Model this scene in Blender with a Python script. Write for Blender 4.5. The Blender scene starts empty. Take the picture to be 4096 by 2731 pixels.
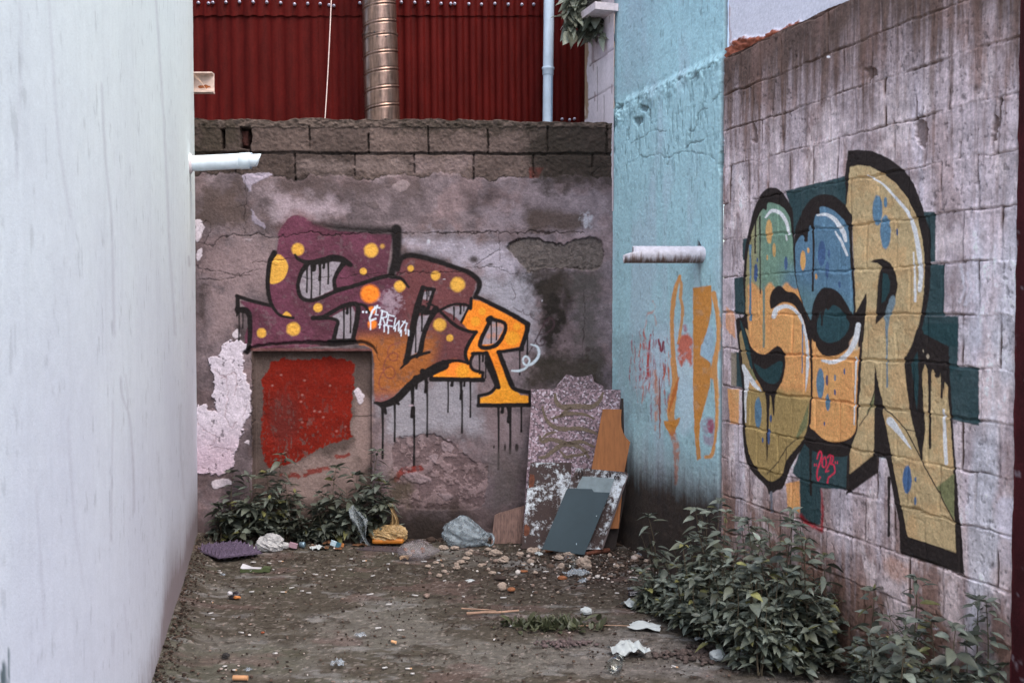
import bpy, math, random
import numpy as np
from mathutils import Vector, Matrix
PI = math.pi
random.seed(7)
scn = bpy.context.scene
COL = scn.collection

# ------------------------------------------------------------------ camera model (photo pixels 4096 x 2731)
F, CX, CY, H = 4276.0, 2048.0, 1365.5, 1.626
PITCH = math.atan((CY - 1235.0) / F)
SP, CP = math.sin(PITCH), math.cos(PITCH)
YB = 7.44                                   # face of the back wall
def ray(sx, sy):
    u, v = (sx - CX) / F, (CY - sy) / F
    return np.array((u, CP + v * SP, -SP + v * CP))
def proj(P):
    x, y, z = P[..., 0], P[..., 1], P[..., 2] - H
    d = y * CP - z * SP
    return CX + F * x / d, CY - F * (y * SP + z * CP) / d
CAM = np.array((0, 0, H))
def on_plane(sx, sy, p0, n):
    d = ray(sx, sy); t = np.dot(np.array(p0) - CAM, n) / np.dot(d, n)
    return CAM + d * t
def gz(y): return .022 * (lambda t: t * t * (3 - 2 * t))(np.clip((np.asarray(y, float) - 6.5) / .7, 0, 1))      # the dirt rises a little toward the end wall
def on_ground(sx, sy, z=0.0):
    p = on_plane(sx, sy, (0, 0, z), np.array((0, 0, 1.0)))
    for _ in range(4): p = on_plane(sx, sy, (0, 0, z + float(gz(min(p[1], 7.44)))), np.array((0, 0, 1.0)))
    return p
def on_y(sx, sy, y=YB):
    return on_plane(sx, sy, (0, y, 0), np.array((0, 1.0, 0)))
RS, LS = 0.311, 0.226
R_DIR = np.array((RS, -1.0, 0)) / math.hypot(RS, 1)      # along right wall toward camera
R_NRM = np.array((-1.0, -RS, 0)) / math.hypot(RS, 1)     # into the alley
R_0 = np.array((0.70, YB, 0))
L_DIR = np.array((LS, -1.0, 0)) / math.hypot(LS, 1)      # along left wall toward camera
L_NRM = np.array((1.0, LS, 0)) / math.hypot(LS, 1)
L_0 = np.array((-0.516 - LS * YB, YB, 0))
def on_right(sx, sy): return on_plane(sx, sy, R_0, R_NRM)
def on_left(sx, sy): return on_plane(sx, sy, L_0, L_NRM)

# ------------------------------------------------------------------ noise
def h2(ix, iy, s):
    n = (ix.astype(np.int64) * 374761393 + iy.astype(np.int64) * 668265263 + s * 974634777) & 0xFFFFFFFF
    n = ((n ^ (n >> 13)) * 1274126177) & 0xFFFFFFFF
    n = n ^ (n >> 16)
    return (n & 0xFFFFFF) / float(0xFFFFFF)
def vn(x, y, s=0):
    x = np.asarray(x, float); y = np.asarray(y, float)
    ix, iy = np.floor(x), np.floor(y); fx, fy = x - ix, y - iy
    fx = fx * fx * (3 - 2 * fx); fy = fy * fy * (3 - 2 * fy)
    a, b = h2(ix, iy, s), h2(ix + 1, iy, s); c, d = h2(ix, iy + 1, s), h2(ix + 1, iy + 1, s)
    return (a + (b - a) * fx) * (1 - fy) + (c + (d - c) * fx) * fy
def fbm(x, y, s=0, o=4, g=0.5):
    t = 0; a = 1; w = 0
    for i in range(o):
        t = t + a * vn(np.asarray(x) * 2 ** i + 17.3 * i, np.asarray(y) * 2 ** i - 9.1 * i, s + i * 31); w += a; a *= g
    return t / w
def ss(a, b, x):
    t = np.clip((x - a) / (b - a), 0, 1); return t * t * (3 - 2 * t)
def lin(c):
    c = np.array(c, float) / 255.0
    return np.where(c <= 0.04045, c / 12.92, ((c + 0.055) / 1.055) ** 2.4)

# ------------------------------------------------------------------ paths
def catmull(pts, closed=False, n=6):
    p = [np.array(q, float) for q in pts]; m = len(p); out = []
    rng = range(m) if closed else range(m - 1)
    for i in rng:
        a = p[(i - 1) % m] if closed or i > 0 else 2 * p[0] - p[1]
        b, c = p[i], p[(i + 1) % m]
        d = p[(i + 2) % m] if closed or i + 2 < m else 2 * p[-1] - p[-2]
        for k in range(n):
            t = k / n
            out.append(0.5 * ((2 * b) + (-a + c) * t + (2 * a - 5 * b + 4 * c - d) * t * t + (-a + 3 * b - 3 * c + d) * t ** 3))
    if not closed: out.append(p[-1])
    return np.array(out)
class Crop:                                   # coordinates read off an enlargement of the photo
    def __init__(s, x, y, k): s.x, s.y, s.k = x, y, k
    def __call__(s, *pts): return [(s.x + s.k * p[0], s.y + s.k * p[1]) for p in pts]
    def p(s, x, y): return (s.x + s.k * x, s.y + s.k * y)

class Canvas:
    """paint, dirt and relief on the vertices of a wall grid"""
    def __init__(s, P, k):
        s.P = P; s.sh = P.shape[:2]
        a, b = proj(P); s.px, s.py = a.ravel(), b.ravel()
        n = s.px.size; s.col = np.zeros((n, 3)); s.h = np.zeros(n); s.cls = np.zeros(n, int); s.k = k
        s.wx = (fbm(s.px / 14, s.py / 14, 91, 3) - .5); s.wy = (fbm(s.px / 14, s.py / 14, 92, 3) - .5)
    def sub(s, x0, x1, y0, y1, m):
        return np.nonzero((s.px > x0 - m) & (s.px < x1 + m) & (s.py > y0 - m) & (s.py < y1 + m))[0]
    def blend(s, idx, a, color, cls, h):
        if color is not None:
            c = color if isinstance(color, np.ndarray) and color.ndim == 2 else lin(color) * s.k
            s.col[idx] += (c - s.col[idx]) * a[:, None]
        if cls is not None: s.cls[idx[a > .5]] = cls
        if h: s.h[idx] += h * a
    def sdf(s, poly, rough, m):
        P = np.array(poly, float); x0, y0 = P.min(0); x1, y1 = P.max(0)
        idx = s.sub(x0, x1, y0, y1, m + rough)
        x = s.px[idx] + s.wx[idx] * rough * 2; y = s.py[idx] + s.wy[idx] * rough * 2
        d = np.full(idx.size, 1e9); ins = np.zeros(idx.size, bool)
        for i in range(len(P)):
            ax, ay = P[i]; bx, by = P[(i + 1) % len(P)]
            ex, ey = bx - ax, by - ay; L = ex * ex + ey * ey + 1e-9
            t = np.clip(((x - ax) * ex + (y - ay) * ey) / L, 0, 1)
            d = np.minimum(d, (x - ax - t * ex) ** 2 + (y - ay - t * ey) ** 2)
            if abs(ey) > 1e-9:
                c = (ay > y) != (by > y)
                ins ^= c & (x < ax + (y - ay) * ex / ey)
        d = np.sqrt(d); d[ins] *= -1
        return idx, d
    def fill(s, poly, color, soft=3.0, op=1.0, cls=None, rough=1.5, smooth=True, h=0, wear=0):
        if smooth: poly = catmull(poly, True, 5)
        idx, d = s.sdf(poly, rough, soft * 2)
        a = np.clip(.5 - d / soft, 0, 1) * op
        if wear: a = a * (1 - wear * ss(.52, .72, fbm(s.px[idx] / 22, s.py[idx] / 22, 77, 4)))
        s.blend(idx, a, color, cls, h); return idx, a
    def stroke(s, pts, w, color, soft=3.5, op=1.0, cls=None, rough=1.0, smooth=True, h=0, wear=0):
        P = catmull(pts, False, 5) if smooth and len(pts) > 2 else np.array(pts, float)
        W = np.interp(np.linspace(0, 1, len(P)), np.linspace(0, 1, len(w)), w) if hasattr(w, '__len__') else np.full(len(P), float(w))
        x0, y0 = P.min(0); x1, y1 = P.max(0)
        idx = s.sub(x0, x1, y0, y1, W.max() / 2 + soft * 2 + rough)
        x = s.px[idx] + s.wx[idx] * rough * 2; y = s.py[idx] + s.wy[idx] * rough * 2
        d = np.full(idx.size, 1e9)
        for i in range(len(P) - 1):
            ax, ay = P[i]; ex, ey = P[i + 1] - P[i]; L = ex * ex + ey * ey + 1e-9
            t = np.clip(((x - ax) * ex + (y - ay) * ey) / L, 0, 1)
            d = np.minimum(d, np.hypot(x - ax - t * ex, y - ay - t * ey) - (W[i] + (W[i + 1] - W[i]) * t) / 2)
        a = np.clip(.5 - d / soft, 0, 1) * op
        if wear: a = a * (1 - wear * ss(.45, .65, fbm(s.px[idx] / 18, s.py[idx] / 18, 78, 4)))
        s.blend(idx, a, color, cls, h)
    def dot(s, x, y, rx, ry, color, soft=.25, op=1.0, cls=None, h=0):
        idx = s.sub(x - rx, x + rx, y - ry, y + ry, max(rx, ry))
        d = np.hypot((s.px[idx] - x) / rx, (s.py[idx] - y) / ry) + s.wx[idx] * .15
        s.blend(idx, np.clip((1 - d) / soft + .5, 0, 1) * op, color, cls, h)
    def drip(s, x, y0, y1, w, color, cls=None, op=1.0):
        s.stroke([(x, y0), (x + w * .15, (y0 + y1) / 2), (x, y1)], [w * 1.5, w * 1.15, w * 1.05, w * 1.3], color, 2.6, op, cls, .5)
    def blot(s, poly, color, soft=60, op=.8, rough=40, cls=None, scale=40, seed=5, h=0):
        """an uneven stain with a noisy edge"""
        idx, d = s.sdf(poly, 0, soft * 2)
        n = fbm(s.px[idx] / scale, s.py[idx] / scale, seed, 5, .6) - .5
        a = np.clip(.5 - (d + n * rough * 3) / soft, 0, 1) * op
        s.blend(idx, a, color, cls, h)

# ------------------------------------------------------------------ mesh helpers
def np_mesh(name, V, Q, col=None, mat=None, parent=None, smooth=False):
    """V (n,3), Q (m,k) same-size faces"""
    V = np.ascontiguousarray(V, np.float32); Q = np.ascontiguousarray(Q, np.int32)
    me = bpy.data.meshes.new(name)
    me.vertices.add(len(V)); me.vertices.foreach_set('co', V.ravel())
    me.loops.add(Q.size); me.loops.foreach_set('vertex_index', Q.ravel())
    me.polygons.add(len(Q)); me.polygons.foreach_set('loop_start', np.arange(0, Q.size, Q.shape[1], dtype=np.int32))
    me.update(calc_edges=True)
    if smooth: me.polygons.foreach_set('use_smooth', np.ones(len(Q), bool))
    if col is not None:
        c = np.ones((len(V), 4), np.float32); c[:, :3] = col
        me.color_attributes.new('Col', 'FLOAT_COLOR', 'POINT').data.foreach_set('color', c.ravel())
    o = bpy.data.objects.new(name, me); COL.objects.link(o)
    if mat: me.materials.append(mat)
    if parent: o.parent = parent
    return o
def sub_mesh(name, V, Q, col, mat, parent):
    u, inv = np.unique(Q, return_inverse=True)
    return np_mesh(name, V[u], inv.reshape(Q.shape), col[u], mat, parent)
def grid_quads(n, m):
    i = np.arange(n * m).reshape(n, m)
    return np.stack((i[:-1, :-1], i[:-1, 1:], i[1:, 1:], i[1:, :-1]), -1).reshape(-1, 4)
def py_mesh(name, verts, faces, mat=None, parent=None, smooth=False, mats=None, fm=None):
    me = bpy.data.meshes.new(name); me.from_pydata([tuple(map(float, v)) for v in verts], [], faces); me.update()
    o = bpy.data.objects.new(name, me); COL.objects.link(o)
    for m in (mats or ([mat] if mat else [])): me.materials.append(m)
    if fm is not None: me.polygons.foreach_set('material_index', fm)
    if smooth: me.polygons.foreach_set('use_smooth', [True] * len(me.polygons))
    if parent: o.parent = parent
    return o
def tag(o, label, cat, group=None, kind=None):
    if label: o['label'] = label
    if cat: o['category'] = cat
    if group: o['group'] = group
    o['kind'] = kind or 'thing'
    return o
def thing(name, loc, label, cat, group=None):
    o = bpy.data.objects.new(name, None); COL.objects.link(o); o.location = loc; o.empty_display_size = .05
    return tag(o, label, cat, group)
def localize(o, root):
    """put a world-space mesh under a root Empty without moving it"""
    o.parent = root; o.data.transform(Matrix.Translation(-root.location)); return o
def components(mask):
    """connected pieces of a boolean face grid -> label array (0 = none)"""
    lab = np.zeros(mask.shape, int); par = [0]
    def find(a):
        while par[a] != a: par[a] = par[par[a]]; a = par[a]
        return a
    for r in range(mask.shape[0]):
        d = np.diff(np.concatenate(([0], mask[r].astype(int), [0]))); st, en = np.nonzero(d == 1)[0], np.nonzero(d == -1)[0]
        for a, b in zip(st, en):
            up = set(lab[r - 1, a:b]) - {0} if r else set()
            if up:
                up = [find(u) for u in up]; l = min(up)
                for u in up: par[u] = l
            else: l = len(par); par.append(l)
            lab[r, a:b] = l
    return np.array([find(i) for i in range(len(par))])[lab]
def split_parts(c, V, Q, fc, specs, mat, root, extraQ=None, extraV=None, extraC=None, base='masonry', minf=90):
    n, m = c.sh; fc = fc.copy()
    for cl, nm, lb in specs:
        if not (fc == cl).any(): continue
        lab = components((fc == cl).reshape(n - 1, m - 1)).ravel(); ids, cnt = np.unique(lab[lab > 0], return_counts=True); big = sorted(((k, i) for i, k in zip(ids, cnt)), reverse=True)
        if lb.startswith('='): big = big[:1]; lb = lb[1:]
        keep = np.zeros(len(fc), bool)
        for k, i in big:
            if k < minf: continue
            sel = lab == i; keep |= sel; o = sub_mesh(nm, V, Q[sel], c.col, mat, root); o['label'] = lb
        fc[(fc == cl) & ~keep] = 0
    VW, QW, CW = V, Q[fc == 0], c.col
    if extraQ is not None: VW, QW, CW = np.vstack((V, extraV)), np.vstack((QW, extraQ)), np.vstack((c.col, extraC))
    sub_mesh(base, VW, QW, CW, mat, root)
class MB:
    def __init__(s): s.v, s.f, s.m = [], [], []
    def add(s, V, Fs, m=0):
        b = len(s.v); s.v += [tuple(map(float, v)) for v in V]; s.f += [tuple(b + i for i in f) for f in Fs]; s.m += [m] * len(Fs); return s
    def box(s, c, d, m=0, R=None):
        V = [np.array((x * d[0] / 2, y * d[1] / 2, z * d[2] / 2)) for x in (-1, 1) for y in (-1, 1) for z in (-1, 1)]
        if R is not None: V = [np.array(R @ Vector(v)) for v in V]
        return s.add([v + np.array(c) for v in V], [(0, 1, 3, 2), (4, 6, 7, 5), (0, 4, 5, 1), (2, 3, 7, 6), (0, 2, 6, 4), (1, 5, 7, 3)], m)
    def tube(s, pts, rad, n=12, m=0, cap=True):
        P = [np.array(p, float) for p in pts]; R = rad if hasattr(rad, '__len__') else [rad] * len(P)
        V = []; up = np.array((0, 0, 1.0)); t0 = P[1] - P[0]
        if abs(np.dot(t0 / np.linalg.norm(t0), up)) > .9: up = np.array((1.0, 0, 0))
        for i, p in enumerate(P):
            t = P[min(i + 1, len(P) - 1)] - P[max(i - 1, 0)]; t = t / np.linalg.norm(t)
            a = np.cross(up, t); a /= np.linalg.norm(a); b = np.cross(t, a)
            V += [p + R[i] * (math.cos(2 * PI * k / n) * a + math.sin(2 * PI * k / n) * b) for k in range(n)]
        Fs = [(i * n + k, i * n + (k + 1) % n, (i + 1) * n + (k + 1) % n, (i + 1) * n + k) for i in range(len(P) - 1) for k in range(n)]
        if cap: Fs += [tuple(range(n - 1, -1, -1)), tuple((len(P) - 1) * n + k for k in range(n))]
        return s.add(V, Fs, m)
    def build(s, name, mats, parent=None, smooth=False):
        return py_mesh(name, s.v, s.f, None, parent, smooth, mats if isinstance(mats, (list, tuple)) else [mats], s.m)

# ------------------------------------------------------------------ materials
def new_mat(name):
    m = bpy.data.materials.new(name); m.use_nodes = True; nt = m.node_tree
    return m, nt, nt.nodes['Principled BSDF']
def nd(nt, t, **kw):
    n = nt.nodes.new(t)
    for k, v in kw.items():
        if k in n.inputs: n.inputs[k].default_value = v
        else: setattr(n, k, v)
    return n
def noise_mul(nt, src, scale, lo, hi, detail=4, coord='Object', vscale=None):
    """multiply a colour by noise in lo..hi; returns colour socket"""
    tc = nd(nt, 'ShaderNodeTexCoord'); out = tc.outputs[coord]
    if vscale:
        mp = nd(nt, 'ShaderNodeMapping'); mp.inputs['Scale'].default_value = vscale; nt.links.new(out, mp.inputs['Vector']); out = mp.outputs[0]
    n = nd(nt, 'ShaderNodeTexNoise', Scale=scale, Detail=detail, Roughness=.65); nt.links.new(out, n.inputs['Vector'])
    r = nd(nt, 'ShaderNodeMapRange'); r.inputs['From Min'].default_value = .3; r.inputs['From Max'].default_value = .7
    r.inputs['To Min'].default_value = lo; r.inputs['To Max'].default_value = hi; nt.links.new(n.outputs['Fac'], r.inputs['Value'])
    mx = nd(nt, 'ShaderNodeMix', data_type='RGBA', blend_type='MULTIPLY'); mx.inputs[0].default_value = 1
    nt.links.new(src, mx.inputs[6]); nt.links.new(r.outputs[0], mx.inputs[7])
    return mx.outputs[2], n
def bump(nt, bsdf, scale, strength, dist, detail=5, src=None):
    if src is None:
        tc = nd(nt, 'ShaderNodeTexCoord'); n = nd(nt, 'ShaderNodeTexNoise', Scale=scale, Detail=detail, Roughness=.65)
        nt.links.new(tc.outputs['Object'], n.inputs['Vector']); src = n.outputs['Fac']
    b = nd(nt, 'ShaderNodeBump', Strength=strength, Distance=dist)
    nt.links.new(src, b.inputs['Height']); nt.links.new(b.outputs[0], bsdf.inputs['Normal'])
def attr_mat(name, rough=.9, grain=(90, .72, 1.28), bmp=(70, .6, .006), spec=.2):
    m, nt, b = new_mat(name)
    a = nd(nt, 'ShaderNodeAttribute', attribute_name='Col')
    c, n = noise_mul(nt, a.outputs['Color'], *grain)
    nt.links.new(c, b.inputs['Base Color']); b.inputs['Roughness'].default_value = rough
    b.inputs['Specular IOR Level'].default_value = spec
    bump(nt, b, *bmp); return m
def flat_mat(name, rgb, rough=.6, k=1.2, var=(30, .8, 1.2), bmp=None, metal=0, spec=.4, vscale=None):
    m, nt, b = new_mat(name)
    r = nd(nt, 'ShaderNodeRGB'); r.outputs[0].default_value = (*(np.clip(lin(rgb) * k, 0, .9)), 1)
    c, n = noise_mul(nt, r.outputs[0], *var, vscale=vscale)
    nt.links.new(c, b.inputs['Base Color']); b.inputs['Roughness'].default_value = rough
    b.inputs['Metallic'].default_value = metal; b.inputs['Specular IOR Level'].default_value = spec
    if bmp: bump(nt, b, *bmp)
    return m
def film_mat(name, rgb, dens=.5, rough=.25, k=1.1, var=25):
    """thin creased plastic: part see-through, part milky and shiny"""
    m, nt, b = new_mat(name)
    b.inputs['Base Color'].default_value = (*np.clip(lin(rgb) * k, 0, .9), 1); b.inputs['Roughness'].default_value = rough
    tr = nd(nt, 'ShaderNodeBsdfTransparent'); tr.inputs[0].default_value = (.96, .97, .98, 1)
    tc = nd(nt, 'ShaderNodeTexCoord'); n = nd(nt, 'ShaderNodeTexNoise', Scale=var, Detail=5, Roughness=.6); nt.links.new(tc.outputs['Object'], n.inputs['Vector'])
    r = nd(nt, 'ShaderNodeMapRange'); r.inputs['From Min'].default_value = .3; r.inputs['From Max'].default_value = .72
    r.inputs['To Min'].default_value = max(0, dens - .3); r.inputs['To Max'].default_value = min(1, dens + .35); nt.links.new(n.outputs['Fac'], r.inputs['Value'])
    mx = nd(nt, 'ShaderNodeMixShader'); nt.links.new(r.outputs[0], mx.inputs[0]); nt.links.new(tr.outputs[0], mx.inputs[1]); nt.links.new(b.outputs[0], mx.inputs[2])
    nt.links.new(mx.outputs[0], nt.nodes['Material Output'].inputs['Surface'])
    bump(nt, b, 15, .9, .03, 6); return m
EXPOSURE = 1.58
# ================================================================== GROUND
def build_ground():
    def axis(a, b, st, far0, far1, k=10):
        lo = a - np.geomspace(.05, a - far0, k)[::-1]; hi = b + np.geomspace(.05, far1 - b, k); return np.concatenate((lo, np.arange(a, b, st), hi))
    xs = axis(-2.7, 2.3, .009, -70, 70); ys = axis(3.2, 7.62, .009, -70, 70)
    X, Y = np.meshgrid(xs, ys); x, y = X.ravel(), Y.ravel()
    n1 = fbm(x * 1.6, y * 2.2, 601, 5, .6); n2 = fbm(x * 7, y * 9, 602, 4, .6); n3 = fbm(x * 28, y * 34, 603, 4, .6); n4 = fbm(x * 70, y * 70, 604, 2)
    conc = ss(.48, .62, n1 + .18 * (n2 - .5) - .10 * ss(5.8, 7.0, y) + .10 * ss(5.9, 4.6, y))
    soil, cem, mos = lin((72, 66, 59)), lin((102, 98, 94)), lin((72, 72, 60)); k = np.array((.90, .91, .88))
    col = soil[None] * (1 - .8 * conc[:, None]) + .8 * conc[:, None] * cem
    ms = ss(.5, .66, fbm(x * 2.1, y * 2.6, 605, 4)) * ss(-.2, -1.4, x); col = col * (1 - .6 * ms[:, None]) + .6 * ms[:, None] * mos
    rl = ss(.35, .6, n1 + .2 * (n2 - .5)) * ss(.0, .7, x) * ss(5.7, 5.0, y); col = col * (1 - .6 * rl[:, None]) + .6 * rl[:, None] * lin((112, 104, 104))
    wet = np.exp(-(((x - .55) / .75) ** 2 + ((y - 6.55) / .5) ** 2)) * ss(.25, .55, n2 + .2); col = col * (1 - .75 * wet[:, None]) + .75 * wet[:, None] * lin((50, 38, 35))
    lt = ss(.62, .72, fbm(x * 5, y * 11, 606, 5, .6)); col = col * (1 - .55 * lt[:, None]) + .55 * lt[:, None] * lin((128, 126, 127))
    pk = ss(.64, .74, fbm(x * 3.3, y * 5, 607, 4)); col = col * (1 - .45 * pk[:, None]) + .45 * pk[:, None] * lin((98, 78, 76))
    dk = ss(.55, .66, fbm(x * 16, y * 22, 608, 5, .65)) * ss(.3, .6, fbm(x * 2.3, y * 3, 609, 3)); col = col * (1 - .7 * dk[:, None]) + .7 * dk[:, None] * lin((44, 36, 31))
    sp = ss(.70, .78, fbm(x * 60, y * 60, 610, 2)); col = col * (1 - .5 * sp[:, None]) + .5 * sp[:, None] * lin((150, 140, 136))
    col = col * k * (.7 + .6 * n3)[:, None] * (.8 + .4 * n4)[:, None]
    z = .016 * (n1 - .5) + .014 * (n2 - .5) + .010 * (n3 - .5) + .012 * dk * (n3) - .006 * conc
    dl = (x - (-.516 - LS * y)) / math.hypot(LS, 1); z = z + .05 * ss(.32, .0, dl) ** 2 * (y < 7.5)       # mortar fillet along the left wall
    inside = (x > -4) & (x < 4) & (y > 1) & (y < 8); z = np.where(inside, z + gz(np.minimum(y, 7.44)), 0) - .004
    V = np.stack((x, y, z), -1); o = np_mesh('ground', V, grid_quads(*X.shape), np.clip(col, .01, .7), attr_mat('dirt_and_old_concrete', .95, (140, .7, 1.3), (110, .9, .008)), None, False)
    tag(o, None, None, None, 'structure')
build_ground()
# ================================================================== BACK WALL
A = Crop(700, 700, 1000 / 2240.)
B = Crop(1400, 850, 1000 / 2240.)
C_ = Crop(700, 1300, 1000 / 2240.)
D = Crop(1500, 1450, 1000 / 2240.)
T1 = Crop(700, 0, 1000 / 2240.)
T2 = Crop(1600, 0, 1000 / 2240.)
kz = 1000 / 2240.
BLACK, PUR, PUR2 = (28, 24, 24), (82, 45, 57), (98, 57, 58)
YEL, ORG, ORD = (208, 156, 66), (232, 126, 40), (222, 148, 44)
KB = np.array((.97, .99, 1.02))
mat_back = attr_mat('weathered_masonry', .92, (80, .80, 1.2), (50, .55, .009))

def build_back_wall():
    st = .0046
    xs = np.arange(-2.30, .80, st); zs = np.arange(-.06, 3.0 + st, st)
    X, Z = np.meshgrid(xs, zs)
    top = 2.932 + .012 * (fbm(xs * 3, xs * 0, 3, 4) - .5) * 2 + .014 * (fbm(xs * 14, xs * 0, 4, 3) - .5) * 2 - .02 * (xs + 2.2) / 2.9
    Z = -.06 + (Z + .06) * ((top + .06) / 3.06)[None, :]
    P = np.stack((X, np.full_like(X, YB), Z), -1)
    c = Canvas(P, KB); x, y = c.px, c.py
    n1 = fbm(x / 120, y / 120, 11, 5, .6); n2 = fbm(x / 35, y / 35, 12, 4, .6); n3 = fbm(x / 9, y / 9, 13, 3); st_ = fbm(x / 22, y / 260, 14, 4, .6)
    # render coat
    base = lin((104, 91, 93)) * KB
    c.col[:] = base * (.12 + 1.75 * n1)[:, None] * (.60 + .80 * n2)[:, None] * (.85 + .3 * n3)[:, None]
    warm = ss(.45, .62, fbm(x / 90, y / 90, 15, 4))[:, None]
    c.col *= 1 + warm * (np.array((1.03, .96, .93)) - 1)
    gx = ss(1800, 2350, x)[:, None]; c.col *= 1 + gx * (np.array((.92, .97, 1.02)) - 1)
    c.h += .010 * n1 + .006 * n2 + .003 * n3
    c.blot(A((880, 150), (1400, 230), (1500, 330), (1250, 380), (900, 420)), (158, 142, 148), 60, .75, 40)
    c.blot(B((450, 250), (900, 200), (1400, 300), (1600, 560), (1200, 540), (600, 330)), (162, 154, 164), 70, .8, 45)
    c.blot(B((1180, 600), (1600, 560), (1620, 900), (1700, 1200), (1400, 1000), (1200, 760)), (156, 152, 160), 70, .8, 40, seed=6)
    c.blot(D((20, 330), (400, 160), (900, 170), (920, 380), (1000, 640), (560, 640), (150, 700)), (148, 144, 150), 70, .8, 40, seed=7)
    c.blot(D((950, 420), (1400, 420), (1370, 800), (1000, 800)), (126, 110, 112), 60, .6, 40, seed=8)
    c.blot(A((560, 560), (900, 600), (830, 1080), (560, 1060), (300, 960), (300, 700)), (136, 116, 116), 70, .7, 50, seed=205)
    c.blot(A((300, 980), (540, 1080), (560, 1400), (330, 1450)), (140, 120, 120), 60, .7, 40, seed=206)
    c.blot(A((380, 220), (520, 240), (560, 420), (400, 400)), (118, 100, 98), 50, .6, 40, seed=207)
    c.blot(B((1200, -20), (1560, -40), (1540, 160), (1180, 170)), (130, 118, 124), 60, .6, 40, seed=208)
    c.blot(D((20, 760), (200, 700), (180, 1000), (20, 1000)), (140, 122, 122), 40, .6, 30, seed=209)
    # vertical dark weathering
    c.blot(B((1560, 500), (1960, 520), (1950, 900), (1850, 1200), (1780, 1500), (1700, 900)), (32, 28, 24), 80, .97, 50, seed=9, scale=30)
    c.blot(B((1640, 470), (2240, 470), (2240, 700), (2000, 760), (1700, 720)), (54, 47, 42), 70, .7, 60, seed=219, scale=24)
    c.blot(B((1980, 560), (2240, 520), (2240, 1500), (2060, 1500), (2020, 900)), (72, 68, 66), 60, .75, 40, seed=19, scale=24)
    c.blot(B((1620, 1250), (2240, 1300), (2240, 1560), (1580, 1560)), (50, 45, 38), 60, .85, 40, seed=10, scale=25)
    c.blot(A((190, 60), (560, 80), (640, 500), (190, 420)), (76, 63, 58), 60, .75, 40, seed=11)
    c.blot(A((200, 960), (290, 980), (280, 1340), (220, 1330)), (62, 52, 50), 30, .7, 20, seed=12)
    c.blot(A((900, 30), (1500, 20), (2200, 30), (2200, 200), (1500, 170), (900, 160)), (74, 62, 60), 60, .7, 40, seed=31)
    c.blot(B((1560, -60), (2100, 10), (2080, 170), (1600, 170)), (66, 55, 50), 30, .85, 15, seed=13)
    c.blot(B((500, 190), (1300, 190), (1300, 260), (520, 250)), (82, 68, 66), 30, .5, 25, seed=33)
    # rough patch lost from the coat, right of the first letters
    i, a = c.fill(B((1410, 310), (1480, 250), (1640, 235), (1800, 265), (1920, 290), (2000, 250), (2240, 240), (2240, 500), (2000, 505), (1750, 495), (1600, 530), (1480, 400)), None, 4, 1, None, 7, h=-.016)
    nn = fbm(x[i] / 11, y[i] / 11, 41, 4, .7); cc = lin((84, 76, 72))[None] * KB * (.25 + 1.6 * nn)[:, None]
    c.blend(i, a * .9, cc, None, 0); c.h[i] += a * .014 * (nn - .5)
    # peeling coat over the lower right
    i, a = c.fill(D((190, 680), (300, 660), (430, 640), (520, 630), (640, 690), (740, 740), (860, 860), (960, 900), (1010, 920), (990, 1180), (900, 1300), (300, 1300), (120, 1180), (150, 960)), None, 4, 1, None, 9, h=-.009)
    nn = fbm(x[i] / 26, y[i] / 26, 43, 5, .6)
    pal = np.where((nn > .52)[:, None], lin((126, 106, 106)), lin((100, 82, 82))) * KB * (.8 + .5 * n2[i])[:, None]
    c.blend(i, a * .85, pal, None, 0); c.h[i] += a * (.004 * ss(.5, .54, nn) + .007 * (nn - .5))
    for poly in (((600, 700), (700, 740), (690, 800), (600, 780)), ((480, 840), (560, 820), (550, 900)), ((250, 980), (420, 1000), (500, 1060), (330, 1070)), ((560, 1160), (700, 1190), (640, 1230))):
        c.fill(D(*poly), (138, 120, 122), 4, .8, None, 8, h=.006)
    # two bare courses of blocks on top
    edge = 705 + 26 * (fbm(x / 70, y * 0, 21, 4) - .5) * 2 + 12 * (fbm(x / 18, y / 30, 22, 3) - .5) * 2
    m = y < edge; e2 = 612 + (x - 800) * .004
    bl = lin((80, 67, 62)) * KB
    bc = bl * (.35 + .75 * n1 + .55 * n2)[:, None] * (.8 + .4 * n3)[:, None]
    row = (y > e2).astype(int)
    offs = np.array((1236.5, 1180.0))[row]; bi = np.floor((x - offs) / 238.0)
    bc = bc * (.62 + .75 * h2(bi, row, 5))[:, None]
    c.col[m] = bc[m]; c.h[m] = (.010 * n2 + .012 * fbm(x / 12, y / 12, 23, 3))[m] - .006
    sh = ss(-14, 4, y - edge) * (y < edge + 6); c.h += .006 * ss(0, 10, y - edge) * (y > edge)
    jit = 11 * (fbm(x / 40, y / 40, 24, 4, .65) - .5)
    dj = np.minimum(abs(x + jit - offs - 238.0 * np.round((x - offs) / 238.0)), 999)
    dj = np.where((y > 505), dj, 99)
    a = (1 - ss(1.5, 5.5, dj)) * m * ss(.30, .5, fbm(x / 25, y / 25, 29, 3)); c.col *= (1 - .8 * a)[:, None]; c.h -= .022 * a
    db = abs(y + jit * 1.2 - e2); a = (1 - ss(2.5, 9, db)) * m * (.5 + .9 * n2); c.col *= (1 - np.clip(.7 * a, 0, 1))[:, None]; c.h -= .015 * a
    db = abs(y + jit - edge); a = (1 - ss(1.5, 6, db)) * (.3 + fbm(x / 60, y * 0, 25, 3)); c.col *= (1 - np.clip(.75 * a, 0, 1))[:, None]
    cap = y < 512 + 10 * (fbm(x / 30, y * 0, 26, 3) - .5)          # mortar cap
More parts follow.
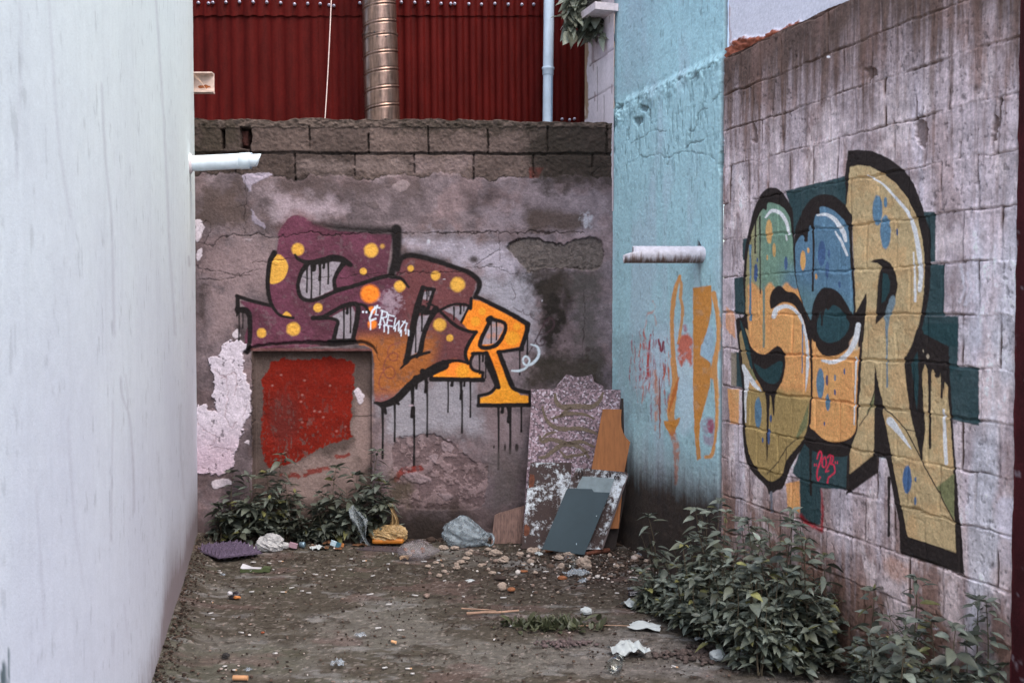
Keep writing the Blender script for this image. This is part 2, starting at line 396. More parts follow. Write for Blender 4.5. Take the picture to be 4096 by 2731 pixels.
    c.col[cap] = (lin((80, 68, 62)) * KB * (.25 + 1.5 * fbm(x / 16, y / 9, 27, 4, .6))[:, None])[cap]; c.h[cap] += (.02 * fbm(x / 16, y / 9, 27, 4) - .004)[cap]
    # moss and grime on the blocks, salts lower down
    c.blot(T1((190, 1080), (600, 1090), (560, 1360), (190, 1370)), (52, 45, 36), 50, .75, 40, seed=51)
    c.blot(T2((1150, 1180), (1560, 1150), (1600, 1400), (1180, 1480)), (50, 44, 38), 60, .75, 40, seed=52)
    c.blot(T2((1320, 1390), (1760, 1390), (1800, 1600), (1320, 1700)), (48, 40, 36), 60, .7, 40, seed=53)
    c.blot(T1((1080, 1420), (1600, 1440), (2100, 1450), (2100, 1540), (1080, 1540)), (120, 104, 100), 40, .55, 25, seed=54)
    c.blot(T2((130, 1440), (630, 1400), (630, 1540), (130, 1560)), (126, 108, 106), 40, .6, 25, seed=55)
    c.fill(T2((1155, 1500), (1290, 1500), (1240, 1600), (1160, 1600)), (92, 48, 42), 4, .9, None, 3, False)   # brick bit
    c.blot(T2((1180, 1130), (1940, 1130), (1940, 1640), (1300, 1640), (1160, 1400)), (40, 34, 29), 70, .75, 70, seed=56, scale=26)
    c.blot(T2((0, 1090), (700, 1090), (1200, 1120), (1200, 1190), (0, 1190)), (44, 38, 30), 30, .6, 40, seed=57, scale=20)
    for q in (((415, 1160), (445, 1150), (445, 1330), (425, 1340)), ((585, 1140), (680, 1150), (690, 1260), (660, 1340), (590, 1320))):
        c.fill(T1(*q), (36, 22, 20), 4, 1, None, 3, False, h=-.07)
    c.fill(T1((590, 1165), (650, 1165), (640, 1310), (595, 1300)), (62, 34, 30), 4, .8, None, 3, False, h=.04)
    # pale flakes of old paint
    for q, cc in ((A((610, 0), (870, -10), (760, 60), (700, 90), (685, 155), (650, 110)), (150, 140, 152)), (A((690, 305), (740, 390), (800, 440), (810, 490), (740, 440), (700, 405)), (138, 128, 140)),
                  (A((1950, 100), (2000, 60), (2100, 60), (2080, 130), (2000, 155)), (132, 116, 116)), (A((620, 580), (690, 570), (680, 600)), (150, 135, 138)), (A((1710, 250), (1800, 235), (1830, 290), (1760, 300)), (92, 80, 80))):
        c.fill(q, cc, 4, .85, None, 6, h=.003)
    # the blocked doorway (recess) under a lintel
    jx = 5 * (fbm(x * 0, y / 40, 28, 3) - .5)
    nich = (x > C_.p(694, 0)[0] + jx) & (x < C_.p(1768, 0)[0] + jx) & (y > C_.p(0, 232)[1])
    nf = ss(0, 10, x - C_.p(694, 0)[0]) * ss(0, 10, C_.p(1768, 0)[0] - x) * ss(0, 8, y - C_.p(0, 232)[1])
    c.h -= .055 * nf
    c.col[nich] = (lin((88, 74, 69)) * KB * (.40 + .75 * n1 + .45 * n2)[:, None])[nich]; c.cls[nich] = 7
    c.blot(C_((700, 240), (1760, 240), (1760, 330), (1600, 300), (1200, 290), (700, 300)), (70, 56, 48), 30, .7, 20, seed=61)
    c.blot(C_((1620, 640), (1760, 640), (1770, 1300), (1650, 1290), (1580, 900)), (142, 120, 114), 30, .8, 20, seed=62)
    c.blot(C_((1620, 380), (1760, 350), (1750, 600), (1650, 590)), (84, 70, 66), 30, .7, 20, seed=63)
    c.blot(C_((930, 1280), (1600, 1100), (1640, 1420), (1400, 1600), (800, 1560)), (138, 118, 112), 40, .8, 25, seed=64)
    for pl in ((1590, 815), (1700, 820), (1760, 810)),: c.stroke(C_(*pl), 4, (66, 54, 50), 3)
    # white limewash patch at the left
    WH = (222, 210, 220)
    fl = C_((410, 230), (470, 150), (560, 138), (700, 180), (640, 220), (612, 260), (620, 380), (642, 470), (690, 600), (690, 800), (640, 850), (590, 1000), (530, 1170), (520, 1260), (440, 1340), (330, 1330), (195, 1310), (195, 720), (290, 700), (300, 750), (390, 770), (345, 620), (372, 500), (330, 390), (315, 290), (400, 280))
    i, a = c.fill(fl, WH, 3.5, 1, 5, 13, False, h=.009)
    c.h[i] += .010 * np.exp(-((a - .55) / .3) ** 2) * fbm(x[i] / 25, y[i] / 25, 74, 3); chip = a * ss(.70, .75, fbm(x[i] / 14, y[i] / 20, 73, 4)); nn = fbm(x[i] / 30, y[i] / 30, 71, 5, .6); low = ss(1650, 1850, y[i])
    cc = lin(WH)[None] * KB * .78 * (.72 + .42 * nn)[:, None] * (1 + low[:, None] * (np.array((.92, .8, .83)) - 1))
    c.blend(i, a, cc, None, 0); c.blend(i, chip * .6 * ss(.45, .6, fbm(x[i] / 60, y[i] / 60, 75, 3)), lin((128, 106, 104)), None, -.006); c.h[i] += a * .006 * np.round(fbm(x[i] / 40, y[i] / 40, 72, 4) * 5) / 5
    for q in (C_((340, 1400), (480, 1375), (510, 1420), (420, 1440), (370, 1470)), A((185, 420), (240, 410), (265, 480), (240, 560), (200, 600), (185, 560)), A((200, 690), (240, 660), (240, 740), (205, 770)), A((520, 1440), (560, 1390), (590, 1440), (560, 1465)), A((860, 775), (930, 775), (920, 800), (870, 798)), C_((630, 1040), (665, 1030), (660, 1070)), C_((1600, 590), (1640, 570), (1690, 640), (1650, 720), (1610, 640))):
        c.fill(q, (200, 188, 194), 3.5, .9, 5 if q[0][0] < 1000 else None, 7, h=.005)
    for pl in (((370, 400), (420, 450), (470, 480), (480, 680)), ((215, 860), (260, 930), (380, 1000), (330, 1080)), ((340, 740), (390, 770), (410, 760)), ((300, 1110), (420, 1090), (540, 1130)), ((420, 480), (540, 420), (560, 520), (540, 620)), ((480, 680), (460, 820), (520, 920), (560, 860)), ((620, 820), (660, 700)), ((250, 1270), (290, 1290), (370, 1310))):
        c.stroke(C_(*pl), 3, (150, 128, 130), 3, .7, None, 8, h=-.004)
    # -------- graffiti, letter one
    S_out = A((930, 575), (930, 520), (985, 430), (1060, 365), (1150, 375), (1250, 435), (1400, 490), (1700, 520), (1940, 535), (1950, 560), (1905, 890), (1960, 930), (2060, 960), (2060, 1250), (1830, 1450), (1600, 1510), (690, 1540), (690, 1260), (640, 1190), (590, 1130), (700, 1140), (860, 1160), (845, 1050), (850, 850), (880, 760), (915, 690))
    wash = A((960, 450), (1040, 360), (1160, 340), (1260, 420), (1400, 480), (1100, 540), (950, 520)); c.fill(wash, PUR2, 45, .6, None, 8)
    def pcol(idx):
        xx, yy = x[idx], y[idx]; t = ss(.4, .62, fbm(xx / 80, yy / 80, 81, 4))[:, None]
        r = ss(1560, 1640, xx)[:, None]
        col = (lin(PUR) * (1 - t) + lin((96, 52, 68)) * t) * (1 - r) + r * lin(PUR2)
        lob = (ss(1300, 1380, yy) * ss(1400, 1450, xx) * (1 - ss(1690, 1760, xx + (yy - 1500) * .2)))[:, None]
        col = col * (1 - lob) + lob * lin((150, 88, 44))
        pk = (ss(1540, 1610, yy))[:, None] * (1 - ss(1660, 1780, xx))[:, None]
        col = col * (1 - pk) + pk * lin((128, 84, 84))
        return col * KB * (.85 + .3 * n2[idx])[:, None]
    def pfill(poly, cls, wear=.35):
        i, a = c.fill(poly, None, 5, .97, None, 3, True)
        a = a * (1 - wear * ss(.6, .75, fbm(x[i] / 18, y[i] / 18, 77, 4))); c.blend(i, a, pcol(i), cls, 0); c.h[i] -= .0 * a
    pfill(S_out, 1)
    C_out = B((440, 470), (470, 410), (560, 395), (700, 430), (900, 490), (1050, 520), (1130, 585), (1145, 640), (1112, 710), (1088, 790), (1070, 850), (1010, 980), (1060, 1060), (1130, 1062), (1108, 1095), (1052, 1200), (1042, 1290), (1060, 1350), (920, 1330), (780, 1370), (640, 1440)) + A((2060, 1884), (1960, 1984), (1870, 2034), (1790, 2014), (1785, 1650), (1740, 1540), (1640, 1500), (1760, 1250), (1800, 1100), (1960, 940))
    pfill(C_out, 2)
    c.blot(A((1860, 1060), (1960, 1030), (2020, 1150), (1950, 1250), (1850, 1180)), (150, 130, 140), 30, .8, 30, seed=83, scale=12)
    R_out = B((1100, 780), (1160, 790), (1330, 870), (1480, 950), (1578, 1010), (1560, 1090), (1520, 1200), (1420, 1222), (1330, 1245), (1394, 1394), (1454, 1574), (1524, 1628), (1596, 1640), (1600, 1706), (1160, 1706), (1165, 1660), (1274, 1624), (1314, 1564), (1304, 1494), (1244, 1344), (1210, 1258), (1110, 1265), (1080, 1330), (1095, 1405), (1178, 1450), (1178, 1488), (748, 1478), (748, 1428), (820, 1390), (850, 1340), (920, 1330), (1060, 1352), (1042, 1290), (1052, 1200), (1108, 1100), (1130, 1060), (1060, 1050), (1005, 990), (1040, 900), (1080, 860))
    i, a = c.fill(R_out, None, 4, 1, None, 2, False)
    t = (ss(1440, 1560, y[i]) * .8 + .3 * fbm(x[i] / 60, y[i] / 60, 84, 3))[:, None]
    c.blend(i, a, (lin(ORG) * (1 - t) + lin(ORD) * t) * KB * (.85 + .3 * n2[i])[:, None], 3, 0)
    c.dot(*B.p(930, 1400), 30, 32, (236, 128, 50), .8, .8)
    GREY = (140, 132, 138)
    holes = {1: (A((1175, 800), (1250, 770), (1400, 770), (1490, 780), (1450, 900), (1425, 1020), (1330, 1070), (1215, 1115), (1140, 1090), (1120, 1000), (1140, 900)), A((1410, 1265), (1500, 1220), (1590, 1180), (1615, 1230), (1605, 1340), (1580, 1470), (1435, 1460), (1462, 1330), (1440, 1290))),
             2: (B((660, 710), (745, 700), (712, 790), (650, 775)), B((610, 930), (715, 915), (650, 1080), (615, 1250), (545, 1280), (570, 1130)), B((840, 872), (920, 838), (1062, 845), (1000, 980), (920, 912))),
             3: (B((1262, 955), (1390, 1008), (1312, 1172), (1175, 1182)),)}
    for cl, hs in holes.items():
        for hp in hs: c.fill(hp, GREY, 4, .95, 0, 2, False, wear=.3)
    def bs(pts, w, cl, soft=3.5, op=1): c.stroke(pts, np.array(w) * kz if hasattr(w, '__len__') else w * kz, BLACK, soft, op, cl, 1.2)
    # yellow and orange spots
    for (q, r, cl) in (((1105, 667), 55, 1), ((1760, 678), 62, 1), ((1690, 865), 31, 1), ((1285, 1188), 40, 1), ((1065, 1380), 60, 1), ((780, 1415), 42, 1), ((2015, 997), 50, 2), ((2113, 837), 28, 2)):
        c.dot(*A.p(*q), r * kz, r * kz, YEL, .35, .97, cl)
    c.dot(*A.p(1860, 640), 20 * kz, 20 * kz, YEL, .9, .6)
    for q in (((768, 566), 42), ((965, 645), 64), ((805, 1005), 57), ((895, 1123), 31)): c.dot(*B.p(*q[0]), q[1] * kz, q[1] * kz, YEL, .35, .97, 2)
    for q in (((1185, 885), 32), ((1125, 975), 42), ((1495, 1020), 32), ((1455, 1125), 65), ((1010, 1420), 60)): c.dot(*B.p(*q[0]), q[1] * kz, q[1] * kz, ORD, .4, .9, 3)
    c.dot(*A.p(1750, 1065), 82 * kz, 80 * kz, ORG, .35, 1, 2)
    c.dot(*A.p(1765, 1210), 34 * kz, 34 * kz, ORG, .5, .9); c.dot(*A.p(1770, 1335), 40 * kz, 42 * kz, ORG, .5, .9)
    c.fill(A((870, 790), (900, 720), (950, 720), (1000, 770), (1018, 830), (1000, 900), (940, 960), (870, 975), (850, 920)), YEL, 4, .95, 1, 2)
    c.fill(A((965, 1270), (985, 1235), (1010, 1225), (1040, 1250), (1045, 1275)), YEL, 4, .95, 1, 2)
    # black outlines
    c.stroke(A((1240, 430), (1450, 468), (1700, 490), (1900, 500), (1990, 505)), np.array((20, 55, 60, 75, 90)) * kz, BLACK, 24, .93, 1, 2)
    bs(A((1985, 490), (1985, 700), (1940, 900)), (95, 75, 60), 1, 8)
    bs(A((2010, 560), (1995, 850)), (60, 25), 1, 14, .8)
    bs(A((1930, 900), (1800, 930), (1600, 995), (1440, 1025)), (40, 36, 34, 30), 1)
    bs(A((1440, 1025), (1430, 950), (1455, 880), (1520, 780)), (40, 38, 40, 50), 1)
    bs(A((1080, 715), (1110, 755), (1200, 785), (1320, 770), (1420, 745), (1500, 760), (1575, 805)), (20, 30, 45, 60, 65, 60, 45), 1)
    bs(A((1185, 800), (1130, 890), (1105, 1000), (1130, 1090), (1200, 1125), (1300, 1105), (1440, 1045), (1600, 1000)), (50, 36, 36, 38, 36, 36, 36, 30), 1)
    bs(A((895, 700), (855, 780), (835, 950), (845, 1080), (880, 1180), (950, 1258), (1065, 1280)), (55, 45, 40, 38, 32, 26, 24), 1)
    bs(A((560, 1085), (700, 1130), (870, 1172)), (36, 34, 32), 1); bs(A((567, 1090), (567, 1225)), (38, 42), 1)
    bs(A((565, 1205), (640, 1215), (670, 1260), (676, 1350), (672, 1500), (650, 1590)), (50, 60, 48, 46, 42, 30), 1)
    bs(A((1240, 1280), (1330, 1272), (1430, 1215), (1530, 1165), (1620, 1155), (1645, 1200), (1632, 1300), (1612, 1400), (1595, 1500)), (40, 40, 36, 36, 45, 48, 46, 44, 40), 1)
    bs(A((1300, 1285), (1400, 1285), (1462, 1312), (1450, 1370), (1420, 1500)), (30, 30, 34, 36, 45), 1)
    bs(A((1620, 1150), (1700, 1170), (1745, 1232)), (20, 28, 22), 1)
    bs(A((1390, 1500), (1600, 1490)), 60, 1)
    c.stroke(A((640, 1590), (720, 1540), (900, 1515), (1200, 1500), (1400, 1515), (1650, 1500), (1760, 1530), (1812, 1600)), np.array((40, 30, 22, 34, 50, 30, 26, 10)) * kz, (30, 24, 24), 7, .9, None, 4, h=-.012)
    c.stroke(A((690, 1562), (1755, 1566)), 26 * kz, (96, 58, 56), 5, .8, None, 3)
    bs(A((1940, 910), (2030, 930), (2095, 1005)), (40, 30, 22), 2)
    c.stroke(A((2000, 780), (2060, 715), (2200, 715), (2400, 770)), np.array((40, 70, 70, 40)) * kz, BLACK, 26, .75, 2, 2)
    bs(A((2000, 850), (2010, 790), (2045, 738), (2130, 722), (2300, 760), (2500, 825), (2630, 872), (2712, 935), (2727, 1000), (2688, 1095)), (40, 44, 46, 46, 46, 44, 46, 50, 48, 34), 2, 5)
    bs(B((655, 670), (605, 850), (562, 1050), (512, 1310), (490, 1345)), (40, 65, 60, 55, 30), 2)
    bs(B((650, 672), (755, 692)), 34, 2); bs(B((755, 690), (700, 860)), (30, 34), 2)
    bs(B((655, 870), (700, 892), (790, 885)), (80, 50, 30), 2); bs(B((690, 815), (720, 820), (762, 838)), (18, 24, 16), 2)
    bs(B((770, 865), (705, 985), (660, 1100), (632, 1240), (600, 1290)), (60, 44, 44, 50, 30), 2)
    bs(B((500, 1330), (560, 1292), (712, 1250)), (50, 34, 26), 2); bs(B((458, 1392), (520, 1330)), (18, 30), 2)
    bs(B((760, 885), (820, 868), (900, 830), (1000, 820), (1072, 836)), 24, 2)
    bs(B((810, 885), (930, 1000), (1050, 1060), (1135, 1070)), (26, 34, 32, 26), 2); bs(B((1062, 850), (1000, 982)), 24, 2)
    bs(B((1130, 1070), (1062, 1180), (1035, 1260), (1057, 1348)), 34, 2)
    bs(B((1060, 1345), (930, 1325), (800, 1370), (700, 1425)), (24, 30, 70, 70), 2)
    bs(D((620, 20), (450, 110), (330, 190), (200, 320), (90, 372), (0, 355)), (90, 70, 70, 70, 60, 24), 2, 4)
    for q in (((70, 380), (100, 450)), ((180, 340), (215, 370)), ((370, 140), (372, 230)), ((430, 80), (470, 180))): bs(D(*q), (60, 24), 2)
    # letter three
    bs(B((1140, 758), (1330, 850), (1480, 930), (1592, 1000)), (36, 44, 44, 50), 3); bs(B((1592, 1000), (1580, 1080), (1530, 1225)), (50, 46, 40), 3)
    bs(B((1532, 1218), (1325, 1250)), 32, 3); bs(B((1335, 1250), (1400, 1420), (1454, 1550)), 45, 3)
    bs(D((1150, 0), (1212, 180), (1262, 240), (1392, 266)), (45, 42, 40, 34), 3); bs(D((1390, 262), (1390, 378)), 34, 3); bs(D((1395, 378), (928, 382)), 38, 3)
    bs(D((930, 384), (930, 295)), 30, 3); bs(D((930, 295), (1030, 268), (1082, 210), (1062, 140), (1000, 0)), (28, 30, 34, 40, 40), 3)
    bs(B((1095, 1262), (1222, 1256)), 30, 3); bs(B((1222, 1258), (1290, 1430), (1330, 1560)), 45, 3)
    bs(B((1110, 1260), (1080, 1340), (1102, 1405), (1192, 1432)), 30, 3); bs(B((1190, 1430), (1186, 1497)), 26, 3); bs(B((1192, 1497), (728, 1490)), 42, 3)
    bs(B((730, 1490), (735, 1420), (790, 1400), (842, 1350)), (30, 28, 34, 60), 3)
    bs(B((1262, 950), (1395, 1008), (1318, 1180), (1165, 1190), (1262, 950)), (40, 34, 40, 40, 40), 3); bs(B((1088, 770), (1080, 862)), 32, 3)
    bs(B((1245, 960), (1260, 950)), 60, 3)
    for (cr, X0, y0, y1, w, cl) in ([(D, *q, 2) for q in ((70, 400, 850, 18), (178, 360, 700, 16), (335, 190, 480, 28), (350, 400, 920, 17), (455, 100, 260, 24), (468, 200, 660, 14), (655, 150, 440, 12), (770, 150, 320, 22), (780, 250, 625, 15), (855, 150, 485, 13))] +
                                [(D, *q, 3) for q in ((1106, 390, 950, 15), (1200, 390, 520, 34), (1210, 450, 805, 18), (1310, 380, 615, 14), (1140, 380, 440, 26), (690, 150, 200, 26), (800, 150, 205, 18))] +
                                [(A, *q, 1) for q in ((1185, 800, 1050, 14), (1225, 790, 1110, 14), (1300, 790, 940, 22), (1302, 900, 1070, 12), (1375, 780, 975, 14), (1245, 790, 845, 36), (1335, 790, 830, 22), (1515, 1190, 1470, 14), (1575, 1170, 1410, 13), (1545, 1170, 1235, 24), (578, 1200, 1480, 12), (612, 1220, 1370, 10), (560, 1210, 1260, 14))] +
                                [(B, *q, 2) for q in ((590, 940, 1250, 12), (645, 910, 1060, 14), (690, 700, 790, 11), (707, 700, 750, 9), (932, 850, 960, 13), (990, 830, 905, 16), (1020, 830, 880, 9))] +
                                [(B, *q, 3) for q in ((1265, 970, 1170, 10), (1312, 970, 1140, 11), (1160, 1270, 1440, 14), (1190, 1270, 1330, 16), (1215, 1300, 1480, 11), (1588, 1050, 1270, 14), (1520, 1220, 1450, 13), (1545, 1180, 1230, 22))]):
        p = cr.p(X0, y0); c.drip(p[0], p[1], cr.p(0, y1)[1], w * kz, BLACK, cl)
    # white tag: CREW
    WT = (206, 214, 224)
    for pl, w in ((((1815, 1172), (1772, 1215), (1748, 1280), (1752, 1306), (1800, 1286)), 17), (((1790, 1178), (1838, 1190)), 12), (((1808, 1190), (1800, 1252)), 10), (((1796, 1250), (1822, 1254)), 9),
                  (((1862, 1215), (1836, 1340)), 14), (((1850, 1212), (1905, 1232), (1896, 1272), (1852, 1280)), 11), (((1862, 1280), (1888, 1345)), 11),
                  (((1916, 1248), (1898, 1346)), 12), (((1910, 1250), (1968, 1266)), 10), (((1906, 1298), (1946, 1306)), 9), (((1896, 1344), (1948, 1356)), 10),
                  (((1978, 1282), (1962, 1376), (2010, 1306), (2004, 1396), (2064, 1306)), 11), (((2078, 1336), (2062, 1392)), 10), (((2040, 1310), (2084, 1330)), 9), (((2090, 1385), (2092, 1425)), 8), (((1824, 1338), (1850, 1340)), 9)):
        c.stroke(A(*pl), w * kz, WT, 2.6, .95, 6, .6, False)
    for q in ((1688, 1226), (1718, 1228)): c.dot(*A.p(*q), 9 * kz, 10 * kz, WT, .6, 1, 6)
    for q in ((1754, 1300, 1382), (1836, 1335, 1368), (1876, 1345, 1402), (1912, 1355, 1416), (1975, 1370, 1396), (2018, 1390, 1412), (2028, 1390, 1440), (2070, 1380, 1422), (2095, 1395, 1436)): c.drip(A.p(q[0], 0)[0], A.p(0, q[1])[1], A.p(0, q[2])[1], 9 * kz, WT, 6)
    # scribbles
    SC = (112, 56, 58)
    c.stroke(C_((2015, 155), (1930, 185), (1908, 250), (1930, 310), (1985, 310), (1995, 262), (1950, 250), (1900, 290), (1870, 380), (1890, 460), (1950, 475), (1975, 420), (1935, 370), (1880, 400), (1835, 480), (1840, 560), (1900, 580)), 9 * kz, SC, 4, .75, 2)
    SD = (58, 42, 46)
    c.stroke(B((1600, 1260), (1660, 1150), (1720, 1030), (1760, 960), (1800, 945), (1828, 985), (1815, 1035), (1760, 1075), (1690, 1095)), np.array((8, 12, 14, 16, 18, 20, 18, 14, 10)) * kz, SD, 4, .8)
    c.stroke(B((1760, 1010), (1785, 1000), (1780, 970), (1740, 975), (1735, 1020)), 12 * kz, SD, 4, .7)
    c.stroke(B((1660, 1140), (1690, 1188), (1735, 1180), (1742, 1140), (1715, 1130), (1705, 1155)), 14 * kz, SD, 4, .8)
    c.stroke(B((1460, 848), (1530, 890), (1552, 870), (1560, 905), (1600, 920), (1615, 905), (1625, 940), (1690, 970)), 8 * kz, SD, 4, .7)
    c.stroke(B((1620, 1178), (1680, 1205), (1690, 1280), (1640, 1345), (1575, 1365), (1548, 1320), (1575, 1285), (1608, 1320), (1580, 1385), (1520, 1415), (1450, 1415)), np.array((10, 20, 24, 26, 20, 16, 16, 16, 18, 22, 14)) * kz, (190, 202, 210), 4, .9, 6)
    # red house-paint square
    RD = (112, 25, 13)
    rp = C_((840, 335), (960, 300), (1150, 315), (1380, 290), (1520, 300), (1600, 350), (1588, 450), (1602, 540), (1580, 600), (1572, 760), (1590, 800), (1560, 920), (1590, 1010), (1420, 1060), (1300, 1100), (1180, 1180), (1050, 1240), (880, 1290), (830, 1290), (790, 1200), (752, 1080), (762, 900), (785, 700), (762, 500), (820, 420))
    i, a = c.fill(rp, None, 4, 1, None, 9, False)
    nn = fbm(x[i] / 70, y[i] / 50, 95, 4); a = a * (1 - .75 * ss(.58, .72, fbm(x[i] / 9, y[i] / 16, 96, 4)) * ss(1380, 1900, y[i]))
    dk = (ss(0, 60, 90 - np.hypot((x[i] - 1130), (y[i] - 1680) * .6)))[:, None]
    c.blend(i, a, (lin(RD) * (1 - .45 * dk) + .45 * dk * lin((70, 42, 40))) * KB * (.75 + .5 * nn)[:, None], 4, 0)
    c.stroke(C_((930, 1355), (1100, 1345), (1250, 1312), (1375, 1290)), np.array((40, 60, 55, 30)) * kz, RD, 6, .8, 4, 6, wear=.9)
    c.stroke(C_((1440, 1185), (1500, 1185), (1555, 1160)), 34 * kz, RD, 5, .8, 4, 6, wear=.5)
    c.stroke(D((180, 1060), (230, 985), (330, 952), (412, 944)), np.array((30, 60, 60, 46)) * kz, (112, 36, 28), 6, .85, 4, 7, wear=.6)
    for q in ((860, 545), (1130, 630), (1380, 545), (1120, 690), (1240, 775), (1440, 955), (1290, 780), (1130, 875), (940, 450), (1320, 830), (1150, 500), (1520, 915)): c.dot(*C_.p(*q), 5, 4, (150, 100, 92), .9, .8)
    # grime along the foot of the wall, with moss
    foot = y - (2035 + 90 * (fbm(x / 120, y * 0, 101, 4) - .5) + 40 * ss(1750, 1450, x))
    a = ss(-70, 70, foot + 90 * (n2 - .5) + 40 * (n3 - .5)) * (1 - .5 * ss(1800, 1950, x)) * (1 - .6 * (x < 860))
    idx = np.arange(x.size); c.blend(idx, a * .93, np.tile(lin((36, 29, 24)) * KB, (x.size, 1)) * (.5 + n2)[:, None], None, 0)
    c.blot(D((150, 1020), (330, 1080), (300, 1300), (80, 1300)), (70, 62, 46), 50, .7, 40, seed=103)
    c.blot(D((1020, 800), (1330, 800), (1300, 1240), (1060, 1300)), (84, 76, 74), 60, .65, 40, seed=104)
    # cracks
    CK = (40, 31, 29)
    for cr, pl, w in ((A, ((190, 600), (320, 640), (400, 570), (480, 542), (640, 540), (800, 535), (870, 575), (930, 560), (1050, 540), (1180, 520), (1300, 525), (1420, 545), (1700, 520), (1870, 520), (2240, 522)), 5), (B, ((660, 190), (760, 180), (900, 190), (1100, 185), (1300, 182), (1500, 182), (1620, 175), (1800, 182), (1900, 180), (2080, 178)), 6),
                      (A, ((620, 20), (640, 130), (648, 200), (640, 260), (625, 350), (625, 520)), 3.5), (A, ((190, 790), (230, 845), (330, 850), (400, 870), (560, 895), (650, 880), (760, 845)), 4), (A, ((185, 945), (330, 935), (430, 945), (560, 910), (700, 905)), 3), (A, ((700, 790), (800, 780), (960, 760), (1100, 750)), 3),
                      (A, ((1440, 930), (1540, 925), (1600, 895), (1900, 885)), 3), (B, ((40, 570), (300, 575), (430, 560), (520, 535), (750, 545), (960, 530), (1010, 510), (1080, 495), (1250, 490), (1370, 510), (1430, 560), (1560, 540)), 3.5), (B, ((1110, 485), (1200, 420), (1340, 330)), 3), (B, ((1560, 540), (1700, 515), (1900, 505), (2240, 492)), 5), (B, ((1440, 300), (1500, 250), (1640, 235), (1760, 260), (1900, 295)), 4),
                      (B, ((2065, 30), (2082, 180)), 4), (B, ((1335, 190), (1340, 300), (1345, 440)), 2.5), (B, ((1430, 620), (1480, 720), (1460, 800)), 2.5), (B, ((2090, 700), (2100, 900), (2080, 1290)), 3), (A, ((810, 490), (850, 540)), 3), (A, ((560, 300), (640, 260)), 2.5), (A, ((240, 430), (310, 430), (320, 510), (250, 640)), 3),
                      (A, ((240, 850), (255, 935)), 3), (A, ((370, 855), (360, 930)), 2.5), (A, ((1120, 915), (1240, 935), (1400, 900)), 2), (C_, ((690, 240), (700, 600), (692, 1200)), 5), (C_, ((1800, 160), (1815, 260), (1840, 330)), 3), (T2, ((1150, 1380), (1155, 1568)), 4), (T2, ((1300, 1390), (1310, 1560)), 4), (T2, ((1800, 1400), (1800, 1490), (1740, 1550)), 4)):
        c.stroke(cr(*pl), [w * .4, w * .9, w * .5, w, w * .35], CK, 3, .8, None, 11 if w > 3 else 8, h=-.008)
    c.blot(B((2090, 0), (2160, 40), (2150, 130), (2095, 120)), (160, 160, 168), 20, .7, 20, seed=105, scale=12)
    for q in ((705, 262, 14, 18), (1030, 315, 5, 7), (845, 598, 12, 4), (1720, 790, 5, 8)): c.dot(*B.p(*q[:2]), q[2] * kz, q[3] * kz, (190, 190, 198), .8, .85)
    for q in ((1110, 420, 40, 30), (1260, 465, 22, 10), (2130, 1225, 25, 22), (2020, 1160, 8, 8), (1925, 1150, 8, 8), (2100, 1330, 50, 14)): c.dot(*B.p(*q[:2]), q[2] * kz, q[3] * kz, (52, 44, 42), .8, .85)
    for q in ((1165, 760, 8, 30), (1270, 760, 16, 34), (1065, 755, 8, 14)): c.dot(*D.p(*q[:2]), q[2] * kz, q[3] * kz, (40, 34, 32), .6, .9, h=-.006)
    for q in ((325, 380, 22, 9), (660, 690, 14, 8)): c.dot(*D.p(*q[:2]), q[2] * kz, q[3] * kz, (170, 150, 156), .6, .9)
    # finish: relief, split into parts
    c.col = np.clip(c.col, .004, .85)
    P = P.copy(); P[..., 1] -= c.h.reshape(c.sh)
    n, m = c.sh; V = P.reshape(-1, 3); Q = grid_quads(n, m); fc = c.cls[Q[:, 0]]
    root = thing('concrete_block_wall', (-.75, YB, 0), 'crumbling rendered block wall across the end of the alley with purple and orange graffiti', 'wall')
    off = np.array(root.location); V = V - off
    # rim that gives the wall its thickness
    topi = np.arange(m) + (n - 1) * m; rim = V[topi] + np.array((0, .2, 0)); back = rim * np.array((1, 1, 0)) + np.array((0, 0, -.06))
    VW = np.vstack((V, rim, back)); k0 = n * m
    j = np.arange(m - 1); qt = np.stack((topi[:-1], topi[1:], k0 + j + 1, k0 + j), -1); qb = np.stack((k0 + j, k0 + j + 1, k0 + m + j + 1, k0 + m + j), -1)
    CW = np.vstack((c.col, np.tile(lin((90, 78, 72)), (2 * m, 1))))
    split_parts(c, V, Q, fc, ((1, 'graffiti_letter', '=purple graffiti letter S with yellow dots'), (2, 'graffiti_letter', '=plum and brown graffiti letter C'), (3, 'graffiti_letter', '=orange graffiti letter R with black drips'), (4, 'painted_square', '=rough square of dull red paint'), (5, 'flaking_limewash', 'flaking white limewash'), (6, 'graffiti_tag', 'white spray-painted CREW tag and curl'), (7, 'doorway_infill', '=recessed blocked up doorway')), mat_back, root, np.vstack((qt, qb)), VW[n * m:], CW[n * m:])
build_back_wall()
# ================================================================== RIGHT-HAND WALLS
E = Crop(2850, 550, 1100 / 2156.)
G = Crop(2850, 1300, 1100 / 1675.)
I = Crop(2400, 700, 700 / 1372.)
J = Crop(2400, 1400, 700 / 1220.)
T3 = Crop(2200, 0, 1000 / 2240.)
T4 = Crop(3000, 0, 1096 / 2352.)
Z8 = Crop(3200, 2000, 896 / 1922.)
KR = np.array((1.34, 1.26, 1.22))
mat_mural = attr_mat('painted_blockwork', .88, (95, .76, 1.22), (70, .36, .007))
mat_blue = attr_mat('blue_limewash', .85, (60, .86, 1.12), (70, .5, .006))
def s_of(p): return float(np.dot(np.array(p) - R_0, R_DIR))
S_JOINT = s_of(on_right(2893, 1235)); S_END = s_of(on_right(4072, 1235))

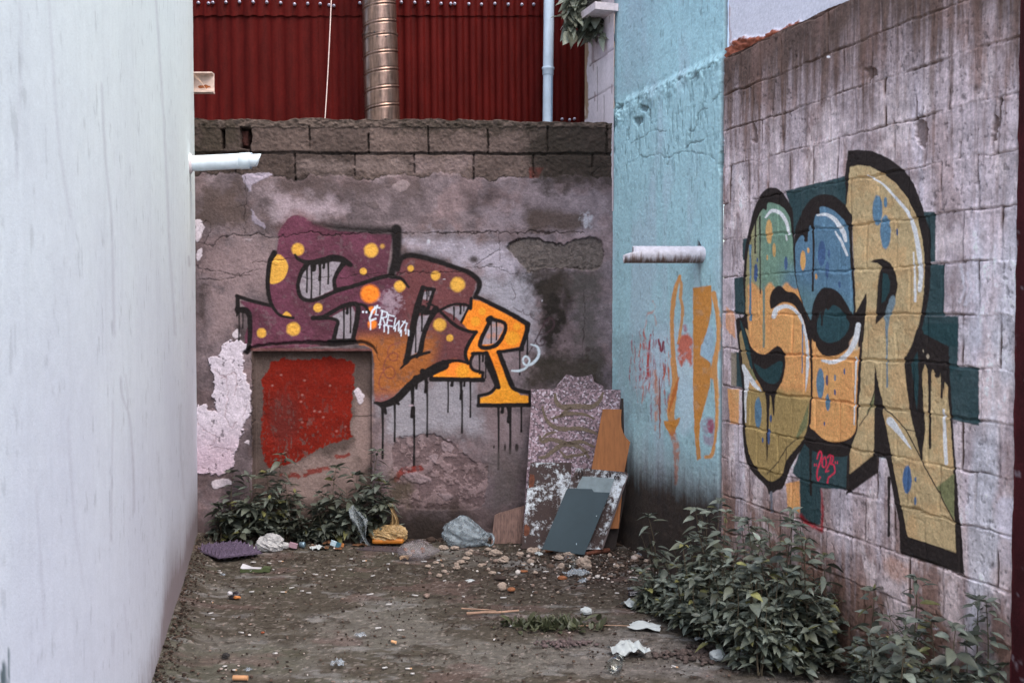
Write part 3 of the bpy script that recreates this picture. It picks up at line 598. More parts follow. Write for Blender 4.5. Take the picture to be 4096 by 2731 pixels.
def build_right_wall():
    st = .0042
    s_ = np.arange(S_JOINT, S_END + .08, st); zs = np.arange(-.06, 3.01, st)
    S, Z = np.meshgrid(s_, zs)
    top = 3.0 + .012 * (fbm(s_ * 5, s_ * 0, 5, 4) - .5) * 2; Z = -.06 + (Z + .06) * ((top + .06) / 3.06)[None, :]
    P = R_0 + S[..., None] * R_DIR + np.array((0, 0, 1.0)) * Z[..., None]
    c = Canvas(P, KR); x, y = c.px, c.py; sw, zw = S.ravel(), Z.ravel()
    n1 = fbm(sw * 3.2, zw * 3.2, 211, 5, .6); n2 = fbm(sw * 13, zw * 13, 212, 4, .6); n3 = fbm(sw * 55, zw * 55, 213, 3); vs = fbm(sw * 30, zw * 2.2, 214, 5, .68); vs2 = fbm(sw * 75, zw * 6, 215, 4, .65)
    wz = zw + .014 * (fbm(sw * 6, zw * 2, 216, 3) - .5) * 2 + .012 * (n2 - .5)
    ws = sw + .012 * (fbm(sw * 3, zw * 7, 217, 3) - .5) * 2 + .006 * (n2 - .5)
    row = np.floor(wz / .2).astype(int); dz = abs(wz - .2 * np.round(wz / .2))
    off = h2(row, row * 0 + 3, 9) * .05 + (row % 2) * .1
    cell = np.floor((ws + off) / .2).astype(int); ds = abs((ws + off) - .2 * np.round((ws + off) / .2))
    jid = np.round((ws + off) / .2).astype(int)
    hb = h2(cell // 1, row, 4)
    # block colours: rain-washed pale lilac in the middle, brown at the top, warm tan at the foot
    pale, brown, tan = lin((196, 186, 194)) * KR, lin((82, 67, 60)) * KR, lin((136, 110, 100)) * KR
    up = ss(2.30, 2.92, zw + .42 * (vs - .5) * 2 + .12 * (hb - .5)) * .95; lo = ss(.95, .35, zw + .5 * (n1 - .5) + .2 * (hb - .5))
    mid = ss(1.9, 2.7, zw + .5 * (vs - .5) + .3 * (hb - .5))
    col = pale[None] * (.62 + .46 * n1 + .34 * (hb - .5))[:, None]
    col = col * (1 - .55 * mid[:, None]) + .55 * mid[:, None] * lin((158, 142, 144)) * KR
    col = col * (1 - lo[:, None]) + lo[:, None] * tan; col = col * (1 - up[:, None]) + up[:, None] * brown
    st2 = ss(.50, .70, vs) * ss(.3, .7, n1 + .2); col = col * (1 - .42 * st2[:, None]) + .42 * st2[:, None] * lin((112, 90, 82)) * KR
    blot = ss(.50, .68, fbm(sw * 6.5, zw * 4.0, 251, 5, .62)) * (.55 + .45 * hb); col = col * (1 - .55 * blot[:, None]) + .55 * blot[:, None] * lin((122, 98, 92)) * KR
    pw = ss(.52, .66, fbm(sw * 7, zw * 3.2, 252, 5, .62)) * ss(2.7, 2.3, zw); col = col * (1 - .6 * pw[:, None]) + .6 * pw[:, None] * lin((216, 206, 210)) * KR
    wash = ss(.55, .75, fbm(sw * 9, zw * 1.2, 218, 4, .6)) * ss(2.75, 2.2, zw); col = col * (1 - .5 * wash[:, None]) + .5 * wash[:, None] * lin((196, 194, 208)) * KR
    far = ss(S_END - .6, S_END - .1, sw) * ss(2.2, 1.6, zw) * ss(.45, .62, fbm(sw * 5, zw * 2, 219, 4)); col = col * (1 - .6 * far[:, None]) + .6 * far[:, None] * lin((196, 204, 216)) * KR
    col = col * (.66 + .68 * n2)[:, None] * (.76 + .48 * n3)[:, None] * (.78 + .44 * vs2)[:, None]
    pit = ss(.66, .76, fbm(sw * 70, zw * 60, 220, 3)) * ss(.42, .6, n1 + .12 * (zw < 1)); col *= (1 - .45 * pit)[:, None]
    c.col[:] = col; c.h += .004 * n2 + .003 * n3 - .002 * pit + .004 * (hb - .5)
    deep = ss(.35, .65, fbm(sw * 4, row * 3.7, 221, 3)); aj = (1 - ss(.002, .0085, dz)) * (.1 + .9 * deep)
    deep2 = (.45 + .55 * ss(.3, .8, h2(jid, row, 8))) * ss(.25, .5, fbm(sw * 3, zw * 9, 222, 3)); av = (1 - ss(.002, .0095, ds)) * deep2
    c.h -= .009 * aj + .006 * av
    joint = np.clip(aj + av, 0, 1); rag = np.exp(-(dz / .017) ** 2) * ss(.40, .62, fbm(sw * 24, zw * 30, 253, 4, .65)); c.h += .003 * rag * (sw < S_END - .02); c.col *= (1 + .10 * rag)[:, None]; joint = joint * (1 - .35 * rag)
    for q in (((1000, 600), (1080, 590), (1100, 640), (1030, 680)), ((1430, 1040), (1510, 1040), (1530, 1180), (1500, 1280), (1440, 1200)), ((2100, 1000), (2140, 1050), (2110, 1200), (2080, 1250)), ((20, 1080), (50, 1070), (70, 1200), (40, 1230)), ((2140, 850), (2175, 850), (2170, 900), (2150, 905))):
        c.fill(T4(*q), (92, 76, 72), 5, .8, None, 9, h=-.014)
    # ---------------- the mural
    TEAL, KH, OG, WHT, BK, BL, GN, OL = (40, 66, 70), (180, 162, 124), (218, 158, 102), (216, 222, 228), (42, 37, 36), (92, 126, 150), (112, 142, 126), (116, 120, 86)
    def f(cr, pts, col, cl, smooth=True, soft=3.2, op=1, rough=1.2): c.fill(cr(*pts), col, soft, op, cl, rough, smooth, wear=.0)
    EG = lambda e, g: E(*e) + G(*g)
    def ff(poly, col, cl, smooth=True): return c.fill(poly, col, 3.2, 1, cl, 1.2, smooth)
    for q in (((575, 420), (1045, 303), (1075, 560), (1000, 620), (640, 760), (600, 500)), ((1640, 585), (1752, 583), (1752, 975), (1640, 990)), ((1640, 985), (1822, 1000), (1822, 1402), (1640, 1400)), ((1600, 1398), (1930, 1402), (1930, 1640), (1560, 1640)), ((175, 1105), (260, 1085), (265, 1395), (180, 1380)), ((240, 798), (290, 785), (285, 960), (240, 960)), ((1020, 1400), (1100, 1400), (1060, 1540), (1000, 1540))): f(E, q, TEAL, 4, False, 3.5, .97, 2.5)
    for q in (((1270, -10), (1500, -10), (1497, 255), (1440, 300), (1280, 100)), ((1430, 250), (1625, 256), (1627, 612), (1455, 575)), ((490, 900), (560, 700), (850, 730), (832, 1000), (662, 992), (664, 1215), (600, 1210), (538, 1190), (530, 935)), ((145, 165), (200, 170), (200, 385), (150, 372)), ((1005, 520), (1070, 560), (1080, 812), (1005, 805)), ((1190, 160), (1290, 120), (1290, 560), (1230, 560))): f(G, q, TEAL, 4, False, 3.5, .97, 2.5)
    for q in (((92, 388), (168, 392), (165, 604), (110, 596), (100, 480)), ((452, 965), (532, 945), (534, 1142), (462, 1112))): f(G, q, (218, 158, 98), 5, False, 4, .9, 3)
    f(E, ((110, 1330), (180, 1380), (182, 1575), (108, 1500)), (206, 150, 106), 5, False, 6, .8, 4); f(G, ((118, 165), (150, 168), (152, 375), (118, 368)), (128, 122, 106), 5, False, 4, .9, 2)
    # letter S
    ff(EG(((245, 1100), (262, 850), (290, 730), (330, 560), (380, 455), (430, 403), (480, 393), (535, 415), (590, 490), (632, 580), (642, 740), (665, 1070), (740, 1250), (800, 1450)), ((612, 0), (618, 400), (606, 620), (566, 720), (486, 860), (437, 985), (398, 1005), (350, 1030), (330, 982), (240, 885), (205, 800), (188, 640), (182, 380), (165, 200), (152, 30), (150, -40))) + E((255, 1380),), BK, 1)
    i, a = c.fill(EG(((266, 1120), (275, 950), (292, 850), (330, 690), (368, 612), (400, 562), (428, 572), (440, 514), (500, 520), (560, 555), (608, 632), (622, 740), (646, 1060), (690, 1250), (745, 1400)), ((588, 0), (602, 200), (601, 400), (594, 560), (560, 690), (460, 815), (432, 905), (390, 940), (345, 947), (275, 872), (222, 765), (205, 620), (200, 400), (186, 220), (166, 60), (200, 20))) + E((285, 1500), (264, 1320)), None, 3.2, 1, 1, 1.2)
    ey, ex = (y[i] - 550) / E.k, (x[i] - 2850) / E.k; gy = (y[i] - 1300) / G.k
    wv = 40 * (fbm(x[i] / 30, y[i] / 30, 230, 3) - .5)
    up_ = lin(GN)[None] + ss(420, 300, ex)[:, None] * (lin((150, 142, 104)) - lin(GN))[None] * .9 + (ss(480, 640, ex) * ss(900, 1120, ey))[:, None] * (lin(BL) - lin(GN))[None] * .8
    cc = up_; t = ss(1150, 1190, ey + wv + 25 * np.sin(ex / 22))[:, None] * (1 - .75 * ss(300, 270, ex))[:, None]; cc = cc * (1 - t) + t * lin(OG)
    t = ss(330, 430, gy + wv + (ex - 500) * -.12)[:, None]; cc = cc * (1 - t) + t * lin((158, 138, 92)); t = (ss(250, 190, (x[i] - 2850) / G.k) * ss(20, 100, gy))[:, None]; cc = cc * (1 - t) + t * lin((158, 140, 96))
    c.blend(i, a, cc * KR, 1, 0)
    f(E, ((453, 1285), (465, 1220), (495, 1175), (535, 1162), (585, 1205), (640, 1215), (692, 1270), (737, 1370), (765, 1470), (795, 1580), (748, 1580), (722, 1450), (680, 1362), (640, 1312), (580, 1292), (530, 1302), (490, 1336), (462, 1340)), BK, 1)
    f(G, ((165, -60), (195, 0), (218, 80), (245, 142), (290, 172), (330, 175), (375, 142), (405, 127), (440, 165), (447, 250), (430, 335), (392, 410), (383, 470), (380, 542), (373, 542), (360, 440), (352, 432), (350, 470), (340, 790), (333, 790), (328, 470), (305, 385), (255, 300), (225, 180)), BK, 1)
    f(G, ((258, 235), (320, 268), (370, 240), (418, 218), (432, 250), (412, 330), (375, 358), (330, 345), (285, 300)), TEAL, 4)
    f(G, ((170, -30), (200, 40), (232, 170), (248, 262), (232, 255), (195, 120)), TEAL, 4); f(G, ((168, 60), (190, 120), (232, 262), (195, 250), (178, 180)), (150, 132, 96), 1)
    def st_(cr, pts, w, col, cl, soft=3.2, op=1): c.stroke(cr(*pts), np.array(w) * cr.k if hasattr(w, '__len__') else w * cr.k, col, soft, op, cl, .8)
    st_(G, ((150, -30), (162, 100), (182, 260), (192, 420), (192, 600)), 12, BK, 1)
    # letter C
    f(E, ((645, 770), (690, 620), (740, 530), (800, 470), (870, 446), (960, 460), (1030, 515), (1092, 590), (1102, 800), (1112, 1000), (1135, 1400), (1150, 1500), (1100, 1560), (800, 1560), (780, 1450), (700, 1260), (655, 1070)), BK, 2)
    i, a = c.fill(E((650, 870), (668, 810), (692, 775), (715, 770), (735, 808), (755, 740), (772, 690), (785, 720), (805, 650), (820, 605), (848, 600), (852, 545), (925, 556), (1000, 610), (1062, 690), (1078, 800), (1088, 1050), (1112, 1380), (1062, 1392), (1010, 1290), (950, 1210), (880, 1178), (830, 1230), (792, 1330), (782, 1440), (748, 1380), (700, 1262), (660, 1100)), None, 3.2, 1, 2, 1.2)
    t = ss(1080, 1300, (y[i] - 550) / E.k + (800 - (x[i] - 2850) / E.k) * .4)[:, None]; c.blend(i, a, (lin(BL) * (1 - t * .6) + t * .6 * lin((96, 128, 126))) * KR * (.9 + .2 * n1[i])[:, None], 2, 0)
    f(G, ((585, -20), (620, -10), (915, -10), (908, 300), (897, 690), (862, 765), (810, 800), (730, 798), (650, 780), (565, 720), (592, 600), (602, 300)), BK, 2)
    i, a = c.fill(G((612, 40), (650, 150), (700, 190), (780, 176), (850, 118), (900, 0), (904, 100), (892, 300), (882, 500), (876, 640), (820, 698), (740, 712), (680, 692), (622, 640), (597, 590), (604, 300)), OG, 3.2, 1, 2, 1.2)
    f(E, ((778, 1450), (790, 1335), (820, 1242), (880, 1180), (942, 1196), (1012, 1282), (1072, 1370), (1112, 1420), (1085, 1500), (1030, 1600), (800, 1600)), BK, 2)
    f(G, ((608, -40), (905, -60), (878, 60), (830, 112), (770, 170), (700, 187), (650, 150), (618, 60)), BK, 2)
    f(E, ((822, 1510), (832, 1420), (852, 1372), (868, 1440), (880, 1355), (905, 1368), (935, 1332), (990, 1330), (1040, 1400), (1066, 1470), (1030, 1560), (1000, 1600), (840, 1600)), TEAL, 4)
    f(G, ((628, -10), (845, -20), (822, 20), (790, 80), (732, 108), (680, 100), (648, 58)), TEAL, 4)
    st_(G, ((592, -10), (606, 200), (606, 420), (598, 600)), 13, BK, 1)
    # letter R
    f(E, ((1050, 560), (1044, 300), (1068, 103), (1150, 97), (1260, 108), (1380, 160), (1490, 240), (1590, 370), (1662, 560), (1702, 740), (1716, 950), (1706, 1200), (1682, 1350), (1640, 1520), (1600, 1640), (1150, 1640), (1130, 1400), (1112, 1000), (1098, 650)), BK, 3, False)
    f(G, ((905, -30), (1270, -30), (1290, 55), (1440, 130), (1450, 330), (1480, 800), (1515, 1200), (1536, 1520), (1145, 1390), (1138, 1200), (1072, 850), (1060, 805), (1008, 800), (1006, 902), (818, 1035), (828, 780), (880, 640), (898, 300)), BK, 3, False)
    i, a = c.fill(E((1053, 540), (1075, 340), (1085, 233), (1150, 218), (1240, 230), (1340, 282), (1440, 362), (1530, 472), (1600, 602), (1650, 800), (1668, 1000), (1655, 1250), (1630, 1430), (1612, 1500)) + G((1262, -20), (1222, 100), (1172, 213), (1185, 320), (1215, 500), (1243, 610), (1276, 812), (1300, 640), (1282, 300), (1300, 240), (1312, 265), (1330, 420), (1345, 265), (1368, 282), (1378, 302), (1402, 278), (1412, 440), (1420, 350), (1432, 380), (1452, 600), (1470, 850), (1486, 1382), (1190, 1285), (1150, 1080), (1100, 830), (1066, 640), (1040, 540), (1042, 480), (1012, 330), (995, 230), (990, 400), (985, 790), (838, 906), (838, 780), (888, 640), (905, 400), (918, 150), (925, -10)) + E((1190, 1568), (1200, 1440), (1215, 1290), (1210, 1222), (1130, 1370), (1118, 1040), (1100, 620)), KH, 3.2, 1, 3, 1.2, False)
    t = ss(.42, .66, fbm(x[i] / 60, y[i] / 60, 231, 4))[:, None] * .35; c.blend(i, a, (lin(KH) * (1 - t) + t * lin((190, 150, 104))) * KR * (.86 + .28 * n2[i])[:, None], 3, 0)
    f(E, ((1128, 1380), (1212, 1222), (1216, 1290), (1198, 1440), (1188, 1600), (1150, 1640), (1100, 1500)), BK, 3, False)
    i, a = c.fill(E((1085, 1600), (1100, 1500), (1168, 1430), (1160, 1600), (1150, 1660), (1095, 1660)), (230, 190, 160), 12, .95, 2, 1)
    f(E, ((1240, 975), (1280, 955), (1340, 948), (1400, 985), (1442, 1060), (1457, 1150), (1442, 1250), (1402, 1340), (1345, 1408), (1283, 1468), (1292, 1300), (1308, 1060), (1332, 1012), (1295, 985)), BK, 3, False)
    f(E, ((1340, 1060), (1378, 1070), (1396, 1130), (1391, 1210), (1357, 1280), (1328, 1302)), TEAL, 4, False)
    st_(G, ((1190, 205), (1200, 330), (1225, 520), (1255, 650), (1277, 815)), (40, 40, 40, 40, 14), BK, 3); f(G, ((1172, 213), (1250, 130), (1282, 240), (1280, 700), (1240, 610), (1205, 420)), BK, 3, False)
    f(G, ((1212, 240), (1250, 160), (1262, 330), (1250, 520), (1228, 400)), TEAL, 4, False)
    f(G, ((1290, 55), (1440, 130), (1446, 300), (1404, 275), (1366, 285), (1330, 262), (1298, 235), (1270, 250)), BK, 3, False)
    for q in ((1326, 250, 745, 15), (1400, 280, 440, 11), (1374, 280, 305, 26)): c.drip(G.p(q[0], 0)[0], G.p(0, q[1])[1], G.p(0, q[2])[1], q[3] * G.k, BK, 3)
    c.dot(*G.p(1313, 190), 6, 10, (170, 160, 140), .3, 1, 3); c.dot(*G.p(1286, 158), 3, 6, (170, 160, 140), .4, 1, 3)
    for q in (((1370, 985), (1478, 902), (1480, 1190)),): f(G, q, OL, 3, False)
    f(G, ((596, 470), (580, 620), (525, 692), (512, 688)), OL, 1, False); f(G, ((996, 400), (990, 480), (940, 545)), OL, 3, False); f(G, ((215, 262), (245, 268), (272, 335), (258, 340)), OL, 1, False)
    for pts, w, cl in (((((335, 905), (390, 850), (460, 740), (520, 690)), 6, 1)), (((455, 745), (450, 860)), 4, 1), (((900, 610), (950, 540), (996, 400)), 6, 3), (((1035, 500), (1100, 545), (1180, 635), (1280, 830), (1370, 990), (1480, 1195)), 7, 3), (((1180, 635), (1250, 645)), 5, 3)): c.stroke(G(*pts), w * G.k, BK, 3, 1, cl, .8, False)
    M7 = Crop(2880, 800, 1.25)
    f(M7, ((297, 400), (300, 350), (315, 305), (348, 281), (382, 295), (410, 335), (432, 378), (446, 392), (434, 428), (407, 465), (372, 490), (345, 497), (320, 481), (304, 450)), BK, 2)
    f(M7, ((311, 402), (317, 378), (327, 358), (333, 372), (341, 348), (350, 352), (366, 336), (392, 352), (410, 382), (417, 400), (408, 424), (385, 447), (355, 457), (330, 449), (316, 428)), (46, 74, 80), 2)
    f(M7, ((437, 372), (467, 300), (468, 330), (458, 400), (452, 470), (444, 470), (446, 410)), BK, 3, False)
    # shine lines
    for pts, w, cl in ((((1225, 298), (1340, 368), (1450, 488), (1542, 600), (1592, 730), (1622, 900), (1637, 1050), (1626, 1195)), (8, 14, 22, 26, 34, 38, 36, 32), 3), (((1580, 900), (1590, 1100), (1592, 1280)), (8, 14, 20), 3), (((830, 610), (900, 606), (970, 650), (1030, 740), (1050, 810)), (14, 24, 34, 36, 24), 2), (((968, 738), (1020, 825), (1060, 922)), (10, 22, 18), 2),
                       (((423, 627), (470, 576), (530, 590), (580, 660), (606, 755)), (12, 26, 28, 26, 18), 1), (((585, 770), (588, 802)), 12, 1), (((488, 1400), (510, 1345), (580, 1322), (650, 1352), (702, 1430), (738, 1568)), (40, 38, 28, 26, 22, 14), 1)): st_(E, pts, w, WHT, cl)
    for pts, w, cl in ((((552, 0), (576, 100), (582, 250), (568, 405)), (12, 16, 20, 6), 1), (((672, 215), (740, 225), (820, 182), (872, 100), (893, 0)), (14, 26, 28, 34, 30), 2), (((882, 200), (873, 450), (867, 605)), (12, 9, 6), 2), (((190, 250), (212, 330), (205, 450), (207, 590)), (22, 34, 14, 6), 1), (((205, 265), (250, 350), (297, 398)), (10, 30, 12), 1), (((1085, 585), (1130, 640), (1212, 752)), (50, 34, 6), 3), (((1412, 515), (1420, 700), (1428, 842)), (12, 22, 20), 3)): st_(G, pts, w, WHT, cl)
    # dots
    DB = (70, 92, 132)
    for q in ((1297, 572, 37, 118, BL, 3), (1360, 743, 41, 130, BL, 3), (1358, 508, 14, 42, BL, 3), (1449, 742, 9, 28, DB, 3), (860, 910, 30, 100, (70, 96, 134), 2), (905, 1040, 16, 70, (74, 100, 136), 2), (918, 912, 10, 36, (74, 100, 136), 2), (1003, 1155, 8, 28, (70, 96, 134), 2), (713, 965, 22, 78, (210, 160, 100), 2), (753, 885, 8, 22, (210, 160, 100), 2), (818, 1090, 8, 22, (210, 160, 100), 2), (450, 735, 26, 95, (196, 158, 104), 1), (488, 882, 14, 55, (190, 156, 104), 1), (435, 940, 7, 20, (190, 156, 104), 1), (345, 1060, 17, 72, DB, 1), (580, 985, 15, 52, (78, 104, 140), 1), (357, 960, 5, 18, DB, 1)): c.dot(*E.p(q[0], q[1]), q[2] * E.k, q[3] * E.k, q[4], .14, 1, q[5])
    for q in ((280, 533, 22, 95, BL, 1), (357, 568, 8, 25, DB, 1), (348, 680, 8, 50, DB, 1), (311, 700, 5, 16, DB, 1), (660, 355, 24, 92, BL, 2), (705, 470, 14, 52, BL, 2), (700, 335, 7, 32, (84, 84, 110), 2), (752, 320, 6, 20, BL, 2), (752, 408, 6, 18, DB, 2), (810, 282, 5, 20, DB, 2), (683, 600, 4, 14, DB, 2), (1190, 938, 28, 86, (74, 104, 144), 3), (1242, 938, 7, 16, (80, 108, 140), 3), (1240, 1070, 8, 26, (80, 108, 140), 3)): c.dot(*G.p(q[0], q[1]), q[2] * G.k, q[3] * G.k, q[4], .14, 1, q[5])
    for cr, q in ((E, (300, 850, 1430, 14, BL, 1)), (E, (405, 1150, 1640, 14, (110, 134, 126), 1)), (E, (378, 620, 1220, 8, BK, 1)), (E, (340, 640, 905, 10, BK, 1)), (E, (792, 600, 1200, 13, BK, 2)), (E, (735, 760, 805, 22, BK, 2)), (G, (1066, 0, 375, 9, (112, 132, 142), 3)), (G, (315, 0, 125, 12, (130, 136, 116), 1)), (G, (362, 1020, 1135, 12, (110, 114, 124), 5)), (G, (1078, 930, 1280, 14, BK, 3)), (G, (600, 740, 1030, 13, BK, 4)), (E, (862, 1380, 1470, 12, BK, 2)), (G, (550, 0, 290, 6, BL, 1))):
        c.drip(cr.p(q[0], 0)[0], cr.p(0, q[1])[1], cr.p(0, q[2])[1], q[3] * cr.k, q[4], q[5])
    f(E, ((1395, 1260), (1432, 1240), (1436, 1300), (1400, 1400), (1385, 1480), (1372, 1568), (1362, 1568), (1358, 1440), (1350, 1410)), (112, 132, 142), 3)
    # red edge and the pink signature: 2023
    RDK = (140, 26, 36)
    c.stroke(G((540, 1160), (570, 1200), (620, 1226), (670, 1252)), np.array((20, 30, 26, 20)) * G.k, RDK, 14, .9, 4, 4); c.stroke(G((664, 1000), (672, 1100), (668, 1250)), np.array((5, 14, 14)) * G.k, RDK, 8, .9, 4, 3)
    PK = (206, 52, 82)
    for pl, w in ((((643, 812), (652, 778), (664, 768), (670, 800), (655, 850), (642, 900), (646, 945), (660, 925)), 9), (((690, 800), (674, 820), (674, 858), (690, 862), (698, 835), (690, 800)), 8), (((704, 806), (722, 790), (720, 830), (702, 870), (690, 892), (712, 886)), 8), (((722, 792), (740, 800), (732, 832), (722, 842), (744, 852), (750, 892), (728, 915), (712, 930), (706, 962)), 9)): c.stroke(G(*pl), w * G.k, PK, 3, 1, 6, .5)
    for q in ((625, 850), (637, 850), (752, 836), (765, 836)): c.dot(*G.p(*q), 2.5, 6, PK, .5, .9, 6)
    # faint old white writing at the right, orange grime low down
    for pl in (((1960, 1090), (1980, 1180), (1940, 1290)), ((2000, 1060), (2030, 1180), (1985, 1310), (2080, 1210)), ((2085, 1110), (2060, 1290)), ((1950, 1000), (1975, 1140))): c.stroke(E(*pl), 20 * E.k, (206, 208, 220), 9, .6, None, 5)
    c.fill(Z8((1700, 10), (1850, 0), (1860, 340), (1720, 290)), (206, 206, 220), 20, .75, None, 6); c.fill(Z8((1720, 360), (1850, 380), (1850, 560), (1730, 540)), (190, 184, 194), 30, .5, None, 8)
    c.fill(Z8((735, 490), (840, 510), (960, 590), (900, 700), (760, 640)), (170, 124, 96), 30, .5, None, 10)
    for q in ((765, 955, 12, 28), (1040, 1180, 30, 16), (1170, 1100, 30, 9), (960, 1100, 8, 12)): c.dot(*Z8.p(q[0], q[1]), q[2] * Z8.k, q[3] * Z8.k, (206, 200, 212), .5, .9)
    c.dot(*T4.p(678, 490), 8, 5, (220, 214, 220), .5, 1)
    painted = c.cls > 0
    # joints stay dark and rough through the paint
    a = joint * np.where(painted, .36 * ss(.4, .65, fbm(sw * 9, zw * 9, 240, 3)), .95 * ss(.28,.5,fbm(sw * 9, zw * 9, 241, 4))); c.col = c.col * (1 - a[:, None]) + a[:, None] * np.where(painted[:, None], c.col * .3, lin((66, 50, 43)) * KR)
    c.col *= np.where(painted, .9 + .2 * n2 - .12 * pit, 1)[:, None]
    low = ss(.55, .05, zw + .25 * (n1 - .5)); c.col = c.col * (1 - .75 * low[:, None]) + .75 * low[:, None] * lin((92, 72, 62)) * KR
    c.col = np.clip(c.col, .004, .85)
    V = (P + c.h.reshape(c.sh)[..., None] * R_NRM).reshape(-1, 3); n, m = c.sh; Q = grid_quads(n, m)[:, ::-1]; fc = c.cls[Q[:, 0]]
    root = thing('concrete_block_wall', tuple(R_0 + R_DIR * (S_JOINT + S_END) / 2), 'bare concrete block wall on the right with big khaki, blue and orange graffiti letters', 'wall')
    V = V - np.array(root.location)
    topi = np.arange(m) + (n - 1) * m; rim = V[topi] - R_NRM * .16; left = np.arange(n) * m; lrim = V[left] - R_NRM * .16
    k0 = n * m; j = np.arange(m - 1); i2 = np.arange(n - 1)
    VW = np.vstack((V, rim, lrim)); q1 = np.stack((topi[:-1], topi[1:], k0 + j + 1, k0 + j), -1); q2 = np.stack((left[:-1], left[1:], k0 + m + i2 + 1, k0 + m + i2), -1)
    CW = np.vstack((c.col, np.tile(lin((120, 100, 96)), (m, 1)), np.tile(lin((60, 48, 46)), (n, 1))))
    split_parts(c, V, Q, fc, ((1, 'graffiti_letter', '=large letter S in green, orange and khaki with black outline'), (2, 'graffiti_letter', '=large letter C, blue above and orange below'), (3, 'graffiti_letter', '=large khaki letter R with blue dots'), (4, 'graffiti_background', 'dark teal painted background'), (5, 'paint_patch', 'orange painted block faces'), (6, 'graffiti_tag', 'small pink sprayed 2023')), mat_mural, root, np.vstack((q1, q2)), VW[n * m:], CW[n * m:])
build_right_wall()

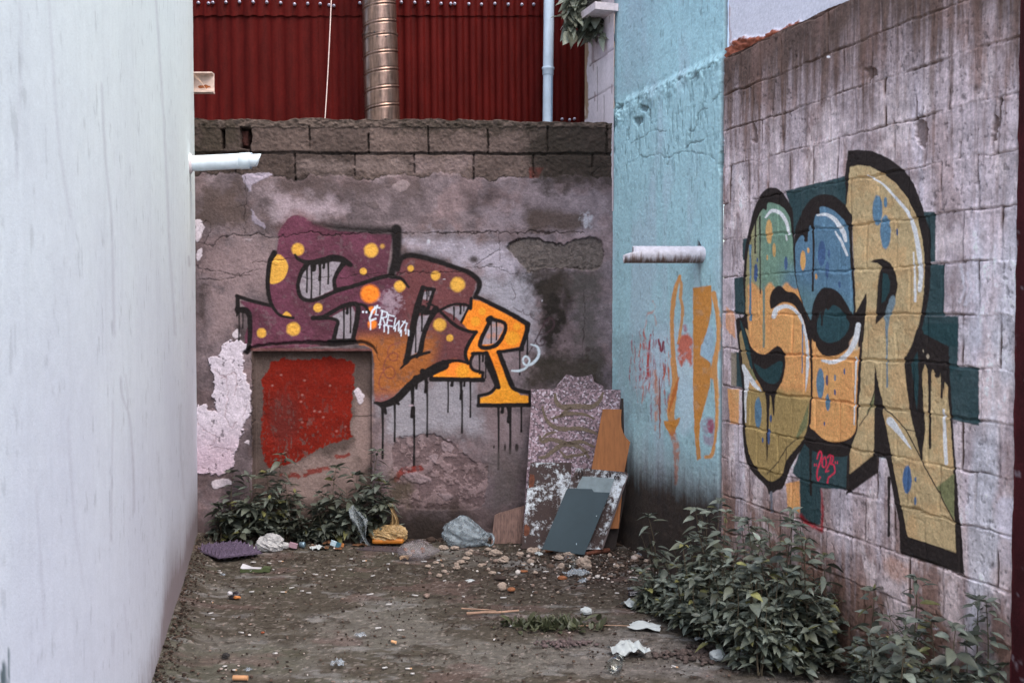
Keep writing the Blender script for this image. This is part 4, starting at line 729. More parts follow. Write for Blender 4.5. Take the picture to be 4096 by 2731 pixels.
# ------------------------------------------------------------------ blue house side and the white wall above the blocks
def build_blue():
    KBl = 1.30; st = .0055
    s_ = np.arange(-.012, S_JOINT - .012, st); zs = np.concatenate((np.arange(-.06, 4.3, st), np.arange(4.3, 5.0, .1)))
    S, Z = np.meshgrid(s_, zs)
    P = R_0 - R_NRM * .004 + S[..., None] * R_DIR + np.array((0, 0, 1.0)) * Z[..., None]
    c = Canvas(P, KBl); x, y = c.px, c.py; sw, zw = S.ravel(), Z.ravel()
    n1 = fbm(sw * 3, zw * 3, 311, 5, .6); n2 = fbm(sw * 14, zw * 14, 312, 4, .6); n3 = fbm(sw * 60, zw * 60, 313, 3); vs = fbm(sw * 30, zw * 1.5, 314, 4, .6)
    c.col[:] = lin((156, 190, 197)) * KBl * (.80 + .22 * n1 + .16 * vs)[:, None] * (.9 + .2 * n2)[:, None]
    grey = ss(.5, .75, fbm(sw * 5, zw * 1.5, 315, 4)) * .5; c.col = c.col * (1 - grey[:, None]) + grey[:, None] * lin((166, 182, 194)) * KBl
    c.blot(T3((610, 0), (960, 0), (900, 400), (800, 800), (600, 850)), (146, 168, 176), 90, .6, 40, seed=316)
    # lower half: painted blockwork standing a little proud, with a ragged shoulder
    line = 3.03 + .03 * (fbm(sw * 5, zw * 0, 317, 4) - .5) - .05 * (sw < .2); low = ss(.03, -.03, zw - line)
    c.h += -.012 + .02 * low + .004 * n2 + .003 * n3
    band = np.exp(-((zw - line + .04) / .07) ** 2) * ss(.32, .6, fbm(sw * 8, zw * 8, 318, 4)); rg = fbm(sw * 22, zw * 22, 319, 4, .65)
    c.h += band * (.026 * (rg - .42)) * (1 + 1.9 * ss(.5, .1, sw)); c.col *= (1 - .4 * band * ss(.5, .38, rg))[:, None]
    faint = low * ss(2.2, 2.75, zw); wz = zw + .012 * (fbm(sw * 7, zw * 3, 320, 3) - .5); dz = abs(wz - .2 * np.round(wz / .2)); lump = fbm(sw * 28, zw * 28, 321, 4, .7)
    a = .6 * (1 - ss(.003, .012, dz)) * ss(.5, .62, lump) * ss(2.3, 2.8, zw) * low * ss(.35, .6, fbm(sw * 4, zw * 9, 328, 3)); c.h -= .010 * a; c.col *= (1 - .4 * a)[:, None]
    pk = ss(.60, .70, fbm(sw * 40, zw * 14, 322, 3)) * faint; c.h -= .004 * pk; c.col *= (1 - .3 * pk)[:, None]
    c.col *= (1 - .3 * ss(.72, .8, fbm(sw * 45, zw * 12, 326, 3)))[:, None]
    for pl, w in ((T3((1260, 1180), (1310, 1160), (1330, 1060), (1380, 970), (1420, 970)), 6), (T3((1225, 1320), (1300, 1280), (1400, 1250)), 9), (T3((1270, 1150), (1265, 1240)), 7), (T3((750, 1280), (930, 1180), (1060, 1180)), 4), (T3((800, 1340), (860, 1410), (1000, 1380), (1070, 1420), (1200, 1360), (1400, 1380), (1500, 1430)), 4), (T3((1075, 1290), (1075, 1480)), 3), (T3((1290, 700), (1330, 660), (1450, 600)), 9), (T3((720, 1090), (715, 1250)), 3), (T3((830, 960), (900, 960), (915, 1080)), 8), (T3((1460, 920), (1540, 830)), 5)):
        c.stroke(pl, w * .7, (84, 98, 102), 4, .7, None, 9, h=-.007)
    for q in (((590, 930), (650, 930), (650, 980), (600, 985)), ((820, 940), (890, 960), (870, 1000), (830, 985)), ((760, 1060), (840, 1050), (800, 1150))): c.fill(T3(*q), (70, 80, 82), 6, .7, None, 9, h=-.02)
    # dirty water marks, old paint strokes
    c.blot(J((80, -100), (330, -100), (330, 480), (180, 460), (120, 260)), (128, 152, 158), 40, .55, 40, seed=323, scale=16)
    c.fill(I((560, 1180), (740, 1230), (740, 1568), (360, 1700), (330, 1400)), (190, 206, 218), 60, .55, None, 10); c.fill(J((560, 90), (670, 120), (660, 500), (570, 560)), (186, 206, 218), 30, .7, None, 8); c.fill(I((800, 1240), (900, 1200), (900, 1460), (810, 1400)), (160, 182, 204), 20, .6, None, 6)
    OR1, OR2 = (206, 144, 80), (198, 132, 56)
    rs = np.random.RandomState(5); CR = ((150, 28, 44), (176, 70, 54), (138, 52, 84), (190, 96, 56), (150, 40, 60))
    for k in range(46):
        x0 = rs.uniform(250, 560); t = (x0 - 250) / 310; y0 = rs.uniform(1180, 1500) if k < 26 else rs.uniform(1400, 1800); L = rs.uniform(90, 330)
        p = I((x0, y0), (x0 + rs.uniform(-12, 12), y0 + L * .5), (x0 + rs.uniform(-16, 16), y0 + L)); c.stroke(p, np.array((4, rs.uniform(5, 16), 3)) * I.k, CR[k % 5], 4, rs.uniform(.4, .9), 2, 4, wear=.8)
    c.stroke(I((410, 1250), (392, 1400), (384, 1568), (350, 1640)), np.array((10, 16, 24, 6)) * I.k, (160, 32, 44), 4, .9, 2, 3, wear=.5); c.stroke(I((355, 1230), (385, 1420), (400, 1700)), 14 * I.k, (186, 80, 60), 5, .7, 2, 4, wear=.7)
    c.stroke(I((475, 1290), (495, 1380), (512, 1310)), 18 * I.k, (130, 24, 44), 4, .9, 2, 3); c.stroke(I((430, 990), (440, 1060), (385, 1090)), 14 * I.k, (196, 130, 110), 6, .7, 2, 4, wear=.9); c.stroke(I((440, 1070), (450, 1180)), 9 * I.k, (190, 136, 120), 5, .6, 2, 4, wear=.9); c.stroke(I((380, 1090), (362, 1230)), 7 * I.k, (190, 120, 110), 5, .6, 2, 4, wear=.8)
    c.stroke(I((680, 1180), (690, 1270)), 26 * I.k, (170, 60, 80), 6, .6, 2, 5, wear=.8); c.fill(I((632, 1280), (735, 1270), (728, 1500), (690, 1440), (640, 1500)), (198, 96, 66), 10, .9, 2, 7, wear=.5)
    c.stroke(J((400, 150), (405, 400), (395, 560)), np.array((24, 30, 10)) * J.k, (196, 130, 92), 6, .6, 2, 4, wear=.8); c.stroke(J((425, 200), (428, 400), (430, 610)), np.array((6, 14, 5)) * J.k, (140, 70, 46), 4, .9, 2, 2)
    c.fill(J((760, 500), (805, 490), (800, 570), (770, 570)), (160, 50, 66), 8, .85, 2, 4, wear=.4); c.fill(J((730, 490), (800, 480), (810, 650), (740, 640)), (150, 86, 120), 14, .5, 2, 6, wear=.8)
    c.stroke(I((640, 790), (605, 900), (582, 1050), (578, 1250), (600, 1568)) + J((520, 60), (535, 220), (505, 420), (520, 520)), np.array((20, 34, 34, 30, 40, 40, 46, 60, 40)) * .54, OR1, 3.5, .95, 2, 2)
    c.stroke(I((640, 790), (652, 880), (645, 960), (662, 1060), (640, 1250), (625, 1320)), np.array((18, 24, 26, 24, 22, 10)) * I.k, OR1, 3.5, .9, 2, 2)
    c.stroke(J((560, 190), (530, 300), (490, 430)), np.array((10, 30, 10)) * J.k, (190, 104, 50), 4, .8, 2, 3); c.fill(J((455, 495), (520, 490), (570, 470), (545, 545), (520, 600), (490, 575)), OR2, 4, .95, 2, 3); c.stroke(J((520, 590), (545, 700), (540, 930)), np.array((50, 44, 16)) * J.k, (184, 112, 78), 6, .75, 2, 4, wear=.6)
    c.fill(I((742, 885), (885, 864), (892, 1050), (852, 1230), (806, 1340), (800, 1410), (880, 1470), (895, 1620)) + J((784, 150), (780, 250), (740, 400), (712, 500), (704, 620), (716, 750), (688, 768), (670, 560), (660, 250), (662, 0)), OR2, 3.5, .96, 2, 2, False, wear=.12)
    c.stroke(I((905, 930), (935, 1100), (938, 1300), (915, 1450), (905, 1568)) + J((812, 140), (826, 330), (826, 480), (815, 620), (792, 730), (748, 745)), np.array((40, 26, 24, 40, 60, 36, 26, 22, 20, 30, 24)) * .54, OR1, 3.5, .95, 2, 2)
    # rising damp and black mould at the foot, also back-corner shadow painted in
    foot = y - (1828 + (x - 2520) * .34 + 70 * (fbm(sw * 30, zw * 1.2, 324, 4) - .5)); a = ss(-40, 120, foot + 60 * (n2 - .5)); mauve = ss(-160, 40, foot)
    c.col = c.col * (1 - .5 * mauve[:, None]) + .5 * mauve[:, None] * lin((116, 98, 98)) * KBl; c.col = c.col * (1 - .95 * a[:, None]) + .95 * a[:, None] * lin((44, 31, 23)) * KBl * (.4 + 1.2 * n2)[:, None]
    c.stroke(I((792, 700), (795, 760), (800, 860)), np.array((30, 16, 6)) * I.k, (118, 128, 136), 10, .7); c.fill(I((770, 560), (778, 505), (808, 560)), (84, 82, 84), 4, .9, None, 1, False, h=-.01)
    edge = ss(S_JOINT - .05, S_JOINT - .015, sw + .012 * (fbm(sw * 0, zw * 14, 325, 4) - .5)); c.col = c.col * (1 - .75 * edge[:, None]) + .75 * edge[:, None] * lin((88, 76, 78)) * KBl; c.h -= .012 * edge
    c.fill(T3((1545, 1340), (1570, 1320), (1600, 1400), (1620, 1500), (1560, 1560), (1530, 1540)), (46, 38, 36), 5, 1, None, 4, h=-.06)
    c.h += .02 * (fbm(sw * 40, zw * 9, 327, 3) - .5) * ss(.02, 0, sw)
    c.col = np.clip(c.col, .004, .85)
    root = thing('house_side_wall', tuple(R_0 + R_DIR * .7), 'pale blue painted house wall with orange and red paint strokes, black mould at its foot', 'wall')
    n, m = c.sh; V = (P + c.h.reshape(c.sh)[..., None] * R_NRM).reshape(-1, 3) - np.array(root.location); Q = grid_quads(n, m)[:, ::-1]; fc = c.cls[Q[:, 0]]
    left = np.arange(n) * m; lr = V[left] - R_NRM * .3; i2 = np.arange(n - 1); k0 = n * m
    VW = np.vstack((V, lr)); CW = np.vstack((c.col, np.tile(lin((120, 140, 146)), (n, 1))))
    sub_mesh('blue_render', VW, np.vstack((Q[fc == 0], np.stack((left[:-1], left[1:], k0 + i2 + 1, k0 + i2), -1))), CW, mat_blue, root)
    sub_mesh('painted_lettering', V, Q[fc == 2], c.col, mat_blue, root)['label'] = 'faded orange letters and red scrawl on the blue wall'
    # white wall over the block wall, brick showing at its ragged foot
    s_ = np.arange(S_JOINT - .012, S_END + .9, .012); zs = np.concatenate((np.arange(2.7, 4.3, .008), np.arange(4.3, 5.0, .1)))
    S, Z = np.meshgrid(s_, zs); P = R_0 - R_NRM * .03 + S[..., None] * R_DIR + np.array((0, 0, 1.0)) * Z[..., None]
    c = Canvas(P, 1.2); x, y = c.px, c.py; sw, zw = S.ravel(), Z.ravel(); n2 = fbm(sw * 14, zw * 14, 331, 4); n1 = fbm(sw * 4, zw * 4, 332, 4)
    c.col[:] = lin((222, 220, 230)) * 1.05 * (.92 + .12 * n1)[:, None]; c.h += .004 * n2
    br = T3((1540, 620), (1560, 500), (1620, 400), (1700, 350), (1800, 340), (1890, 340), (1960, 300), (2060, 270), (2240, 180), (2300, 300), (1700, 640)); i, a = c.fill(br, None, 6, 1, 3, 16, False)
    nn = fbm(x[i] / 16, y[i] / 10, 333, 4, .7); c.blend(i, a, lin((136, 78, 60))[None] * 1.2 * (.25 + 1.5 * nn)[:, None], 3, 0); c.h[i] += a * (.05 * nn - .012)
    ed = T3((1600, 0), (1606, 120), (1600, 200), (1625, 330), (1590, 400)); c.stroke(ed, 8, (170, 130, 124), 5, .6, None, 6)
    n, m = c.sh; V = (P + c.h.reshape(c.sh)[..., None] * R_NRM).reshape(-1, 3); Q = grid_quads(n, m)[:, ::-1]; fc = c.cls[Q[:, 0]]
    r2 = thing('house_side_wall', tuple(R_0 + R_DIR * (S_JOINT + .9) + np.array((0, 0, 2.7))), 'white house wall rising behind the concrete block wall, red brick showing at its foot', 'wall'); V = V - np.array(r2.location)
    sub_mesh('white_render', V, Q[fc == 0], c.col, mat_blue, r2); sub_mesh('bare_brick', V, Q[fc == 3], c.col, mat_mural, r2)
build_blue()

# ------------------------------------------------------------------ left building wall
def build_left():
    s0 = -.01; s_ = np.concatenate((np.arange(s0, 6.0, .012), np.arange(6.0, 9.5, .1))); zs = np.concatenate((np.arange(-.06, 3.6, .012), np.arange(3.6, 5.2, .12)))
    S, Z = np.meshgrid(s_, zs); P = L_0 + S[..., None] * L_DIR + np.array((0, 0, 1.0)) * Z[..., None]
    c = Canvas(P, 1.0); sw, zw = S.ravel(), Z.ravel(); dd = P.reshape(-1, 3); vis = dd[:, 1] > .6
    c.px = np.where(vis, c.px, -9999); n1 = fbm(sw * 1.5, zw * 1.2, 411, 4); vs = fbm(sw * 16, zw * .5, 412, 4, .6); v2 = fbm(sw * 45, zw * .9, 413, 3); n2 = fbm(sw * 30, zw * 30, 414, 4)
    cool, warm = lin((226, 236, 233)), lin((204, 207, 219))  # cool-to-lavender shift of the light, painted into the wall colour
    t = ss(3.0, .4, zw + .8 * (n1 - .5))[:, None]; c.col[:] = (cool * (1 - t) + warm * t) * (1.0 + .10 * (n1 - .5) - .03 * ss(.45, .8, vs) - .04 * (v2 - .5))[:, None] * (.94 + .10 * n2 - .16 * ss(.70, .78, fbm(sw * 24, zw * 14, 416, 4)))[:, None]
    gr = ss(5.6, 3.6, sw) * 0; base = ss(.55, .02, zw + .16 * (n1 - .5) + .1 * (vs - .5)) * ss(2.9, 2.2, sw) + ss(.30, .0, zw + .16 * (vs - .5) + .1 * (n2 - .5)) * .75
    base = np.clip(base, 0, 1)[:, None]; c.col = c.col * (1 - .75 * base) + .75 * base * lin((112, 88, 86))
    L1 = Crop(0, 0, 900 / 1008.); L2 = Crop(0, 1400, 900 / 1060.)
    for cr, pl, w, o in ((L1, ((455, 380), (462, 560), (480, 800), (497, 960), (505, 1150), (512, 1500)), 6, .5), (L1, ((698, 0), (712, 200), (725, 420), (745, 760), (760, 1100), (785, 1500)), 6, .5), (L1, ((218, 0), (230, 160), (250, 480), (275, 720), (320, 990)), 9, .3), (L1, ((85, 0), (95, 200), (75, 800)), 12, .2), (L2, ((566, 130), (575, 220), (610, 330), (628, 590), (632, 760)), 5, .6), (L2, ((530, 240), (524, 560), (522, 900)), 5, .5), (L2, ((590, 120), (605, 260)), 4, .5), (L2, ((850, 260), (850, 450), (868, 700)), 4, .5), (L2, ((320, 330), (350, 780), (390, 1100)), 8, .25), (L2, ((170, 640), (190, 960), (210, 1300)), 8, .28), (L2, ((832, 950), (835, 1010)), 4, .6), (L2, ((585, 1200), (600, 1350)), 5, .3), (L1, ((845, 1150), (848, 1190)), 4, .9), (L2, ((740, 480), (760, 700)), 5, .3), (L2, ((535, 1330), (530, 1430)), 6, .35)):
        c.stroke(cr(*pl), w, (150, 144, 156), 12, o * .75, None, 2)
    for pl, w in ((((38, 1400), (40, 1450), (36, 1568)), 7), (((15, 1480), (18, 1580)), 16), (((2, 1500), (6, 1580)), 10)): c.stroke(L2(*pl), w, (44, 72, 76), 5, .85, 2, 2)
    c.h += .0015 * n2 + .006 * (n1 - .5)
    e = ss(.03, 0, sw); c.h -= e * (.010 + .02 * fbm(sw * 0, zw * 22, 415, 4))
    c.col = np.clip(c.col, .01, .86)
    root = thing('house_side_wall', tuple(L_0 + L_DIR * 3), 'tall whitewashed wall along the left of the alley with faint vertical rain streaks', 'wall')
    V = (P + c.h.reshape(c.sh)[..., None] * L_NRM).reshape(-1, 3) - np.array(root.location); n, m = c.sh; Q = grid_quads(n, m); fc = c.cls[Q[:, 0]]
    left = np.arange(n) * m; lr = V[left] - L_NRM * .3; i2 = np.arange(n - 1); k0 = n * m
    mt = attr_mat('whitewash', .85, (140, .90, 1.07), (240, .6, .003))
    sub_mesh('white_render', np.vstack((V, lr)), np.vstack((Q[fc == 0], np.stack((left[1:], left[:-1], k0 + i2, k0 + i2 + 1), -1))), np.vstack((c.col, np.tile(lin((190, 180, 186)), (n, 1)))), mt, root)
    if (fc == 2).any(): sub_mesh('paint_drips', V, Q[fc == 2], c.col, mt, root)['label'] = 'dark green paint drips near the bottom of the white wall'
build_left()
# dark red pillar closing the block wall on the right
def build_pillar():
    r = thing('painted_pillar', tuple(R_0 + R_DIR * (S_END + .3)), 'dark red painted wall end at the far right of the block wall', 'pillar')
    s_ = np.arange(0, .9, .01); zs = np.concatenate((np.arange(-.06, 3.4, .01), np.arange(3.4, 5.0, .1))); S, Z = np.meshgrid(s_, zs); n = fbm(S * 12, Z * 9, 431, 4); e = .015 * (fbm(S * 0, Z * 12, 432, 4) - .5) * ss(.05, 0, S)
    P = R_0 + (S + S_END + e)[..., None] * R_DIR + (.008 + .004 * n)[..., None] * R_NRM + np.array((0, 0, 1.0)) * Z[..., None]
    col = lin((62, 20, 25)) * (.4 + 1.1 * n.ravel())[:, None]; sp = ss(.74, .8, fbm(S * 40, Z * 30, 433, 3)).ravel()[:, None] * ss(.25, 0, S).ravel()[:, None]; col = col * (1 - .5 * sp) + .5 * sp * lin((150, 140, 150))
    V = P.reshape(-1, 3); m = len(s_); left = np.arange(len(zs)) * m; k0 = len(V); i2 = np.arange(len(zs) - 1); VW = np.vstack((V, V[left] - R_NRM * .1)) - np.array(r.location)
    np_mesh('masonry', VW, np.vstack((grid_quads(*S.shape)[:, ::-1], np.stack((left[:-1], left[1:], k0 + i2 + 1, k0 + i2), -1))), np.vstack((col, col[left])), mat_mural, r)
build_pillar()
# ================================================================== BEHIND THE BACK WALL
YR = 8.2
mat_red = None
def build_corrugated():
    global mat_red
    mat_red, nt, b = new_mat('red_sheet_paint'); r = nd(nt, 'ShaderNodeRGB'); r.outputs[0].default_value = (.062, .0046, .0036, 1)
    c1, _ = noise_mul(nt, r.outputs[0], 4, .65, 1.3, 6, vscale=(3, 1, .6)); c2, _ = noise_mul(nt, c1, 60, .85, 1.15)
    nt.links.new(c2, b.inputs['Base Color']); b.inputs['Roughness'].default_value = .6; b.inputs['Specular IOR Level'].default_value = .06; bump(nt, b, 8, .25, .01)
    root = thing('corrugated_wall', (-.9, YR, 2.5), 'dark red corrugated metal wall behind the block wall, with a row of screws', 'wall')
    def sheet(nm, x0, x1, z0, z1, dy, amp):
        xs = np.arange(x0, x1, .006); zs = np.linspace(z0, z1, 24); X, Z = np.meshgrid(xs, zs)
        ph = (X + .008 * Z + .012 * np.sin(X * 1.7)) / .1; w = np.sin(2 * PI * ph); w = np.sign(w) * abs(w) ** .55
        A_ = amp * (.55 + .6 * ss(-1.5, -.2, X)); Y = YR - A_ * w - dy
        if nm == 'upper_sheet': Z = Z - .006 * w * (Z < z0 + .02) - .01 * (fbm(X * 2.5, Z * 0, 7, 3) - .5) * (Z < z0 + .02)
        V = np.stack((X, Y, Z), -1).reshape(-1, 3) - np.array(root.location)
        return np_mesh(nm, V, grid_quads(*X.shape), None, mat_red, root, True)
    zt = on_y(1400, 66, YR)[2]
    sheet('lower_sheet', -2.75, -1.52, 1.9, zt + .1, 0, .011); sheet('lower_sheet', -1.535, 1.6, 1.9, zt + .1, .006, .013); sheet('upper_sheet', -2.75, 1.6, zt, 6.2, .016, .012)
    ms = flat_mat('galvanised_screw', (150, 146, 160), .35, 1.2, metal=.4)
    zx = []
    for cr, xs in ((T1, ((208, 25), (299, 30), (337, 23), (455, 20), (577, 17), (699, 18), (821, 20), (945, 26), (1070, 38), (1187, 33), (1300, 34), (1380, 46), (1423, 52), (1655, 28), (2027, 20), (2148, 24))), (T2, ((250, 23), (368, 33), (455, 34), (490, 34), (617, 37), (730, 40), (850, 34), (970, 40), (1092, 42), (1198, 40), (1435, 10)))):
        for q in xs: zx.append(on_y(*cr.p(*q), YR - .035))
    for cr, xs in ((T2, ((1452, 1068), (1520, 1075), (1563, 1066), (1668, 1082))),):
        for q in xs: zx.append(on_y(*cr.p(*q), YR - .03))
    for p in zx:
        m = MB(); m.tube([p + np.array((0, .02, 0)), p, p + np.array((0, -.004, 0))], [.012, .012, .008], 10); m.tube([p + np.array((0, -.004, 0)), p + np.array((0, -.009, 0))], .006, 6)
        localize(m.build('screw', ms, None, True), root)
build_corrugated()

def build_duct():
    m, nt, b = new_mat('galvanised_duct'); b.inputs['Metallic'].default_value = .75; b.inputs['Roughness'].default_value = .3
    r = nd(nt, 'ShaderNodeRGB'); r.outputs[0].default_value = (*lin((138, 112, 100)), 1); c1, _ = noise_mul(nt, r.outputs[0], 7, .4, 1.25, 5, vscale=(6, 6, .8)); c2, _ = noise_mul(nt, c1, 30, .8, 1.15); nt.links.new(c2, b.inputs['Base Color']); bump(nt, b, 14, .15, .01)
    b0 = on_y(1530, 480, 7.86); t0 = on_y(1516, 0, 7.86); ax = (t0 - b0) / np.linalg.norm(t0 - b0); R = .127
    root = thing('ventilation_duct', tuple(b0), 'spiral seamed metal ventilation duct rising in front of the red corrugated wall', 'duct')
    zseam = np.dot(on_y(1523, 140, 7.86) - b0, ax)
    def part(nm, a0, a1, rr, ph):
        nn, hh = 64, int((a1 - a0) / .004) + 2; th = np.linspace(0, 2 * PI, nn, endpoint=False); aa = np.linspace(a0, a1, hh); TH, AA = np.meshgrid(th, aa)
        pit = .128; fr = (AA / pit - TH / (2 * PI) + ph) % 1.0; d = np.minimum(fr, 1 - fr) * pit; rad = rr + .0045 * np.exp(-(d / .005) ** 2) - .003 * np.exp(-((d - .011) / .004) ** 2)
        u = np.array((1.0, 0, 0)); v = np.cross(ax, u); V = AA[..., None] * ax + rad[..., None] * (np.cos(TH)[..., None] * u + np.sin(TH)[..., None] * v)
        i = np.arange(hh * nn).reshape(hh, nn); j = np.roll(i, -1, 1); Q = np.stack((i[:-1], j[:-1], j[1:], i[1:]), -1).reshape(-1, 4)
        return np_mesh(nm, V.reshape(-1, 3), Q, None, m, root, True)
    part('lower_section', -.5, zseam, R, .1); part('upper_section', zseam - .01, 2.6, R - .004, .4)
    k = MB(); k.tube([ax * (zseam - .012), ax * (zseam + .004)], R + .004, 48, cap=False); k.build('collar', m, root, True)
    mr = flat_mat('duct_rivet', (50, 46, 46), .5)
    for q in ((1788, 285), (1912, 285), (1722, 337), (1812, 327), (1890, 325)):
        p = on_y(*T1.p(*q), 7.86 - R + .0); dx = p[0] - (b0 + ax * np.dot(p - b0, ax))[0]; yy = 7.86 - math.sqrt(max(R * R - dx * dx, 1e-4)); p[1] = yy
        k = MB(); k.tube([p + np.array((0, .004, 0)), p + np.array((0, -.005, 0))], .006, 8); localize(k.build('rivet', mr, None), root)
build_duct()
def build_pipes():
    mw = flat_mat('pale_pvc', (172, 186, 200), .45, 1.15, (9, .86, 1.08), (40, .1, .003)); md = flat_mat('pvc_print', (96, 124, 148), .6)
    a, b = on_y(2190, 487, 7.95), on_y(2196, 0, 7.95); ax = (b - a) / np.linalg.norm(b - a); r = .0385
    root = thing('drain_downpipe', tuple(a), 'pale grey plastic downpipe with a socket joint on the red corrugated wall', 'pipe'); L = np.linalg.norm(b - a)
    zj = np.dot(on_y(2192, 275, 7.95) - a, ax)
    k = MB(); k.tube([ax * -.5, ax * zj], r - .002, 32, cap=False); k.build('lower_pipe', mw, root, True)
    k = MB(); k.tube([ax * zj, ax * (L + 2)], r, 32, cap=False); k.build('upper_pipe', mw, root, True)
    k = MB(); k.tube([ax * (zj - .05), ax * (zj - .045), ax * (zj - .01), ax * (zj - .005), ax * (zj + .008), ax * (zj + .012)], [r, r + .003, r + .003, r + .007, r + .007, r], 32); k.build('socket', mw, root, True)
    k = MB()
    for o in (.024, .028, .033): k.tube([np.array((o, -math.sqrt(r * r - o * o), 0)) + ax * -.4, np.array((o, -math.sqrt(r * r - o * o), 0)) + ax * (zj - .06)], .0012, 5)
    k.build('printed_lines', md, root)
    pts = [on_y(x, y, 7.7) for x, y in ((1327, -60), (1325, 0), (1320, 120), (1312, 280), (1305, 400), (1299, 490))]
    k = MB(); k.tube(catmull(pts, False, 5), .0036, 8); o = k.build('hanging_cable', flat_mat('white_cable', (196, 176, 170), .6), None, True); tag(o, 'thin white cable hanging in front of the red corrugated wall', 'cable')
build_pipes()
# panelled white wall strip and window ledge behind the back wall
def build_panel_wall():
    e0 = 7.93; sg = lambda yy: (YB - yy) * math.hypot(RS, 1)
    mw = attr_mat('white_panelling', .7, (40, .9, 1.1), (60, .25, .004)); s0, s1 = sg(e0), sg(7.41)
    s_ = np.arange(s0, s1 + .008, .008); zs = np.arange(2.3, 6.2, .01); S, Z = np.meshgrid(s_, zs); P = R_0 + R_NRM * .012 + S[..., None] * R_DIR + np.array((0, 0, 1.)) * Z[..., None]
    c = Canvas(P, 1.15); x, y = c.px, c.py; n = fbm(S.ravel() * 20, Z.ravel() * 2, 511, 4); c.col[:] = lin((212, 202, 208)) * 1.05 * (.86 + .22 * n)[:, None]
    for pl, w in ((T2((1690, 895), (1860, 800), (1960, 750)), 4), (T2((1740, 556), (1960, 412)), 4), (T2((1700, 590), (1745, 545)), 5), (T2((1765, 600), (1765, 1000)), 2), (T2((1825, 860), (1825, 1090)), 2)): c.stroke(pl, w, (88, 72, 74), 3, .9, None, 1, False, h=-.006)
    for pl, w in ((T2((1728, 330), (1728, 560)), 12), (T2((1732, 580), (1732, 630)), 5), (T2((1745, 830), (1745, 905)), 7), (T2((1898, 765), (1898, 835)), 6), (T2((1876, 150), (1876, 205)), 5)): c.stroke(pl, w * .8, (140, 120, 122), 4, .8)
    c.fill(T2((1740, 330), (1900, 200), (1900, 480), (1760, 520)), (176, 160, 174), 40, .5, None, 10)
    i, a = c.fill(T2((1600, 300), (1680, 340), (1690, 480), (1672, 640), (1690, 880), (1686, 1060), (1600, 1080)), (150, 126, 104), 3, 1, None, 4, False)
    c.fill(T2((1608, 480), (1612, 700), (1650, 900), (1672, 1040), (1640, 1040), (1605, 1010)), (196, 176, 158), 3, 1, None, 3, False)
    root = thing('house_side_wall', tuple(R_0 + R_DIR * (s0 + s1) / 2 + np.array((0, 0, 2.3))), 'narrow strip of white panelled house wall between red sheeting and blue wall', 'wall')
    V = (P + c.h.reshape(c.sh)[..., None] * R_NRM).reshape(-1, 3); nn, m = c.sh; left = np.arange(nn) * m; i2 = np.arange(nn - 1); VW = np.vstack((V, V[left] - R_NRM * .3)) - np.array(root.location); k0 = nn * m
    np_mesh('panelling', VW, np.vstack((grid_quads(nn, m)[:, ::-1], np.stack((left[:-1], left[1:], k0 + i2 + 1, k0 + i2), -1))), np.vstack((np.clip(c.col, .01, .85), np.tile(lin((150, 128, 108)), (nn, 1)))), mw, root)
    ms = flat_mat('white_sill', (196, 182, 184), .6, 1.15); mg = flat_mat('dark_grille', (44, 38, 38), .6)
    p = on_right(*T2.p(1900, 150)); q = on_right(*T2.p(1760, 190))
    sd = R_DIR; c0 = on_right(*T2.p(1860, 150)); R = Matrix.Rotation(math.atan2(sd[1], sd[0]), 3, 'Z')
    k = MB(); cc = c0 + R_NRM * .075 + np.array((0, 0, .02)); k.box(cc, (.34, .17, .05), 0, R); localize(k.build('ledge', ms, None), root)
    k = MB(); top = cc + np.array((0, 0, .045)); k.box(top + R_NRM * .05, (.34, .012, .03), 0, R)
    for j in range(12): k.box(top + R_NRM * .05 + sd * (-.16 + j * .029) + np.array((0, 0, .12)), (.005, .005, .24), 0, R)
    for j in range(8): k.box(top + R_NRM * .05 + np.array((0, 0, .02 + j * .03)), (.34, .005, .005), 0, R)
    localize(k.build('window_grille', mg, None), root)
build_panel_wall()
# ------------------------------------------------------------------ stubs sticking out of the side walls
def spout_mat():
    m, nt, b = new_mat('streaked_spout'); tc = nd(nt, 'ShaderNodeTexCoord'); sp = nd(nt, 'ShaderNodeSeparateXYZ'); nt.links.new(tc.outputs['Object'], sp.inputs[0])
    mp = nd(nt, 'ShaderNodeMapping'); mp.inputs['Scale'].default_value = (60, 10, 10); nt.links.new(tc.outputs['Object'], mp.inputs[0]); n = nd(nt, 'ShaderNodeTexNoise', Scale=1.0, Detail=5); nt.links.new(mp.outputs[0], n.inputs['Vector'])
    ad = nd(nt, 'ShaderNodeMath', operation='MULTIPLY_ADD'); nt.links.new(sp.outputs[2], ad.inputs[0]); ad.inputs[1].default_value = 7.0; nt.links.new(n.outputs['Fac'], ad.inputs[2])  # streaky tone, darker towards the underside of the pipe
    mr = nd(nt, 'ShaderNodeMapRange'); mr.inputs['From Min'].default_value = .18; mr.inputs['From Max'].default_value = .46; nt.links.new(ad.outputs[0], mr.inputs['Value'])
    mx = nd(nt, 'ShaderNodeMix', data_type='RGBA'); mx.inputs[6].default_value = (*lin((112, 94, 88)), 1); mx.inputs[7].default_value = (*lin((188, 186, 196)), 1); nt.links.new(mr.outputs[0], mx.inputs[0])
    c1, _ = noise_mul(nt, mx.outputs[2], 40, .8, 1.15); nt.links.new(c1, b.inputs['Base Color']); b.inputs['Roughness'].default_value = .75; bump(nt, b, 60, .35, .005); return m
